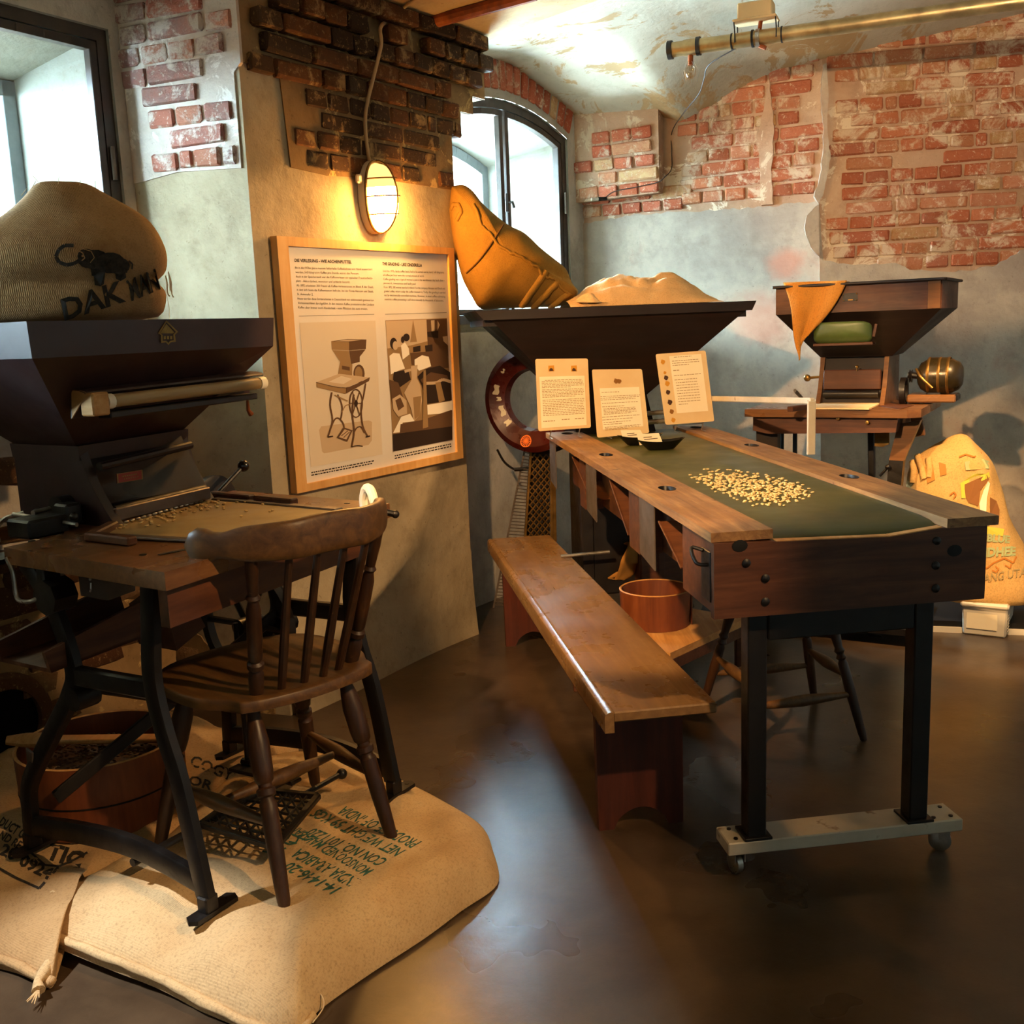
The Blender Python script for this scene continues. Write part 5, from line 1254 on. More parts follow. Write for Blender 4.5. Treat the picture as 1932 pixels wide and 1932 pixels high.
lr = mb.build('guard_ribs', m_tin, guard, 0); lr['kind'] = 'stuff'
mb = MB(); mb.tube(smooth_path([f2.yp(938, 848, 2.85), f2.yp(952, 872, 2.85), f2.yp(972, 886, 2.85), f2.yp(990, 886, 2.85)], 5), .006, 8); mb.tube([f2.yp(970, 886, 2.85), f2.yp(1000, 884, 2.85)], .010, 8); mb.build('oil_pipe', m_iron, m2)
# white rail: post on the right board and tube back to the hopper
pb_ = f2.zp(1530, 858, zb(1.15)); pt_ = f2.yp(1531, 757, pb_.y); te = f2.yp(1338, 752, 2.12)
mb = MB(); mb.bar(pb_, V((pb_.x, pb_.y, pt_.z)), .030, .012, V((0, 1, 0)), .002); mb.build('rail_post', m_white_steel, m2)
mb = MB(); mb.bar(V((pb_.x+.004, pb_.y, pt_.z)), te, .022, .024, UPz, .004); mb.build('rail_tube', m_white_steel, m2)

# ------------------------------------------------------------------ beans on the belt
region = [(1292, 896), (1330, 888), (1395, 890), (1440, 897), (1500, 908), (1540, 928), (1528, 940), (1480, 953), (1420, 953), (1395, 944), (1352, 930), (1318, 915)]
core = [(1312, 905), (1350, 897), (1420, 899), (1490, 912), (1525, 928), (1500, 938), (1470, 947), (1430, 945), (1380, 932), (1335, 918)]
cand = []; r = random.Random(12)
while len(cand) < 620:
    x, y = r.uniform(1285, 1545), r.uniform(885, 957)
    if not inpoly(x, y, region): continue
    if not inpoly(x, y, core) and r.random() < .72: continue
    p = Z(x, y, zb(.5)-.010); l_ = f2.loc(p); p.z = zb(l_.y)-.0118; cand.append(p)
grid_ = {}
put = []
for p in cand:
    key = (round(p.x/.0085), round(p.y/.0085)); k = grid_.get(key, 0); grid_[key] = k+1
    put.append((V((p.x, p.y, p.z+.0036*k)), k))
put.sort(key=lambda t: (-t[1], t[0].y))
vis = put[:300]; rest = put[300:]
for p, k in vis: put_bean(p.x, p.y, p.z, 'pale green coffee bean in the heap on the green belt', 'coffee beans heaped on the green belt', 1.15)
mb = MB()
for p, k in rest: mb.ball((p.x, p.y, p.z+.0022), .006, 7, 5, (1, r.uniform(.7, .9), .42), None)
o = mb.build('coffee_beans', m_bean, None, 60, False); o['kind'] = 'stuff'; tag(o, 'layer of pale coffee beans filling the heap on the green belt', 'beans')

# ------------------------------------------------------------------ placards on the belt
def placard(name, label, px, yv, lines, pics, sheet):
    P = [f2.yp(x, y, yv) for x, y in px]        # TL TR BR BL
    t_ = thing(name, label, 'placard', f2.w(0, 0, 0), f2.ang)
    O_ = P[3]; ex = P[2]-P[3]; ey = P[0]-P[3]
    # rounded corners
    def uv(u, v_): a = P[3].lerp(P[2], u); b = P[0].lerp(P[1], u); return a.lerp(b, v_)
    cr_ = .035; out = []
    for (cx, cy, a0) in [(cr_, cr_, 180), (1-cr_, cr_, 270), (1-cr_, 1-cr_, 0), (cr_, 1-cr_, 90)]:
        for k in range(4): a = math.radians(a0+30*k); out.append(uv(cx+cr_*math.cos(a), cy+cr_*.74*math.sin(a)))
    mb = MB(); mb.prism(out, (0, .004, 0)); mb.build('board', m_card, t_, 0)
    e = V((0, -.0012, 0))
    u0, v0, u1, v1 = sheet; mb = MB(); mb.prism([uv(u0, v0)+e, uv(u1, v0)+e, uv(u1, v1)+e, uv(u0, v1)+e], (0, .001, 0)); mb.build('printed_sheet', m_card_paper, t_, 0)
    mb = MB(); e2 = e*1.6; rr = random.Random(len(label))
    for (v_, a, b, bold) in lines:
        u = a
        while u < b:
            w_ = min(b-u, rr.uniform(.02, .07)); hh = .0042 if not bold else .006
            mb.add([uv(u, v_-hh)+e2, uv(u+w_, v_-hh)+e2, uv(u+w_, v_+hh)+e2, uv(u, v_+hh)+e2], [(0, 1, 2, 3)]); u += w_+.012
    mb.build('printed_lines', m_ink_faint, t_, 0)
    for (u, v_, s_, colr) in pics:
        mb = MB(); k = 9; mb.add([uv(u+s_*(1+.2*math.sin(3*i))*math.cos(i*6.283/k), v_+s_*.74*(1+.2*math.cos(2*i))*math.sin(i*6.283/k))+e2*1.1 for i in range(k)], [tuple(range(k))]); mb.build('bean_picture', colr, t_, 0)
    # foot wire
    zf = zb(yv); mb = MB(); b = uv(.5, .0)
    for u in (.25, .8): a = uv(u, .02); mb.tube([a+V((0, .008, .05)), a+V((0, .008, 0)), V((a.x, yv+.05, zf+.004)), V((a.x, yv-.02, zf+.004))], .0025, 6)
    mb.build('card_stand', m_zinc, t_); return t_
m_ink_faint = flat('faint_print_ink', '#a5855a', .9)
pc = [flat('card_brown', '#8a5a24', .8), flat('card_ochre', '#c88a2c', .8), flat('card_dark', '#4a3020', .8)]
def para(v0, v1, n, a, b, rr=random.Random(2)): return [(v1-(v1-v0)*i/max(1, n-1), a, b-(rr.uniform(0, .3) if i == n-1 else rr.uniform(0, .02)), 0) for i in range(n)]
placard('placard', 'cream placard with two small square pictures above its text, standing on the left side board', [(1010, 676), (1109, 675), (1115, 808), (1016, 815)], 2.08, [(.70, .16, .86, 0)]+para(.60, .68, 5, .1, .9)+para(.47, .57, 6, .1, .9)+para(.22, .43, 10, .1, .9)+[(.14, .1, .32, 1), (.15, .45, .6, 1), (.15, .7, .88, 1)], [], (.06, .05, .92, .75))
def pict(parent_px, yv): pass
pl1 = [o for o in bpy.data.objects if o.name == 'placard'][0]
for (x, y) in [(1040, 695), (1083, 695)]:
    e = f2.yp(x, y, 2.077); mb = MB(); s_ = .0125; mb.prism([e+V((-s_, 0, -s_)), e+V((s_, 0, -s_)), e+V((s_, 0, s_)), e+V((-s_, 0, s_))], (0, .001, 0)); mb.build('small_picture', pc[1], pl1, 0)
    mb = MB(); mb.add([e+V((-.009, -.0008, -.011)), e+V((.009, -.0008, -.011)), e+V((.006, -.0008, -.002)), e+V((-.002, -.0008, .002)), e+V((-.008, -.0008, -.003))], [(0, 1, 2, 3, 4)]); mb.build('small_picture_motif', pc[2], pl1, 0)
placard('placard', 'cream placard with one bean picture centred on top, middle one standing on the belt', [(1117, 696), (1211, 695), (1225, 818), (1127, 827)], 1.99, [(.66, .15, .5, 0)]+para(.55, .6, 3, .12, .9)+para(.45, .5, 2, .14, .85)+para(.34, .42, 5, .16, .8)+para(.26, .30, 2, .12, .86)+para(.19, .22, 2, .14, .7)+para(.11, .15, 3, .16, .85), [(.46, .82, .05, pc[0]), (.52, .815, .045, pc[0])], (.12, .12, .9, .72))
placard('placard', 'tilted cream placard with a column of bean pictures down its left edge', [(1237, 667), (1331, 660), (1348, 796), (1256, 803)], 2.06, [(.93, .35, .7, 0)]+para(.82, .88, 3, .3, .86)+[(.75, .3, .42, 1)]+para(.62, .68, 2, .3, .86)+para(.28, .58, 9, .32, .78), [(.12, .88, .045, pc[1]), (.13, .73, .03, pc[1]), (.14, .66, .045, pc[2]), (.15, .58, .05, pc[1]), (.14, .46, .045, pc[2]), (.15, .32, .05, pc[2]), (.16, .19, .045, pc[0]), (.17, .07, .045, pc[1])], (.26, .16, .9, .95))
# two black sample dishes with name cards
for (x, y, lab, cl, cpx) in [(1247, 846, 'boat-shaped black sample dish nearer the bean heap, holding pale beans', 'small cream name card standing in the nearer black dish', [(1201, 819), (1243, 817), (1250, 834), (1207, 840)]), (1208, 838, 'boat-shaped black sample dish behind the nearer dish, below the middle placard', 'small cream name card standing in the rear black dish', [(1171, 812), (1208, 811), (1217, 826), (1176, 832)])]:
    c = Z(x, y, zb(1.5)-.005); l_ = f2.loc(c); zf = zb(l_.y)-.0115
    d_ = thing('sample_dish', lab, 'dish', (c.x, c.y, zf), f2.ang)
    def boat(k, v_, R=1): a = 2*math.pi*k; e = .0 ; s_ = .55+.45*v_; return V((.10*s_*math.copysign(abs(math.cos(a))**1.25, math.cos(a)), .042*s_*math.copysign(abs(math.sin(a))**.9, math.sin(a)), .002+.034*v_+.010*v_*abs(math.cos(a))**3))
    mb = MB(); mb.grid(lambda k, v_: boat(k, v_), 36, 6, True); n_ = len(mb.v); mb.f.append(tuple(range(36))[::-1])
    mb.v = [tuple(p) for p in mb.v]; mb.build('dish_shell', m_bakelite, d_, 60)
    mb = MB(); rr = random.Random(x)
    for k in range(60):
        a = rr.uniform(0, 6.28); q = math.sqrt(rr.random())*.75; mb.ball((.085*q*math.cos(a), .036*q*math.sin(a), .022), .0058, 6, 4, (1, .75, .45))
    o = mb.build('dish_beans', m_bean, d_, 60); o['kind'] = 'stuff'
    cy = l_.y + .012; P = [f2.yp(a, b, cy) for a, b in cpx]
    k = thing('name_card', lab and cl, 'card', f2.w(0, 0, 0), f2.ang)
    mb = MB(); mb.prism([P[3], P[2], P[1], P[0]], (0, .0012, 0)); mb.build('card_sheet', m_card_paper, k, 0)
    for v_, a, b in [(.62, .25, .62), (.42, .25, .85)]:
        mb = MB(); L0, L1 = P[3].lerp(P[0], v_), P[2].lerp(P[1], v_); q0, q1 = L0.lerp(L1, a), L0.lerp(L1, b); e = V((0, -.0008, 0)); mb.add([q0+e, q1+e, q1+e+V((0, 0, .003)), q0+e+V((0, 0, .003))], [(0, 1, 2, 3)]); mb.build('printed_line', m_ink_grey, k, 0)

# ================================================================== bench
f3b = Fr((.2265, 2.6575), math.degrees(.1463))
be = thing('wooden_bench', 'long polished red-brown wooden bench standing in front of the belt table', 'bench', f3b.o, f3b.ang)
W_, L_b, hb = .314, 2.431, .449
mb = MB(); mb.box((W_/2+.012, L_b/2, hb-.015), (W_-.024, L_b, .030), .004); mb.build('seat_plank', m_bench, be)
mb = MB(); pr = [(.0, hb-.058), (.026, hb-.058), (.026, hb-.004), (.020, hb+.0005), (.010, hb-.001), (.003, hb-.006), (.0, hb-.014)]
mb.prism([(x, 0, z) for x, z in pr], (0, L_b, 0)); mb.build('edge_moulding', m_bench, be, 30)
mb = MB(); mb.box((W_-.02, L_b/2, hb-.052), (.02, L_b-.3, .045), .003); mb.build('seat_rail', m_bench, be)
for y in (.216, L_b-.352):
    w0, w1 = .026, W_-.03; pts = [(w0, y, .0), (w0+.045, y, .0)]
    pts += [(w0+.045+(w1-w0-.09)*k/12, y, .001+.062*math.sin(math.pi*k/12)**.6) for k in range(1, 12)]+[(w1-.045, y, 0), (w1, y, 0), (w1, y, hb-.03), (w0-.004, y, hb-.03)]
    mb = MB(); mb.prism(pts, (0, .03, 0)); mb.build('bench_end', m_bench_dark, be, 0)
mb = MB(); mb.bar((W_/2, .24, .16), (W_/2, L_b-.34, .16), .02, .07, UPz, .003); mb.build('stretcher', m_bench_dark, be)

# ================================================================== stool under the belt table, low platform, tub, bin, bag
LEGP = [Z(1405, 1430), Z(1630, 1397), Z(1537, 1325), Z(1322, 1345)]; cs = sum(LEGP, V())/4
stl = thing('turned_leg_stool', 'low brown stool with four turned splayed legs under the belt table', 'stool', (cs.x, cs.y, 0))
mb = MB(); mb.lathe([(.0001, .545), (.14, .545), (.165, .551), (.17, .563), (.16, .573), (.0001, .569)], 40); mb.build('seat', m_chair, stl)
lt = []
for p in LEGP:
    q = p-cs; a = V((q.x, q.y, 0)); b = V((q.x*.48, q.y*.48, .547)); lt.append((a, b)); mb = MB(); turned(mb, a, b, [(0, .011), (.05, .014), (.35, .0185), (.50, .017), (.52, .012), (.535, .019), (.56, .012), (.58, .019), (.60, .014), (.75, .021), (.88, .018), (1, .013)]); mb.build('leg', m_chair_z, stl)
for i, j, t_ in ((0, 1, .30), (3, 2, .30), (0, 3, .42), (1, 2, .42)):
    mb = MB(); turned(mb, lt[i][0].lerp(lt[i][1], t_), lt[j][0].lerp(lt[j][1], t_), ST); mb.build('stretcher', m_chair, stl)
pf = [V((.572, 3.762, .0)), V((.955, 4.185, 0)), V((.60, 4.51, 0)), V((.22, 4.085, 0))]
cpf = sum(pf, V())/4; plat = thing('low_platform', 'low pale wooden platform beneath the belt table, carrying the small tub', 'platform', (cpf.x, cpf.y, 0))
mb = MB(); mb.prism([p-cpf+UPz*.222 for p in pf], (0, 0, .028)); mb.build('platform_board', m_pale_plank, plat, 0)
for i in range(4):
    a, b = pf[i]-cpf, pf[(i+1) % 4]-cpf; mb = MB(); mb.bar(a*.96+UPz*.2, b*.96+UPz*.2, .022, .045, UPz, .002); mb.build('platform_rail', m_table_red, plat)
    mb = MB(); mb.box((a.x*.93, a.y*.93, .1), (.045, .045, .2), .003); mb.build('leg', m_table_red, plat)
t2c = Z(1237, 1176, .25)
tub2 = tub('wooden_tub', 'small round empty bentwood tub standing on the low platform beside the bench', (t2c.x, t2c.y, .25), .137, .146, .15)
bx = Z(1212, 1122, .25)
bin_ = thing('wooden_bin', 'dark upright wooden bin behind the small tub under the belt table', 'bin', (bx.x+.06, bx.y+.12, .25), .3)
mb = MB()
for (x, y, sx, sy) in [(-.1, 0, .014, .2), (.1, 0, .014, .2), (0, -.1, .2, .014), (0, .1, .2, .014)]: mb.box((x, y, .13), (sx, sy, .26), .002)
mb.box((0, 0, .01), (.2, .2, .014), .001); mb.build('bin_shell', m_table_red, bin_); mb = MB(); mb.box((.0, -.109, .13), (.03, .006, .25), .001); mb.build('bin_batten', m_table_red, bin_)
yb = bx.y+.02
mouth = [(1147, 1092), (1144, 1072), (1150, 1050), (1164, 1033), (1184, 1024), (1181, 1038), (1172, 1056), (1167, 1075), (1159, 1092)]
mth = smooth_path([Yp(x, y, yb+.05*math.sin(i*.8)) for i, (x, y) in enumerate(mouth)]+[Yp(1147, 1092, yb)], 4)
bk = [Yp(x, y, yb+.06) for x, y in [(1200, 1075), (1196, 1060), (1200, 1048), (1210, 1040), (1224, 1040), (1226, 1045), (1224, 1055), (1222, 1064), (1212, 1072)]]
bk = smooth_path(bk+[bk[0]], 4)
mb = MB(); n = len(mth); rowsb = 8
vs = []
for j in range(rowsb):
    t_ = j/(rowsb-1)
    for i in range(n):
        p = mth[i].lerp(bk[i], t_); p = p + V((0, 0, .018*math.sin(math.pi*t_)*math.sin(i*.5))) + V((0, -.02*math.sin(math.pi*t_), 0)); vs.append(p)
fs = [(j*n+i, j*n+i+1, (j+1)*n+i+1, (j+1)*n+i) for j in range(rowsb-1) for i in range(n-1)]
mb.add(vs, fs); o = mb.build('canvas_bag', m_canvas, None, 80); so = o.modifiers.new('thick', 'SOLIDIFY'); so.thickness = .004; tag(o, 'ochre canvas bag with open mouth draped over the dark wooden bin', 'bag')
# ================================================================== sacks at the second hopper
def blob(outline, depth, yv, seed, nrm_dir=None, rows=26, wr=.012, tilt=0.):
    """filled sack from its outline seen square-on: swollen cushion either side of the outline plane"""
    pts = smooth_path([Yp(x, y, yv+tilt*(x-outline[0][0])/400) for x, y in outline]+[Yp(*outline[0], yv)], 5)[:-1]
    n = len(pts); c = sum(pts, V())/n; mb = MB()
    def side(sg):
        out = []
        for j in range(1, rows):
            k = j/rows
            for i, p in enumerate(pts):
                q = c + (p-c)*(1-k); e = math.sqrt(max(0, 1-(1-k)**2.2))
                w_ = noise.noise(q*6+V((seed, 0, sg)))*wr + noise.noise(q*15+V((seed, 3, sg)))*wr*.35
                out.append(q + V((0, sg*(depth*e + w_*e), w_*.3)))
        out.append(c + V((0, sg*depth, 0))); return out
    vs = list(pts); fs = []
    for sg in (-1, 1):
        b = len(vs); s_ = side(sg); vs += s_
        for i in range(n): fs.append((i, (i+1) % n, b+(i+1) % n, b+i))
        for j in range(rows-2):
            for i in range(n): k = (i+1) % n; fs.append((b+j*n+i, b+j*n+k, b+(j+1)*n+k, b+(j+1)*n+i))
        last = b+(rows-2)*n; cc = len(vs)-1
        for i in range(n): fs.append((last+i, last+(i+1) % n, cc))
    mb.add(vs, fs); return mb
oy = [(852, 352), (872, 348), (890, 358), (905, 378), (930, 402), (960, 425), (990, 440), (1020, 468), (1050, 492), (1068, 508), (1080, 535), (1090, 548), (1087, 560), (1075, 572), (1050, 578), (1000, 580), (950, 582), (908, 583), (890, 560), (872, 525), (860, 480), (851, 430), (847, 400), (849, 375)]
ys_ = f2.w(0, 2.42, 0).y
mb = blob(oy, .17, ys_, 3.)
sy = mb.build('coffee_sack', m_burlap_yellow, None, 80); tag(sy, 'full ochre sack with a stitched seam, leaning from the hopper against the window', 'sack')
D = Decal(sy, .004)
def seamline(pts, name, rad, mat, sack, jag=.0, sink=.003):
    DD = Decal(sack, sink); P = [DD.pt(x, y) for x, y in smooth2(pts, 5)]; P = [p for p in P if p is not None]
    mb = MB(); mb.tube([p+V((0, 0, jag*noise.noise(p*60))) for p in P], rad, 7); return mb.build(name, mat, sack, 60)
def smooth2(pts, n): return [(p.x, p.y) for p in smooth_path([V((x, y, 0)) for x, y in pts], n)]
seamline([(893, 384), (902, 405), (908, 425), (925, 442), (940, 462), (955, 470), (975, 482), (1000, 496), (1015, 505), (1025, 520), (1045, 527), (1060, 545), (1078, 556)], 'stitched_seam', .007, m_burlap_yellow, sy, .012)
seamline([(950, 424), (932, 452), (905, 490), (880, 515)], 'cord', .004, flat('dark_cord', '#5a3c14', .9), sy)
seamline([(1030, 512), (1010, 540), (985, 575)], 'fold_ridge', .020, m_burlap_yellow, sy, .014, -.009)
seamline([(1052, 530), (1030, 555), (1008, 578)], 'fold_ridge', .020, m_burlap_yellow, sy, .014, -.009)
seamline([(1072, 552), (1055, 565), (1040, 578)], 'fold_ridge', .018, m_burlap_yellow, sy, .014, -.008)
seamline([(851, 395), (858, 385), (866, 388), (870, 402), (862, 412)], 'fold_ridge', .010, m_burlap_yellow, sy, .008)
# empty sacks heaped on the hopper
def heapz(u, v_):
    px = 1075+290*u
    yt = [568, 556, 540, 524, 520, 524, 526, 521, 524, 535, 552, 566]; k = u*(len(yt)-1); i = min(int(k), len(yt)-2); yy = yt[i]+(yt[i+1]-yt[i])*(k-i)
    a = f2.yp(px, 571, 2.14); b = f2.yp(px, yy, 2.42)
    hgt = max(0.004, b.z-1.552)
    s_ = math.sin(math.pi*min(1, v_*1.02))**.7
    p = V((a.x+(b.x-a.x)*v_, 2.13+.55*v_, 1.550 + hgt*s_))
    wv = noise.noise(V((p.x*5+p.y*14, p.y*9, 1.)))*.022 + (.5-abs(noise.noise(V((p.x*3.2+p.y*2, p.y*15-p.x*5, 5.)))))*.035-.012 + noise.noise(V((p.x*12, p.y*30, 2.)))*.006
    wv += .013*math.sin(24*v_-5*u+5*noise.noise(V((u*5, v_*3, 8.)))) + .004*math.sin(41*v_+3*u+6*noise.noise(V((u*7, v_*4, 2.))))
    p.z = max(1.550, p.z + wv*s_*math.sin(math.pi*u)**.5); return p
mb = MB(); mb.grid(heapz, 70, 40); o = mb.build('empty_sack', m_burlap, m2, 80); o.parent = None; o.location = f2.o; o.rotation_euler = (0, 0, f2.ang); tag(o, 'crumpled empty tan sacks heaped on top of the black hopper', 'sack')
mb = MB()
def fold(u, v_):
    px = 1092+55*u; a = f2.yp(px, 572-11*math.sin(math.pi*u)*v_-3*v_, 2.125); return V((a.x, 2.125+.09*v_+.01*math.sin(9*u), a.z+.003+.012*v_*math.sin(math.pi*u)))
mb.grid(fold, 20, 8); e = mb.build('folded_edge', m_burlap_pale, o, 80)

# ================================================================== right-hand sorting machine
P3 = Yp(1405, 772, 4.78); f3 = Fr((P3.x, P3.y), -30); z3 = P3.z
m3 = thing('sorting_machine', 'smaller wooden sorting machine with draped hopper, at the back wall on the right', 'machine', f3.o, f3.ang)
fr3 = f3.zp(1735, 789, z3)
W3 = f3.yp(1737, 789, .03).x
mb = MB(); mb.prism([(0, 0, z3-.035), (W3-.05, .0, z3-.035), (W3, .04, z3-.035), (W3, .62, z3-.035), (0, .62, z3-.035)], (0, 0, .035)); tt3 = mb.build('table_top', m_table, m3, 0)
mb = MB(); mb.prism([(.03, .03, z3-.036), (W3-.09, .03, z3-.036), (W3-.10, .03, z3-.10), (.10, .03, z3-.115), (.03, .03, z3-.10)], (0, .5, 0)); dr3 = mb.build('drawer', m_table_red, m3, 0)
for (x, y) in [(1582, 789), (1637, 797)]:
    p = f3.yp(x, y, .028); mb = MB(); mb.lathe([(.006, 0), (.010, .008), (.008, .014), (.0001, .016)], 12, Matrix.Translation(p) @ Matrix.Rotation(math.pi/2, 4, 'X')); mb.build('knob' if x < 1600 else 'drawer_key', m_brass, dr3)
mb = MB(); mb.prism([f3.zp(x, y, z3+.002) for x, y in [(1532, 772), (1535, 756), (1600, 754), (1667, 760), (1640, 773)]], (0, 0, .006)); mb.build('tray', m_card, m3, 0)
mb = MB(); mb.prism([f3.zp(x, y, z3+.0005) for x, y in [(1655, 766), (1680, 761), (1724, 765), (1700, 772)]], (0, 0, .002)); mb.build('slot_plate', m_table_red, m3, 0)
mb = MB(); mb.bar(f3.zp(1490, 772, z3+.012), f3.zp(1520, 768, z3+.012), .03, .022, UPz, .003); mb.build('wooden_stop', m_table_red, m3)
# body
bF = .22
nl, nr_ = f3.yp(1549, 674, bF+.10), f3.yp(1684, 674, bF+.10); bl, br_ = f3.yp(1538, 757, bF), f3.yp(1668, 762, bF)
x0, x1 = bl.x, br_.x; zn = nl.z
for xx, dx in ((x0, .02), (x1-.02, .02)):
    mb = MB(); mb.prism([(xx, bF, z3), (xx+.0, bF+.05, z3+.08), (xx+.0, bF+.10, zn), (xx, bF+.36, zn), (xx, bF+.36, z3)], (dx, 0, 0)); mb.build('side_cheek', m_table, m3, 0)
mb = MB(); mb.prism([(x0+.02, bF+.06, z3+.001), (x0+.02, bF+.06, z3+.05), (x0+.02, bF+.12, zn), (x0+.02, bF+.35, zn), (x0+.02, bF+.35, z3+.001)], (x1-x0-.04, 0, 0)); mb.build('body', m_hopper_wood, m3, 0)
mb = MB(); q = (zn-z3); mb.box(((x0+x1)/2, bF+.055, z3+q*.62-.02), (x1-x0-.05, .02, q*.42), .004); ff = mb.build('front_flap', m_table_red, m3)
mb = MB(); mb.tube([((x0+.03), bF+.03, z3+.05), (x1-.03, bF+.03, z3+.05)], .016, 12); mb.build('feed_roller', m_iron, m3)
for k in range(12): pass
mb = MB(); p = f3.yp(1617, 692, bF+.04); mb.tube([p, p-UPz*.02], .004, 6); mb.ball(tuple(p), .008); mb.build('flap_catch', m_brass, m3)
# hopper
bR = .12
TL, TR, BLr, BRr = f3.yp(1464, 541, bR), f3.yp(1778, 531, bR), f3.yp(1464, 590, bR), f3.yp(1750, 587, bR)
zt3 = (TL.z+TR.z)/2; zl3 = (BLr.z+BRr.z)/2; dp3 = .52
rimq = [(TL.x, bR), (TR.x, bR), (TR.x, bR+dp3), (TL.x, bR+dp3)]
neck = [(nl.x, bF+.09), (nr_.x, bF+.09), (nr_.x, bF+.36), (nl.x, bF+.36)]
mb = MB(); frust(mb, neck, rimq, zn, zl3); mb.build('hopper', m_hopper_wood, m3, 0)
mb = MB(); frust(mb, rimq, rimq, zl3, zt3); ri = [(TL.x+.02, bR+.02), (TR.x-.02, bR+.02), (TR.x-.02, bR+dp3-.02), (TL.x+.02, bR+dp3-.02)]
mb.add([V((*p, zt3)) for p in rimq]+[V((*p, zt3)) for p in ri]+[V((*p, zl3)) for p in ri], [(i, (i+1) % 4, 4+(i+1) % 4, 4+i) for i in range(4)]+[(4+i, 4+(i+1) % 4, 8+(i+1) % 4, 8+i) for i in range(4)]); rim3 = mb.build('hopper_rim', m_table_red, m3, 0)
mb = MB(); mb.bar((TL.x-.012, bR-.006, zt3+.004), (TR.x+.012, bR-.006, zt3+.004), .03, .012, UPz, .003); mb.bar((TR.x+.004, bR, zt3+.004), (TR.x+.004, bR+dp3, zt3+.004), .03, .012, UPz, .003); mb.build('rim_moulding', m_hopper_wood, m3)
mb = MB(); mb.bar((TR.x-.03, bR-.003, zl3), (TR.x-.03, bR-.003, zt3), .05, .008, V((0, 1, 0)), .001); mb.build('corner_board', m_table, m3)
mb = MB(); P = [f3.yp(x, y, bR-.002) for x, y in [(1589, 554), (1618, 552), (1618, 568), (1590, 569)]]; mb.prism(P, (0, .003, 0)); np3 = mb.build('name_plate', m_iron, m3, 0)
mb = MB()
for x, y in [(1591, 556), (1616, 554), (1616, 566), (1592, 567)]: mb.ball(tuple(f3.yp(x, y, bR-.004)), .003, 6, 4)
P = [f3.yp(x, y, bR-.0035) for x, y in [(1600, 565), (1609, 564.5), (1609, 566.5), (1600, 567)]]; mb.add(P, [(0, 1, 2, 3)])
mb.build('plate_rivets', m_brass, np3)
# cushion on the hopper front
pc_ = f3.yp(1593, 628, .17); w3c = (f3.yp(1648, 628, .17)-f3.yp(1538, 628, .17)).length
mb = MB(); 
def cush(k, v_):
    a = 2*math.pi*k; R_ = math.sin(math.pi*v_)**.55; sq = lambda t_: math.copysign(abs(t_)**.35, t_)
    return V((pc_.x+w3c/2*sq(math.cos(a))*R_, pc_.y-.035-.03*math.cos(math.pi*v_), pc_.z+.042*sq(math.sin(a))*R_ + .022*math.cos(math.pi*v_)))
mb.grid(cush, 40, 16, True); mb.build('arm_cushion', m_cushion, m3, 60)
mb = MB(); mb.bar((pc_.x-w3c*.5, pc_.y-.02, pc_.z-.05), (pc_.x+w3c*.52, pc_.y-.02, pc_.z-.048), .05, .012, UPz, .002); mb.bar((pc_.x+w3c*.52, pc_.y-.03, pc_.z-.02), (pc_.x+w3c*.56, pc_.y-.03, pc_.z+.035), .012, .01, V((0, 1, 0)), .001); mb.build('cushion_shelf', m_table_red, m3)
mb = MB(); k0 = f3.yp(1523, 713, bF+.1); mb.ball(tuple(k0), .017, 14, 10, (1, .6, 1)); mb.tube([k0, k0+V((.07, 0, .004))], .006, 8); mb.build('adjusting_knob', m_brass, m3)
mb = MB(); mb.tube([f3.zp(1500, 737, z3+.06), f3.zp(1512, 750, z3+.01)], .008, 8); mb.build('small_lever', m_iron, m3)
# motor on its bracket
my = .36
a, b = f3.yp(1729, 712, my), f3.yp(1820, 706, my); ax = (b-a); mr = abs((f3.yp(1775, 674, my)-f3.yp(1775, 744, my)).z)/2; L3 = ax.length
c0 = (a+b)/2; c0 = V((c0.x, my, c0.z)); Mx = Matrix.Translation(c0) @ Matrix.Rotation(math.pi/2, 4, 'Y')
h = L3/2
mt = thing('electric_motor', 'old olive electric motor on a bracket at the right of the back machine', 'motor', f3.o, f3.ang)
mb = MB(); mb.lathe([(.0001, -h*.92), (mr*.45, -h*.92), (mr*.72, -h*.8), (mr*.93, -h*.5), (mr*.93, -h*.46), (mr, -h*.44), (mr, h*.36), (mr*.93, h*.38), (mr*.92, h*.5), (mr*.75, h*.8), (mr*.5, h*.92), (.0001, h*.95)], 36, Mx); mb.build('motor_body', m_motor, mt)
for t_ in (-.44, .0, .37): mb = MB(); mb.lathe([(mr, h*t_-.006), (mr*1.03, h*t_), (mr, h*t_+.006)], 36, Mx, False, False); mb.build('motor_band', m_brass, mt)
mb = MB(); mb.tube([c0+V((-h*.9, 0, 0)), c0+V((-h*1.35, 0, .005))], .014, 12); mb.lathe([(.03, -h*1.28), (.022, -h*1.24), (.03, -h*1.18)], 20, Mx); mb.build('motor_pulley', m_iron, mt)
mb = MB(); mb.tube(smooth_path([c0+V((-h*.95, -mr*.5, mr*.4)), c0+V((-h*.7, -mr*.9, 0)), c0+V((-h*.2, -mr*.95, -mr*.6))], 5), .006, 8); mb.build('motor_lead', m_brass, mt)
mb = MB(); mb.box((c0.x, c0.y, c0.z-mr-.012), (L3*.8, .12, .03), .006); mb.box((c0.x-.02, c0.y-.02, c0.z-mr+.004), (.06, .05, .02), .004); mb.build('motor_foot', m_iron, mt)
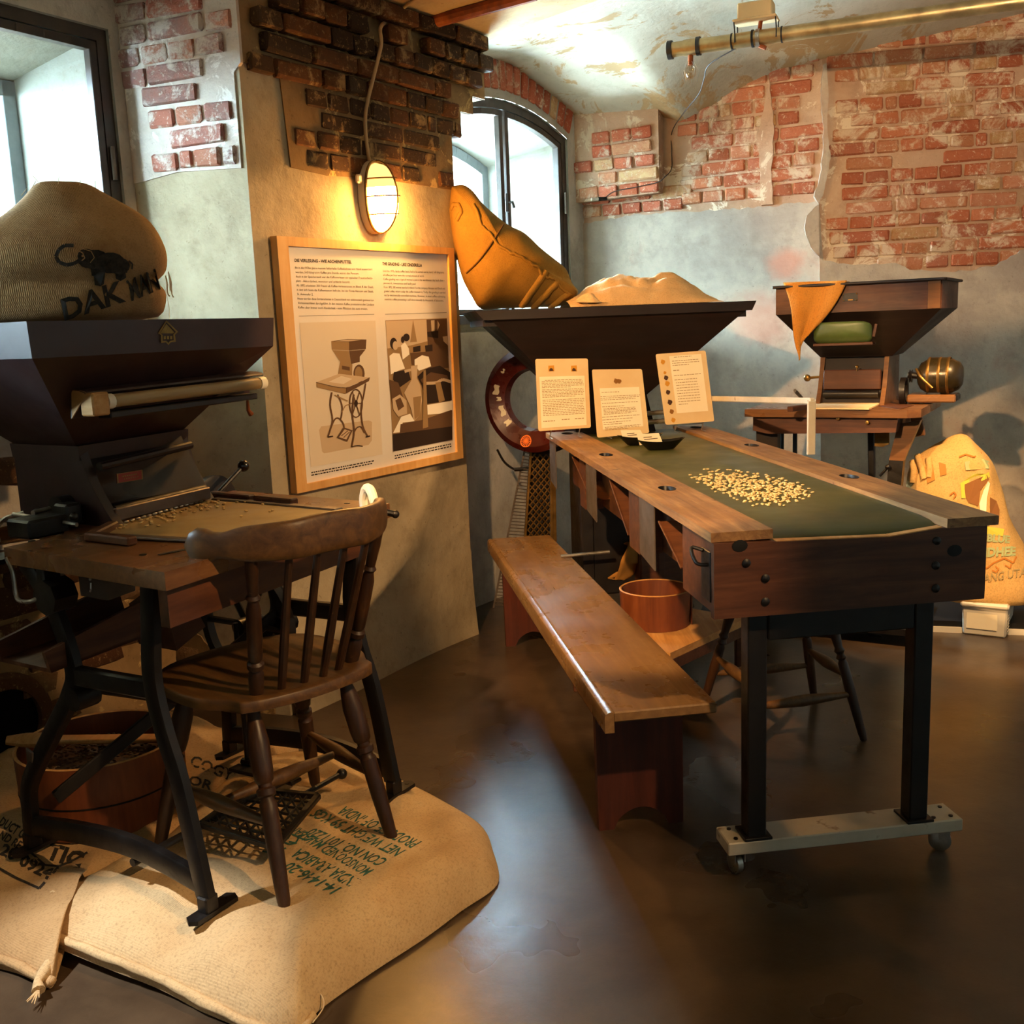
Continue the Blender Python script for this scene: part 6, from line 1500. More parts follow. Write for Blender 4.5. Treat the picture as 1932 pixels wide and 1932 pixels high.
mb = MB(); s0 = f3.yp(1716, 750, my), f3.yp(1807, 750, my); mb.box(((s0[0].x+s0[1].x)/2, my, s0[0].z), ((s0[1].x-s0[0].x), .16, .035), .006); mb.bar((s0[0].x+.02, my, s0[0].z-.02), (W3-.05, my, z3-.15), .05, .03, V((0, 1, 0)), .004); mb.build('motor_shelf', m_table, m3)
mb = MB(); wc3 = f3.yp(1705, 738, .30); Mw = Matrix.Translation(wc3) @ Matrix.Rotation(math.pi/2, 4, 'Y'); rr_ = .062; mb.lathe([(rr_-.012, -.01), (rr_, -.012), (rr_, .012), (rr_-.012, .01)], 30, Mw, True)
for k in range(4): a_ = k*math.pi/2+.4; mb.tube([wc3, wc3+V((0, math.cos(a_)*rr_*.9, math.sin(a_)*rr_*.9))], .006, 6)
mb.build('drive_pulley', m_iron, m3)
# legs
for (px0, px1, ytop, bb, zlo) in [(1427, 1467, 806, .08, .1)]:
    a, b = f3.yp(px0, ytop, bb), f3.yp(px1, ytop, bb); mb = MB(); mb.prism([(a.x, bb, z3-.036), (b.x, bb, z3-.036), (b.x, bb, .055), (a.x, bb, .055)], (0, .05, 0)); mb.build('leg', m_hopper_wood, m3, 0)
for px_ in (1475, 1500): p = f3.yp(px_, 820, .30); mb = MB(); mb.tube([V((p.x, .3, z3-.04)), V((p.x, .3, .055))], .011, 8); mb.build('leg_rod', m_iron, m3)
a = [f3.yp(x, y, .12) for x, y in [(1694, 802), (1737, 793), (1704, 870), (1677, 868)]]
mb = MB(); mb.prism([a[0], a[1], a[2], a[3]], (0, .06, 0)); lg = mb.build('leg', m_table, m3, 0)
sl = (a[3]-a[0]); sl2 = (a[2]-a[1]); dn = lambda p, d_: p + d_*((p.z-.055)/(-d_.z)); 
mb = MB(); mb.prism([a[3], a[2], dn(a[2], V((-.06, 0, -1))), dn(a[3], V((-.06, 0, -1)))], (0, .06, 0)); mb.build('iron_shoe', m_iron, m3, 0)
p = f3.yp(1643, 815, .34); mb = MB(); mb.bar(V((p.x, .34, z3-.04)), V((p.x+.03, .34, .055)), .03, .03, V((0, 1, 0)), .004); mb.build('leg', m_iron, m3)
P = [f3.yp(x, y, .2) for x, y in [(1650, 815), (1677, 815), (1677, 838), (1666, 843), (1650, 842)]]; mb = MB(); mb.prism(P, (0, .02, 0)); mb.build('hanging_plate', m_brass, m3, 0)
mb = MB(); mb.tube([f3.yp(1675, 882, .1), f3.yp(1660, 898, .1)], .006, 8); mb.ball(tuple(f3.yp(1675, 881, .1)), .012); mb.build('treadle_link', m_iron, m3)
mb = MB(); mb.prism([(.02, .05, .055), (W3-.02, .05, .055), (W3-.02, .6, .055), (.02, .6, .055)], (0, 0, .03)); mb.build('base_board', m_steel_black, m3, 0)
# cloth hanging over the hopper rim
ctop = [(1477, 535), (1598, 531)]
def cl(u, v_):
    L_x = 1478+34*v_**1.0 + 4*math.sin(6*v_); R_x = 1598-82*v_**1.15
    px = L_x+(R_x-L_x)*u; py = 533+ (148*v_)*(1-.32*max(0, u-.05)*v_) - 4*u*(1-v_)
    if v_ > .86: px = 1508+(px-1508)*max(.1, (1-v_)/.14)
    p = f3.yp(px, py, bR-.012-.012*abs(math.sin(5*u+2*v_))*v_-.006*math.sin(9*u)); return p
mb = MB(); mb.grid(cl, 30, 34); mb.grid(lambda u, v_: f3.yp(1478+120*u, 533-2*u, bR-.012-.006*math.sin(9*u))*(1-v_) + V((f3.yp(1478+120*u, 533, bR).x, bR+.07, zt3+.014))*v_ if v_ < 1 else V((f3.yp(1478+120*u, 533, bR).x, bR+.09, zt3-.03)), 30, 5)
o = mb.build('burlap_cloth', burlap('orange_burlap', '#b4762e', '#cf9448'), None, 80); so = o.modifiers.new('thick', 'SOLIDIFY'); so.thickness = .003; o.location = f3.o; o.rotation_euler = (0, 0, f3.ang); tag(o, 'orange burlap cloth hanging in a point over the right-hand hopper rim', 'cloth')

# plinth with white edge, white storage box, bright sack
ph = [Z(1300, 1176, 0), Z(1960, 1199, 0)]
s0, s1 = Z(1360, 1178), Z(1800, 1194); dd = (s1-s0).normalized(); nn = V((-dd.y, dd.x, 0)); nn = nn if nn.y > 0 else -nn
pb0 = s0-dd*.1; pb1 = s0+dd*2.3
pl3 = thing('plinth', 'low black plinth with white front edge along the back wall', 'plinth', (0, 0, 0))
mb = MB(); mb.prism([pb0+nn*.012, pb1+nn*.012, pb1+nn*.72, pb0+nn*.72], (0, 0, .053)); mb.build('plinth_top', m_rubber, pl3, 0)
mb = MB(); mb.prism([pb0, pb1, pb1+nn*.012, pb0+nn*.012], (0, 0, .026)); mb.build('white_edge', m_plastic, pl3, 0)
q0, q1 = Z(1811, 1197), Z(1900, 1207); xd = (q1-q0).normalized(); yd = V((-xd.y, xd.x, 0)); yd = yd if yd.y > 0 else -yd
bw = (q1-q0).length; bh = .135
bxr = thing('storage_box', 'white plastic storage box with lid on the floor below the bright sack', 'box', q0, math.atan2(xd.y, xd.x))
mb = MB(); mb.box((bw/2, .13, bh/2), (bw*.97, .25, bh), .008, None, .95); mb.build('box_body', m_plastic, bxr)
mb = MB(); mb.box((bw/2, .13, bh+.012), (bw*1.03, .275, .026), .009); mb.build('box_lid', m_plastic, bxr)
mb = MB(); mb.box((bw/2-.01, .008, bh*.55), (bw*.66, .004, bh*.62), .002); mb.build('box_panel', m_card_paper, bxr)
for k in range(6): 
    mb = MB(); mb.box((bw*.985, .05, .03+.014*k), (.003, .05, .005), .001); mb.build('box_rib', m_plastic, bxr)
rowsR = [(1131, 1762, 1958), (1118, 1745, 1966), (1090, 1733, 1962), (1050, 1722, 1944), (1010, 1715, 1922), (970, 1712, 1905), (930, 1711, 1893), (900, 1711, 1884), (880, 1713, 1878), (862, 1724, 1866), (846, 1748, 1850), (832, 1778, 1836), (818, 1804, 1822)]
yR = 4.78; mb = MB(); vs = []; NS = 52
for y, a0, a1 in rowsR:
    m_ = Yp(1818, 980, yR); vd = V((m_.x, m_.y, 0)).normalized(); sd = V((vd.y, -vd.x, 0)); a, b = PL(a0, y, m_, vd), PL(a1, y, m_, vd); c = (a+b)/2; hw = (b-a).dot(sd)/2; dp = min(.17, hw*.75)
    for k in range(NS):
        an = 2*math.pi*k/NS; cc, s_ = math.cos(an), math.sin(an); p = c + sd*(hw*math.copysign(abs(cc)**.8, cc)) + vd*(dp*math.copysign(abs(s_)**.8, s_))
        wn = noise.noise(p*7)*.018+noise.noise(p*16)*.007; vs.append(p+V((cc*wn, s_*wn, wn*.4)))
R = len(rowsR); mb.v = [tuple(p) for p in vs]; mb.f = [(j*NS+i, j*NS+(i+1) % NS, (j+1)*NS+(i+1) % NS, (j+1)*NS+i) for j in range(R-1) for i in range(NS)]+[tuple(range(NS))[::-1], tuple((R-1)*NS+k for k in range(NS))]
sR = mb.build('coffee_sack', m_burlap_right, None, 80); md = sR.modifiers.new('soft', 'SUBSURF'); md.levels = 1; md.render_levels = 1; tag(sR, 'bright burlap sack with green and brown ape print, standing at the back right', 'sack')
teal = flat('teal_print', '#a8b07c', .9); brown = flat('brown_print', '#8a5a30', .9); yel = flat('lime_print', '#d2c24a', .9); red = flat('orange_scroll_print', '#b8722e', .9)
def dec(mat, name, fn, off=.005):
    D = Decal(sR, off); fn(D); return D.build(name, mat, sR)
dec(yel, 'lime_print', lambda D: D.poly([(1812+6*i, 912-(18 if i > 4 else 4*i)) for i in range(9)]+[(1866, 890), (1868, 900), (1858, 905), (1820, 922), (1822, 940), (1814, 940)]))
dec(yel, 'lime_print', lambda D: [D.poly([(1855, 992), (1895, 998), (1892, 1012), (1858, 1008)])])
dec(brown, 'ape_print', lambda D: [D.poly([(1820, 914), (1840, 905), (1862, 896), (1866, 905), (1850, 925), (1846, 955), (1828, 948), (1820, 935)]), D.poly([(1868, 938), (1880, 945), (1886, 962), (1885, 985), (1876, 990), (1868, 975)]), D.poly([(1848, 965), (1858, 975), (1860, 990), (1852, 990)])])
dec(m_card_paper, 'pale_print', lambda D: [D.poly([(1848, 950), (1856, 925), (1864, 908), (1868, 912), (1862, 940), (1860, 985), (1868, 990), (1858, 994), (1850, 975)])], .0065)
dec(teal, 'teal_lettering', lambda D: [D.text('BLUE', (1862, 1021), (1905, 1024), 1.0, (1.5, -13), .05), D.text('NDHEE', (1846, 1051), (1916, 1047), 1.0, (1, -16), .05), D.poly([(1820, 871), (1856, 866), (1866, 870), (1866, 884), (1840, 886), (1822, 887)])])
dec(red, 'scroll_print', lambda D: [D.stroke([(1848, 1068), (1862, 1072), (1875, 1062), (1895, 1053), (1912, 1062), (1918, 1050)], 3), D.stroke([(1872, 1076), (1880, 1080), (1884, 1074), (1878, 1068)], 2.5), D.stroke([(1896, 1066), (1906, 1072), (1908, 1064)], 2.5), D.stroke([(1810, 862), (1822, 857), (1838, 862), (1852, 854)], 3), D.stroke([(1792, 934), (1800, 928), (1804, 934), (1799, 940)], 2.5), D.stroke([(1850, 1005), (1860, 1018), (1856, 1030)], 2)])
dec(flat('faded_lettering', '#a08a5c', .9), 'faded_lettering', lambda D: [D.text('RANG UTAN', (1846, 1100), (1948, 1084), 1.0, (1, -15), .01)])
for sx_ in ([(1732, 862), (1738, 880), (1744, 905)], [(1752, 866), (1754, 885), (1752, 902)], [(1722, 872), (1724, 890), (1722, 910)]): seamline(sx_, 'fold_ridge', .016, m_burlap_right, sR, .01, -.004)
dec(flat('brown_stain', '#b07a3a', .95), 'stain', lambda D: [D.poly([(1745, 880), (1760, 876), (1764, 905), (1750, 912)]), D.poly([(1772, 872), (1784, 876), (1786, 895), (1774, 898)])])

# ================================================================== poster on the pillar
def PP(x, y, e=.0): 
    p = PL(500+x*.2794, 420+y*.2795, PN+nP*(.03+e), nP); return p
fo = [(78, 88), (1275, 172), (1340, 1590), (218, 1830)]; fi = [(158, 158), (1240, 214), (1300, 1548), (284, 1764)]
po = thing('framed_poster', 'framed information poster in pale oak frame hanging below the caged lamp', 'poster', PN+UPz*0)
po.location = (0, 0, 0)
for i in range(4):
    j = (i+1) % 4; a, b, c, d_ = PP(*fo[i], .008), PP(*fo[j], .008), PP(*fi[j], .008), PP(*fi[i], .008)
    mb = MB(); mb.prism([a, b, c, d_], -nP*.034); mb.build('frame_bar', m_pale_wood, po, 0)
mb = MB(); cs_ = [PP(*p, -.004) for p in fi]; c_ = sum(cs_, V())/4; mb.prism([c_+(p-c_)*1.01 for p in cs_], -nP*.006); sh = mb.build('poster_sheet', m_paper, po, 0)
# lines of print; a line is given by its two end points
mbt = MB()
def pline(st, x0, y0, x1, y1, hgt, mb=mbt, e=-.0032, bold=0.):
    vs, fs, _ = TXT(st, bold); dx, dy = x1-x0, y1-y0; L0 = math.hypot(dx, dy)
    pts = [PP(x0+dx*a+(.06)*b/.69*hgt*0, y0+dy*a-b/.69*hgt, e) for a, b in vs]; mb.add(pts, fs)
pline('DIE VERLESUNG - WIE ASCHENPUTTEL', 200, 264, 585, 276, 20, bold=.03)
pline('THE GRADING - LIKE CINDERELLA', 792, 286, 1060, 298, 19, bold=.03)
de = ['Bis in die 1970er Jahre mussten fehlerhafte Kaffeebohnen von Hand aussortiert', 'werden. 5-8 Kilogramm Kaffee pro Stunde waren das Pensum.', 'Auch in der Speicherstadt war das Kaffeeverlesen ein typischer Frauenarbeits-', 'platz - Akkordarbeit, monoton und schlecht bezahlt.', 'Ab 1892 arbeiteten 300 Frauen als Kaffee-Verleserinnen im Block R der Stadt,', 'in dem sich heute das Kaffeemuseum befindet, bei der Firma Hanssen und Studt,', 'St. Annenufer 2.', 'Heute werden diese Sortierarbeiten in Deutschland von elektronisch gesteuerten', 'Verlesemaschinen durchgeführt. In den meisten Kaffee produzierenden Ländern', 'Kaffee aber immer noch Handarbeit - vom Pflücken bis zum ersten.']
for i, (st, xe) in enumerate(zip(de, [725, 635, 727, 575, 733, 733, 325, 735, 737, 693])):
    x0 = 203+2.4*i; y0 = 311+29.8*i; pline(st, x0, y0, xe, y0+(xe-x0)*.022, 15)
en = ['Until the 1970s, faulty coffee beans had to be sorted out by hand. 5-8 kilograms', 'of coffee per hour were the normal amount of work.', 'Coffee grading was a typical women\'s job in the warehouse city back then -', 'piecework, monotonous and badly paid.', 'From 1892, 300 women worked in block R in the company Hanssen and Studt and', 'graded coffee, where today the coffee museum is. Today this grading is carried', 'out by electronically controlled machines. However, in most coffee-cultivating', 'countries coffee processing is still done manually by thousands of labourers.']
for i, (st, xe) in enumerate(zip(en, [1208, 1075, 1213, 1020, 1215, 1217, 1217, 1205])):
    x0 = 796+1.6*i; y0 = 333+27.2*i; pline(st, x0, y0, xe, y0+(xe-x0)*.024, 14)
for (x0, y0, x1, y1) in [(230, 631, 740, 619), (813, 619, 1228, 607)]:
    n = 60
    for k in range(n):
        a, b = k/n, (k+.6)/n; P_ = lambda t_, d_: PP(x0+(x1-x0)*t_, y0+(y1-y0)*t_+d_, -.0032); mbt.add([P_(a, -2), P_(b, -2), P_(b, 2), P_(a, 2)], [(0, 1, 2, 3)])
rr = random.Random(4)
for (x0, y0, x1, y1) in [(313, 1688, 745, 1606), (313, 1706, 732, 1624), (876, 1575, 1265, 1492), (876, 1592, 1268, 1508)]:
    t_ = 0
    while t_ < .98:
        w_ = rr.uniform(.015, .05); P_ = lambda t_, d_: PP(x0+(x1-x0)*t_, y0+(y1-y0)*t_+d_, -.0032); mbt.add([P_(t_, -4), P_(min(1, t_+w_), -4), P_(min(1, t_+w_), 4), P_(t_, 4)], [(0, 1, 2, 3)]); t_ += w_+.012
mbt.build('printed_text', m_ink_print, sh, 0)
# etching of a sorting machine
sep = {k: flat('sepia_'+k, v_, .8) for k, v_ in dict(pale='#d6c4aa', light='#c2a684', mid='#94744c', dark='#5c4028', black='#2a1a10', white='#efe2cc').items()}
def printed(name, items, parent, base=-.0030):
    groups = {}
    for i, it in enumerate(items):
        groups.setdefault(it[0], MB()); mb = groups[it[0]]; e = base+.00012*i
        if it[1] == 'p': mb.add([PP(*p, e) for p in it[2]], [tuple(range(len(it[2])))])
        elif it[1] == 'e': cx, cy, rx, ry = it[2]; mb.add([PP(cx+rx*math.cos(k*.3142), cy+ry*math.sin(k*.3142), e) for k in range(20)], [tuple(range(20))])
        elif it[1] == 'r':
            cx, cy, rx, ry, w_ = it[2]; mb.add([PP(cx+(rx-o_)*math.cos(k*.2094), cy+(ry-o_)*math.sin(k*.2094), e) for o_ in (0, w_) for k in range(30)], [(k, (k+1) % 30, 30+(k+1) % 30, 30+k) for k in range(30)])
        else:
            w_ = it[3]; pts = [(p.x, p.y) for p in smooth_path([V((*p, 0)) for p in it[2]], 4)]
            for (xa, ya), (xb, yb_) in zip(pts[:-1], pts[1:]):
                L0 = math.hypot(xb-xa, yb_-ya) or 1; nx, ny = -(yb_-ya)/L0*w_/2, (xb-xa)/L0*w_/2; mb.add([PP(xa+nx, ya+ny, e), PP(xb+nx, yb_+ny, e), PP(xb-nx, yb_-ny, e), PP(xa-nx, ya-ny, e)], [(0, 1, 2, 3)])
    mats = list(groups); full = MB(); me = None
    vs = []; fs = []; mi = []
    for k in mats:
        o_ = len(vs); vs += groups[k].v; fs += [tuple(i+o_ for i in f) for f in groups[k].f]; mi += [mats.index(k)]*len(groups[k].f)
    me = bpy.data.meshes.new(name); me.from_pydata(vs, [], fs)
    for k in mats: me.materials.append(sep[k])
    me.polygons.foreach_set('material_index', mi)
    o = bpy.data.objects.new(name, me); C.objects.link(o); o.parent = parent; return o
printed('machine_etching', [
 ('pale', 'p', [(233, 676), (745, 661), (793, 1565), (310, 1650)]),
 ('light', 'p', [(365, 1400), (380, 1375), (700, 1335), (722, 1345), (722, 1470), (700, 1500), (400, 1558), (385, 1545)]),
 ('mid', 'p', [(447, 800), (568, 806), (568, 864), (450, 858)]), ('dark', 'p', [(568, 806), (685, 789), (681, 853), (568, 864)]), ('dark', 'p', [(447, 800), (560, 786), (685, 789), (568, 806)]), ('light', 'p', [(470, 800), (560, 791), (650, 792), (565, 802)]),
 ('mid', 'p', [(453, 860), (566, 866), (582, 955), (508, 940)]), ('dark', 'p', [(568, 866), (679, 856), (640, 905), (640, 940), (582, 955)]),
 ('mid', 'p', [(508, 940), (590, 955), (588, 1058), (492, 1022)]), ('dark', 'p', [(520, 965), (572, 975), (572, 1000), (520, 990)]), ('dark', 'e', (635, 1020, 38, 62)), ('mid', 'e', (632, 1020, 26, 48)),
 ('light', 'p', [(345, 1078), (500, 1020), (708, 1046), (545, 1116)]), ('pale', 'p', [(430, 1075), (515, 1035), (590, 1055), (530, 1090)]), ('mid', 'p', [(347, 1082), (545, 1118), (545, 1158), (350, 1112)]), ('dark', 'p', [(545, 1118), (708, 1050), (702, 1070), (548, 1154)]), ('dark', 's', [(345, 1078), (545, 1116), (708, 1046)], 5),
 ('dark', 's', [(452, 1145), (440, 1230), (456, 1330), (440, 1400), (425, 1445)], 11), ('dark', 's', [(490, 1160), (520, 1235), (516, 1310), (505, 1330)], 10), ('dark', 's', [(440, 1400), (470, 1330), (500, 1322), (530, 1360), (535, 1400)], 10), ('dark', 's', [(600, 1160), (590, 1290), (602, 1410), (585, 1515)], 11), ('dark', 's', [(680, 1085), (668, 1160), (650, 1250), (660, 1370), (695, 1445)], 10), ('dark', 's', [(600, 1420), (620, 1385), (650, 1380), (672, 1420)], 9),
 ('dark', 'r', (615, 1220, 47, 98, 8)), ('dark', 's', [(570, 1220), (660, 1220)], 6), ('dark', 's', [(590, 1140), (640, 1300)], 6), ('dark', 's', [(640, 1140), (590, 1300)], 6), ('black', 'e', (615, 1220, 12, 22)),
 ('mid', 's', [(470, 1165), (560, 1205)], 8), ('mid', 's', [(520, 1280), (545, 1235), (580, 1230)], 6), ('dark', 'p', [(484, 1452), (532, 1382), (592, 1402), (556, 1478)]), ('light', 'p', [(500, 1448), (538, 1395), (578, 1408), (550, 1464)]), ('dark', 's', [(515, 1440), (560, 1405)], 5), ('dark', 's', [(530, 1452), (572, 1412)], 5), ('black', 's', [(585, 1515), (620, 1505), (660, 1510)], 6), ('black', 's', [(425, 1447), (460, 1442)], 9), ('black', 's', [(680, 1448), (710, 1440)], 9)], sh)
printed('sorting_photo', [
 ('mid', 'p', [(813, 660), (1228, 645), (1265, 1465), (868, 1545)]), ('light', 'p', [(815, 664), (1226, 650), (1228, 740), (1180, 780), (980, 830), (825, 850)]),
 ('mid', 'p', [(980, 808), (1000, 655), (1026, 805)]), ('dark', 'p', [(1090, 655), (1228, 650), (1236, 900), (1100, 860)]), ('light', 'p', [(1120, 660), (1145, 658), (1145, 735), (1125, 735)]), ('light', 'p', [(1165, 660), (1180, 690), (1165, 730)]), ('black', 'p', [(1095, 738), (1170, 730), (1170, 780), (1098, 770)]),
 ('black', 'p', [(1000, 840), (1050, 830), (1050, 870), (1002, 875)]), ('black', 'p', [(1080, 830), (1130, 822), (1132, 880), (1085, 880)]), ('dark', 'p', [(980, 880), (1230, 860), (1240, 980), (1120, 990), (990, 960)]),
 ('black', 'e', (868, 815, 24, 38)), ('light', 'e', (880, 830, 18, 30)), ('white', 'p', [(840, 900), (866, 880), (908, 884), (945, 985), (900, 1000), (850, 1025)]), ('black', 'e', (955, 775, 22, 26)), ('black', 'e', (930, 790, 12, 22)), ('white', 'p', [(918, 830), (945, 808), (972, 850), (975, 890), (930, 925)]), ('black', 'p', [(870, 1010), (965, 990), (985, 1060), (900, 1120), (865, 1060)]),
 ('light', 'p', [(940, 995), (985, 985), (990, 1000), (945, 1015)]), ('white', 'p', [(1010, 925), (1060, 895), (1105, 905), (1122, 970), (1040, 1000), (1010, 960)]), ('light', 'p', [(1200, 770), (1232, 765), (1236, 830), (1205, 800)]),
 ('black', 'p', [(1030, 1040), (1080, 990), (1180, 965), (1250, 1010), (1262, 1200), (1090, 1225), (1060, 1100)]), ('dark', 'p', [(1050, 1060), (1120, 1010), (1230, 1030), (1240, 1060), (1060, 1080)]), ('light', 's', [(1090, 1085), (1160, 1080), (1200, 1060), (1255, 1075)], 20), ('mid', 'p', [(1150, 1080), (1185, 1075), (1215, 1200), (1175, 1215)]),
 ('dark', 'p', [(840, 1060), (900, 1080), (940, 1200), (860, 1220)]), ('light', 'p', [(985, 970), (1030, 960), (1025, 1050), (1050, 1100), (1060, 1200), (1045, 1300), (1005, 1340), (985, 1250), (940, 1150), (990, 1060)]), ('mid', 'p', [(1000, 1180), (1055, 1170), (1045, 1300), (1010, 1330)]), ('light', 'p', [(860, 1190), (910, 1160), (955, 1200), (960, 1290), (900, 1310), (865, 1260)]), ('dark', 'p', [(880, 1200), (915, 1180), (940, 1240), (900, 1270)]), ('white', 'p', [(865, 1420), (920, 1310), (980, 1290), (1010, 1340), (930, 1350), (915, 1415)]),
 ('white', 'p', [(1092, 1232), (1262, 1203), (1264, 1262), (1180, 1290), (1092, 1297)]), ('dark', 'p', [(915, 1360), (1070, 1330), (1180, 1292), (1264, 1265), (1265, 1375), (1080, 1405), (910, 1420)]), ('black', 'p', [(865, 1428), (1265, 1375), (1265, 1465), (868, 1545)]), ('mid', 'p', [(1070, 1000), (1085, 992), (1102, 1380), (1066, 1390)])], sh)

# ================================================================== caged wall lamp and its conduit
lc = PL(717, 371, PN+nP*.05, nP); lx = (dP - UPz*.04).normalized(); lz = (UPz + dP*(-.10)).normalized()
Ml = Matrix(((dP.x, nP.x, lz.x), (dP.y, nP.y, lz.y), (0, 0, lz.z))).to_4x4()
lamp = thing('caged_wall_lamp', 'glowing caged bulkhead lamp with white rim, mounted on the pillar above the poster', 'lamp'); lamp.matrix_basis = Matrix.Translation(lc-nP*.05) @ Ml
def oval(rx, rz, n=40): return [(rx*math.copysign(abs(math.cos(2*math.pi*k/n))**.85, math.cos(2*math.pi*k/n)), rz*math.copysign(abs(math.sin(2*math.pi*k/n))**.85, math.sin(2*math.pi*k/n))) for k in range(n)]
mb = MB(); mb.prism([(x, .0, z) for x, z in oval(.078, .145)], (0, .035, 0)); mb.build('lamp_base', m_ceramic, lamp, 40)
mb = MB(); n = 40
def dome(rx, rz, d_, j, J_=10): a = math.pi/2*j/J_; return [(x*math.cos(a), .035+d_*math.sin(a), z*math.cos(a)+.0) for x, z in oval(rx, rz)]
mbu = MB()
def glassrow(z, u): k = math.sqrt(max(0, 1-abs(z/.134)**2.4)); return V((.066*k*math.cos(math.pi*u), .034+.098*k*math.sin(math.pi*u), z))
mb.grid(lambda u, v_: glassrow(-.134+.170*v_, u), 24, 18); mbu.grid(lambda u, v_: glassrow(.036+.098*v_, u), 24, 12)
m_glow = glow('lamp_glass_glow', (1.0, .47, .11, 1), 210)
mb.build('lamp_glass', m_glow, lamp, 60); mbu.build('lamp_glass', glow('lamp_glass_upper', (1.0, .55, .15, 1), 1.5), lamp, 60)
mb = MB(); mb.tube([(x, .04, z) for x, z in oval(.075, .141)], .006, 8, True); mb.build('cage_ring', m_brass, lamp)
mb = MB(); pts = [(0, .038+.104*math.sin(math.pi*k/16), .143*math.cos(math.pi*k/16)) for k in range(17)]; mb.tube(pts, .0038, 8); mb.build('cage_bar', m_brass, lamp)
for z in (-.07, .0, .07):
    w_ = .074*math.sqrt(1-(z/.145)**2); dd_ = .100*math.sqrt(1-(z/.16)**2)
    mb = MB(); mb.tube([(w_*math.cos(math.pi*k/12), .038+dd_*math.sin(math.pi*k/12), z) for k in range(13)], .0032, 8); mb.build('cage_bar', m_brass, lamp)
for sx, z in ((-1, .07), (1, .06), (1, -.075)): mb = MB(); mb.box((sx*.088, .02, z), (.03, .02, .035), .006); mb.build('fixing_lug', m_ceramic, lamp)
cpx = [(700, 312), (696, 300), (690, 250), (691, 205), (706, 140), (719, 85), (718, 52)]
cpath = [PL(x, y, PN+nP*(.02+.013*max(0, (260-y)/40)), nP) for x, y in cpx]+[on_ceiling(735, 30)-UPz*.012, on_ceiling(762, 8)-UPz*.012, on_ceiling(800, -18)-UPz*.012]
mb = MB(); mb.tube(smooth_path(cpath, 6), .0075, 10); o = mb.build('lamp_cable', m_cable, None); tag(o, 'pale cable running from the caged lamp up the pillar to the ceiling', 'cable')

# ================================================================== ceiling pipe with fittings, thin wire on the wall
zp_ = 2.757
A = Z(1262, 95, zp_); B_ = Z(1800, 20, zp_); ax = (B_-A).normalized(); B_ = A+ax*3.2; ax2 = V((-ax.y, ax.x, 0))
pipe = thing('ceiling_pipe', 'brass-toned metal pipe with end cap hanging below the vault', 'pipe', A)
mb = MB(); mb.tube([(0, 0, 0), tuple(B_-A)], .034, 20); mb.build('pipe_tube', m_galv, pipe)
for t_, w_, rr_, m_ in [(-.004, .022, .043, m_iron), (.075, .06, .0375, m_galv), (.135, .018, .043, m_iron), (.30, .007, .0365, m_rubber), (.395, .010, .039, m_rubber), (.415, .018, .040, m_zinc), (.53, .007, .0365, m_rubber)]:
    mb = MB(); mb.tube([ax*t_, ax*(t_+w_)], rr_, 20); mb.build('pipe_cap' if t_ < 0 else 'pipe_band', m_, pipe)
mb = MB(); p = ax*.43; mb.tube([p+UPz*.03, p+UPz*.10+ax*.01], .010, 8); mb.tube([p-UPz*.035, p-UPz*.05+ax*.03], .010, 8); mb.build('pipe_hanger', m_rust, pipe)
# control box tied to the pipe
bxp = thing('junction_box', 'beige junction box strapped above the ceiling pipe', 'box', A+ax*.415+UPz*.115, math.atan2(ax.y, ax.x))
mb = MB(); mb.box((0, 0, .0), (.16, .10, .075), .006); mb.box((0, 0, -.038), (.20, .12, .010), .003); mb.build('box_case', m_card, bxp)
for x in (-.095, .095):
    mb = MB(); mb.tube(smooth_path([(x, -.045, -.04), (x+.003, -.040, -.09), (x+.002, -.036, -.13)], 4), .003, 6); mb.build('cable_tie', m_rubber, bxp); mb = MB(); mb.tube([(x, .045, -.04), (x+.003, .038, -.12)], .003, 6); mb.build('cable_tie', m_rubber, bxp)
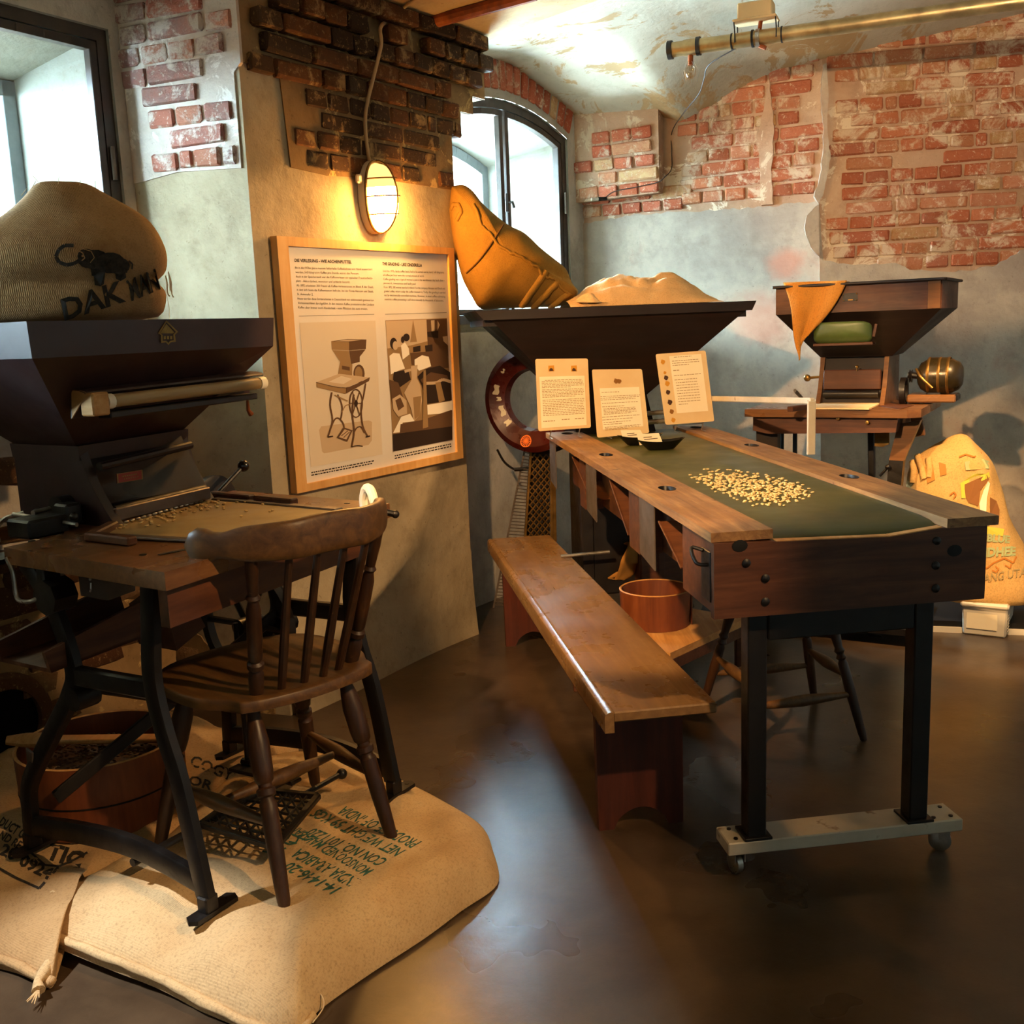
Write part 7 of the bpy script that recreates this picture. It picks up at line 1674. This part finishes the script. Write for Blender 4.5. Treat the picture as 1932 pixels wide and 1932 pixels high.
# bare glass bulb under the pipe end
bl_ = thing('glass_bulb', 'small clear glass bulb in a wire cage hanging under the pipe end', 'bulb', A+ax*.105-UPz*.036)
mb = MB(); mb.tube([(0, 0, .0), (0, 0, -.045)], .013, 12); mb.build('bulb_socket', m_rust, bl_)
mb = MB(); mb.ball((0, 0, -.075), .026, 16, 12, (1, 1, 1.3)); mb.build('bulb_glass', glassmat('bulb_glass', (.98, .9, .8, 1), .16), bl_)
mb = MB(); mb.tube([(-.004, 0, -.045), (-.004, 0, -.07), (.004, 0, -.07), (.004, 0, -.045)], .0022, 6); mb.build('filament', m_brass, bl_)
mb = MB()
for k in range(5): a = k*2*math.pi/5; mb.tube([(.014*math.cos(a), .014*math.sin(a), -.03), (.042*math.cos(a), .042*math.sin(a), -.07), (.03*math.cos(a), .03*math.sin(a), -.12)], .0013, 5)
mb.build('bulb_cage', m_zinc, bl_)
wpts = [A+ax*.32-UPz*.033] ; wend = PL(1268, 248, J+nBl*.012, nBl)
for (x, y, t_) in [(1338, 122, .12), (1328, 150, .25), (1318, 178, .45), (1290, 213, .75)]:
    yy = (A+ax*.32).y*(1-t_)+wend.y*t_; wpts.append(Yp(x, y, yy))
wpts += [wend]+[PL(x, y, J+nBl*.012, nBl) for x, y in [(1267, 285), (1267, 318)]]+[PL(x, y, J+nBl*.112, nBl) for x, y in [(1254, 334), (1240, 344), (1200, 353), (1160, 361)]]+[PL(1143, 372, J+nBl*.115, nBl)]
mb = MB(); mb.tube(smooth_path(wpts, 5), .0028, 6); o = mb.build('thin_wire', m_cable_dark, None); tag(o, 'thin dark wire sagging from the pipe to the brick wall socket', 'wire')
p = PL(1130, 376, J+nBl*.115, nBl); so_ = thing('wire_connector', 'small white-tipped connector at the end of the thin wall wire', 'connector', p)
mb = MB(); mb.tube([(-.045, -.012, .0), (-.005, -.0, .001)], .010, 10); mb.build('connector_tip', m_plastic, so_); mb = MB(); mb.tube([(-.004, 0, .001), (.045, .012, .004)], .011, 10); mb.build('connector_grip', m_rubber, so_)
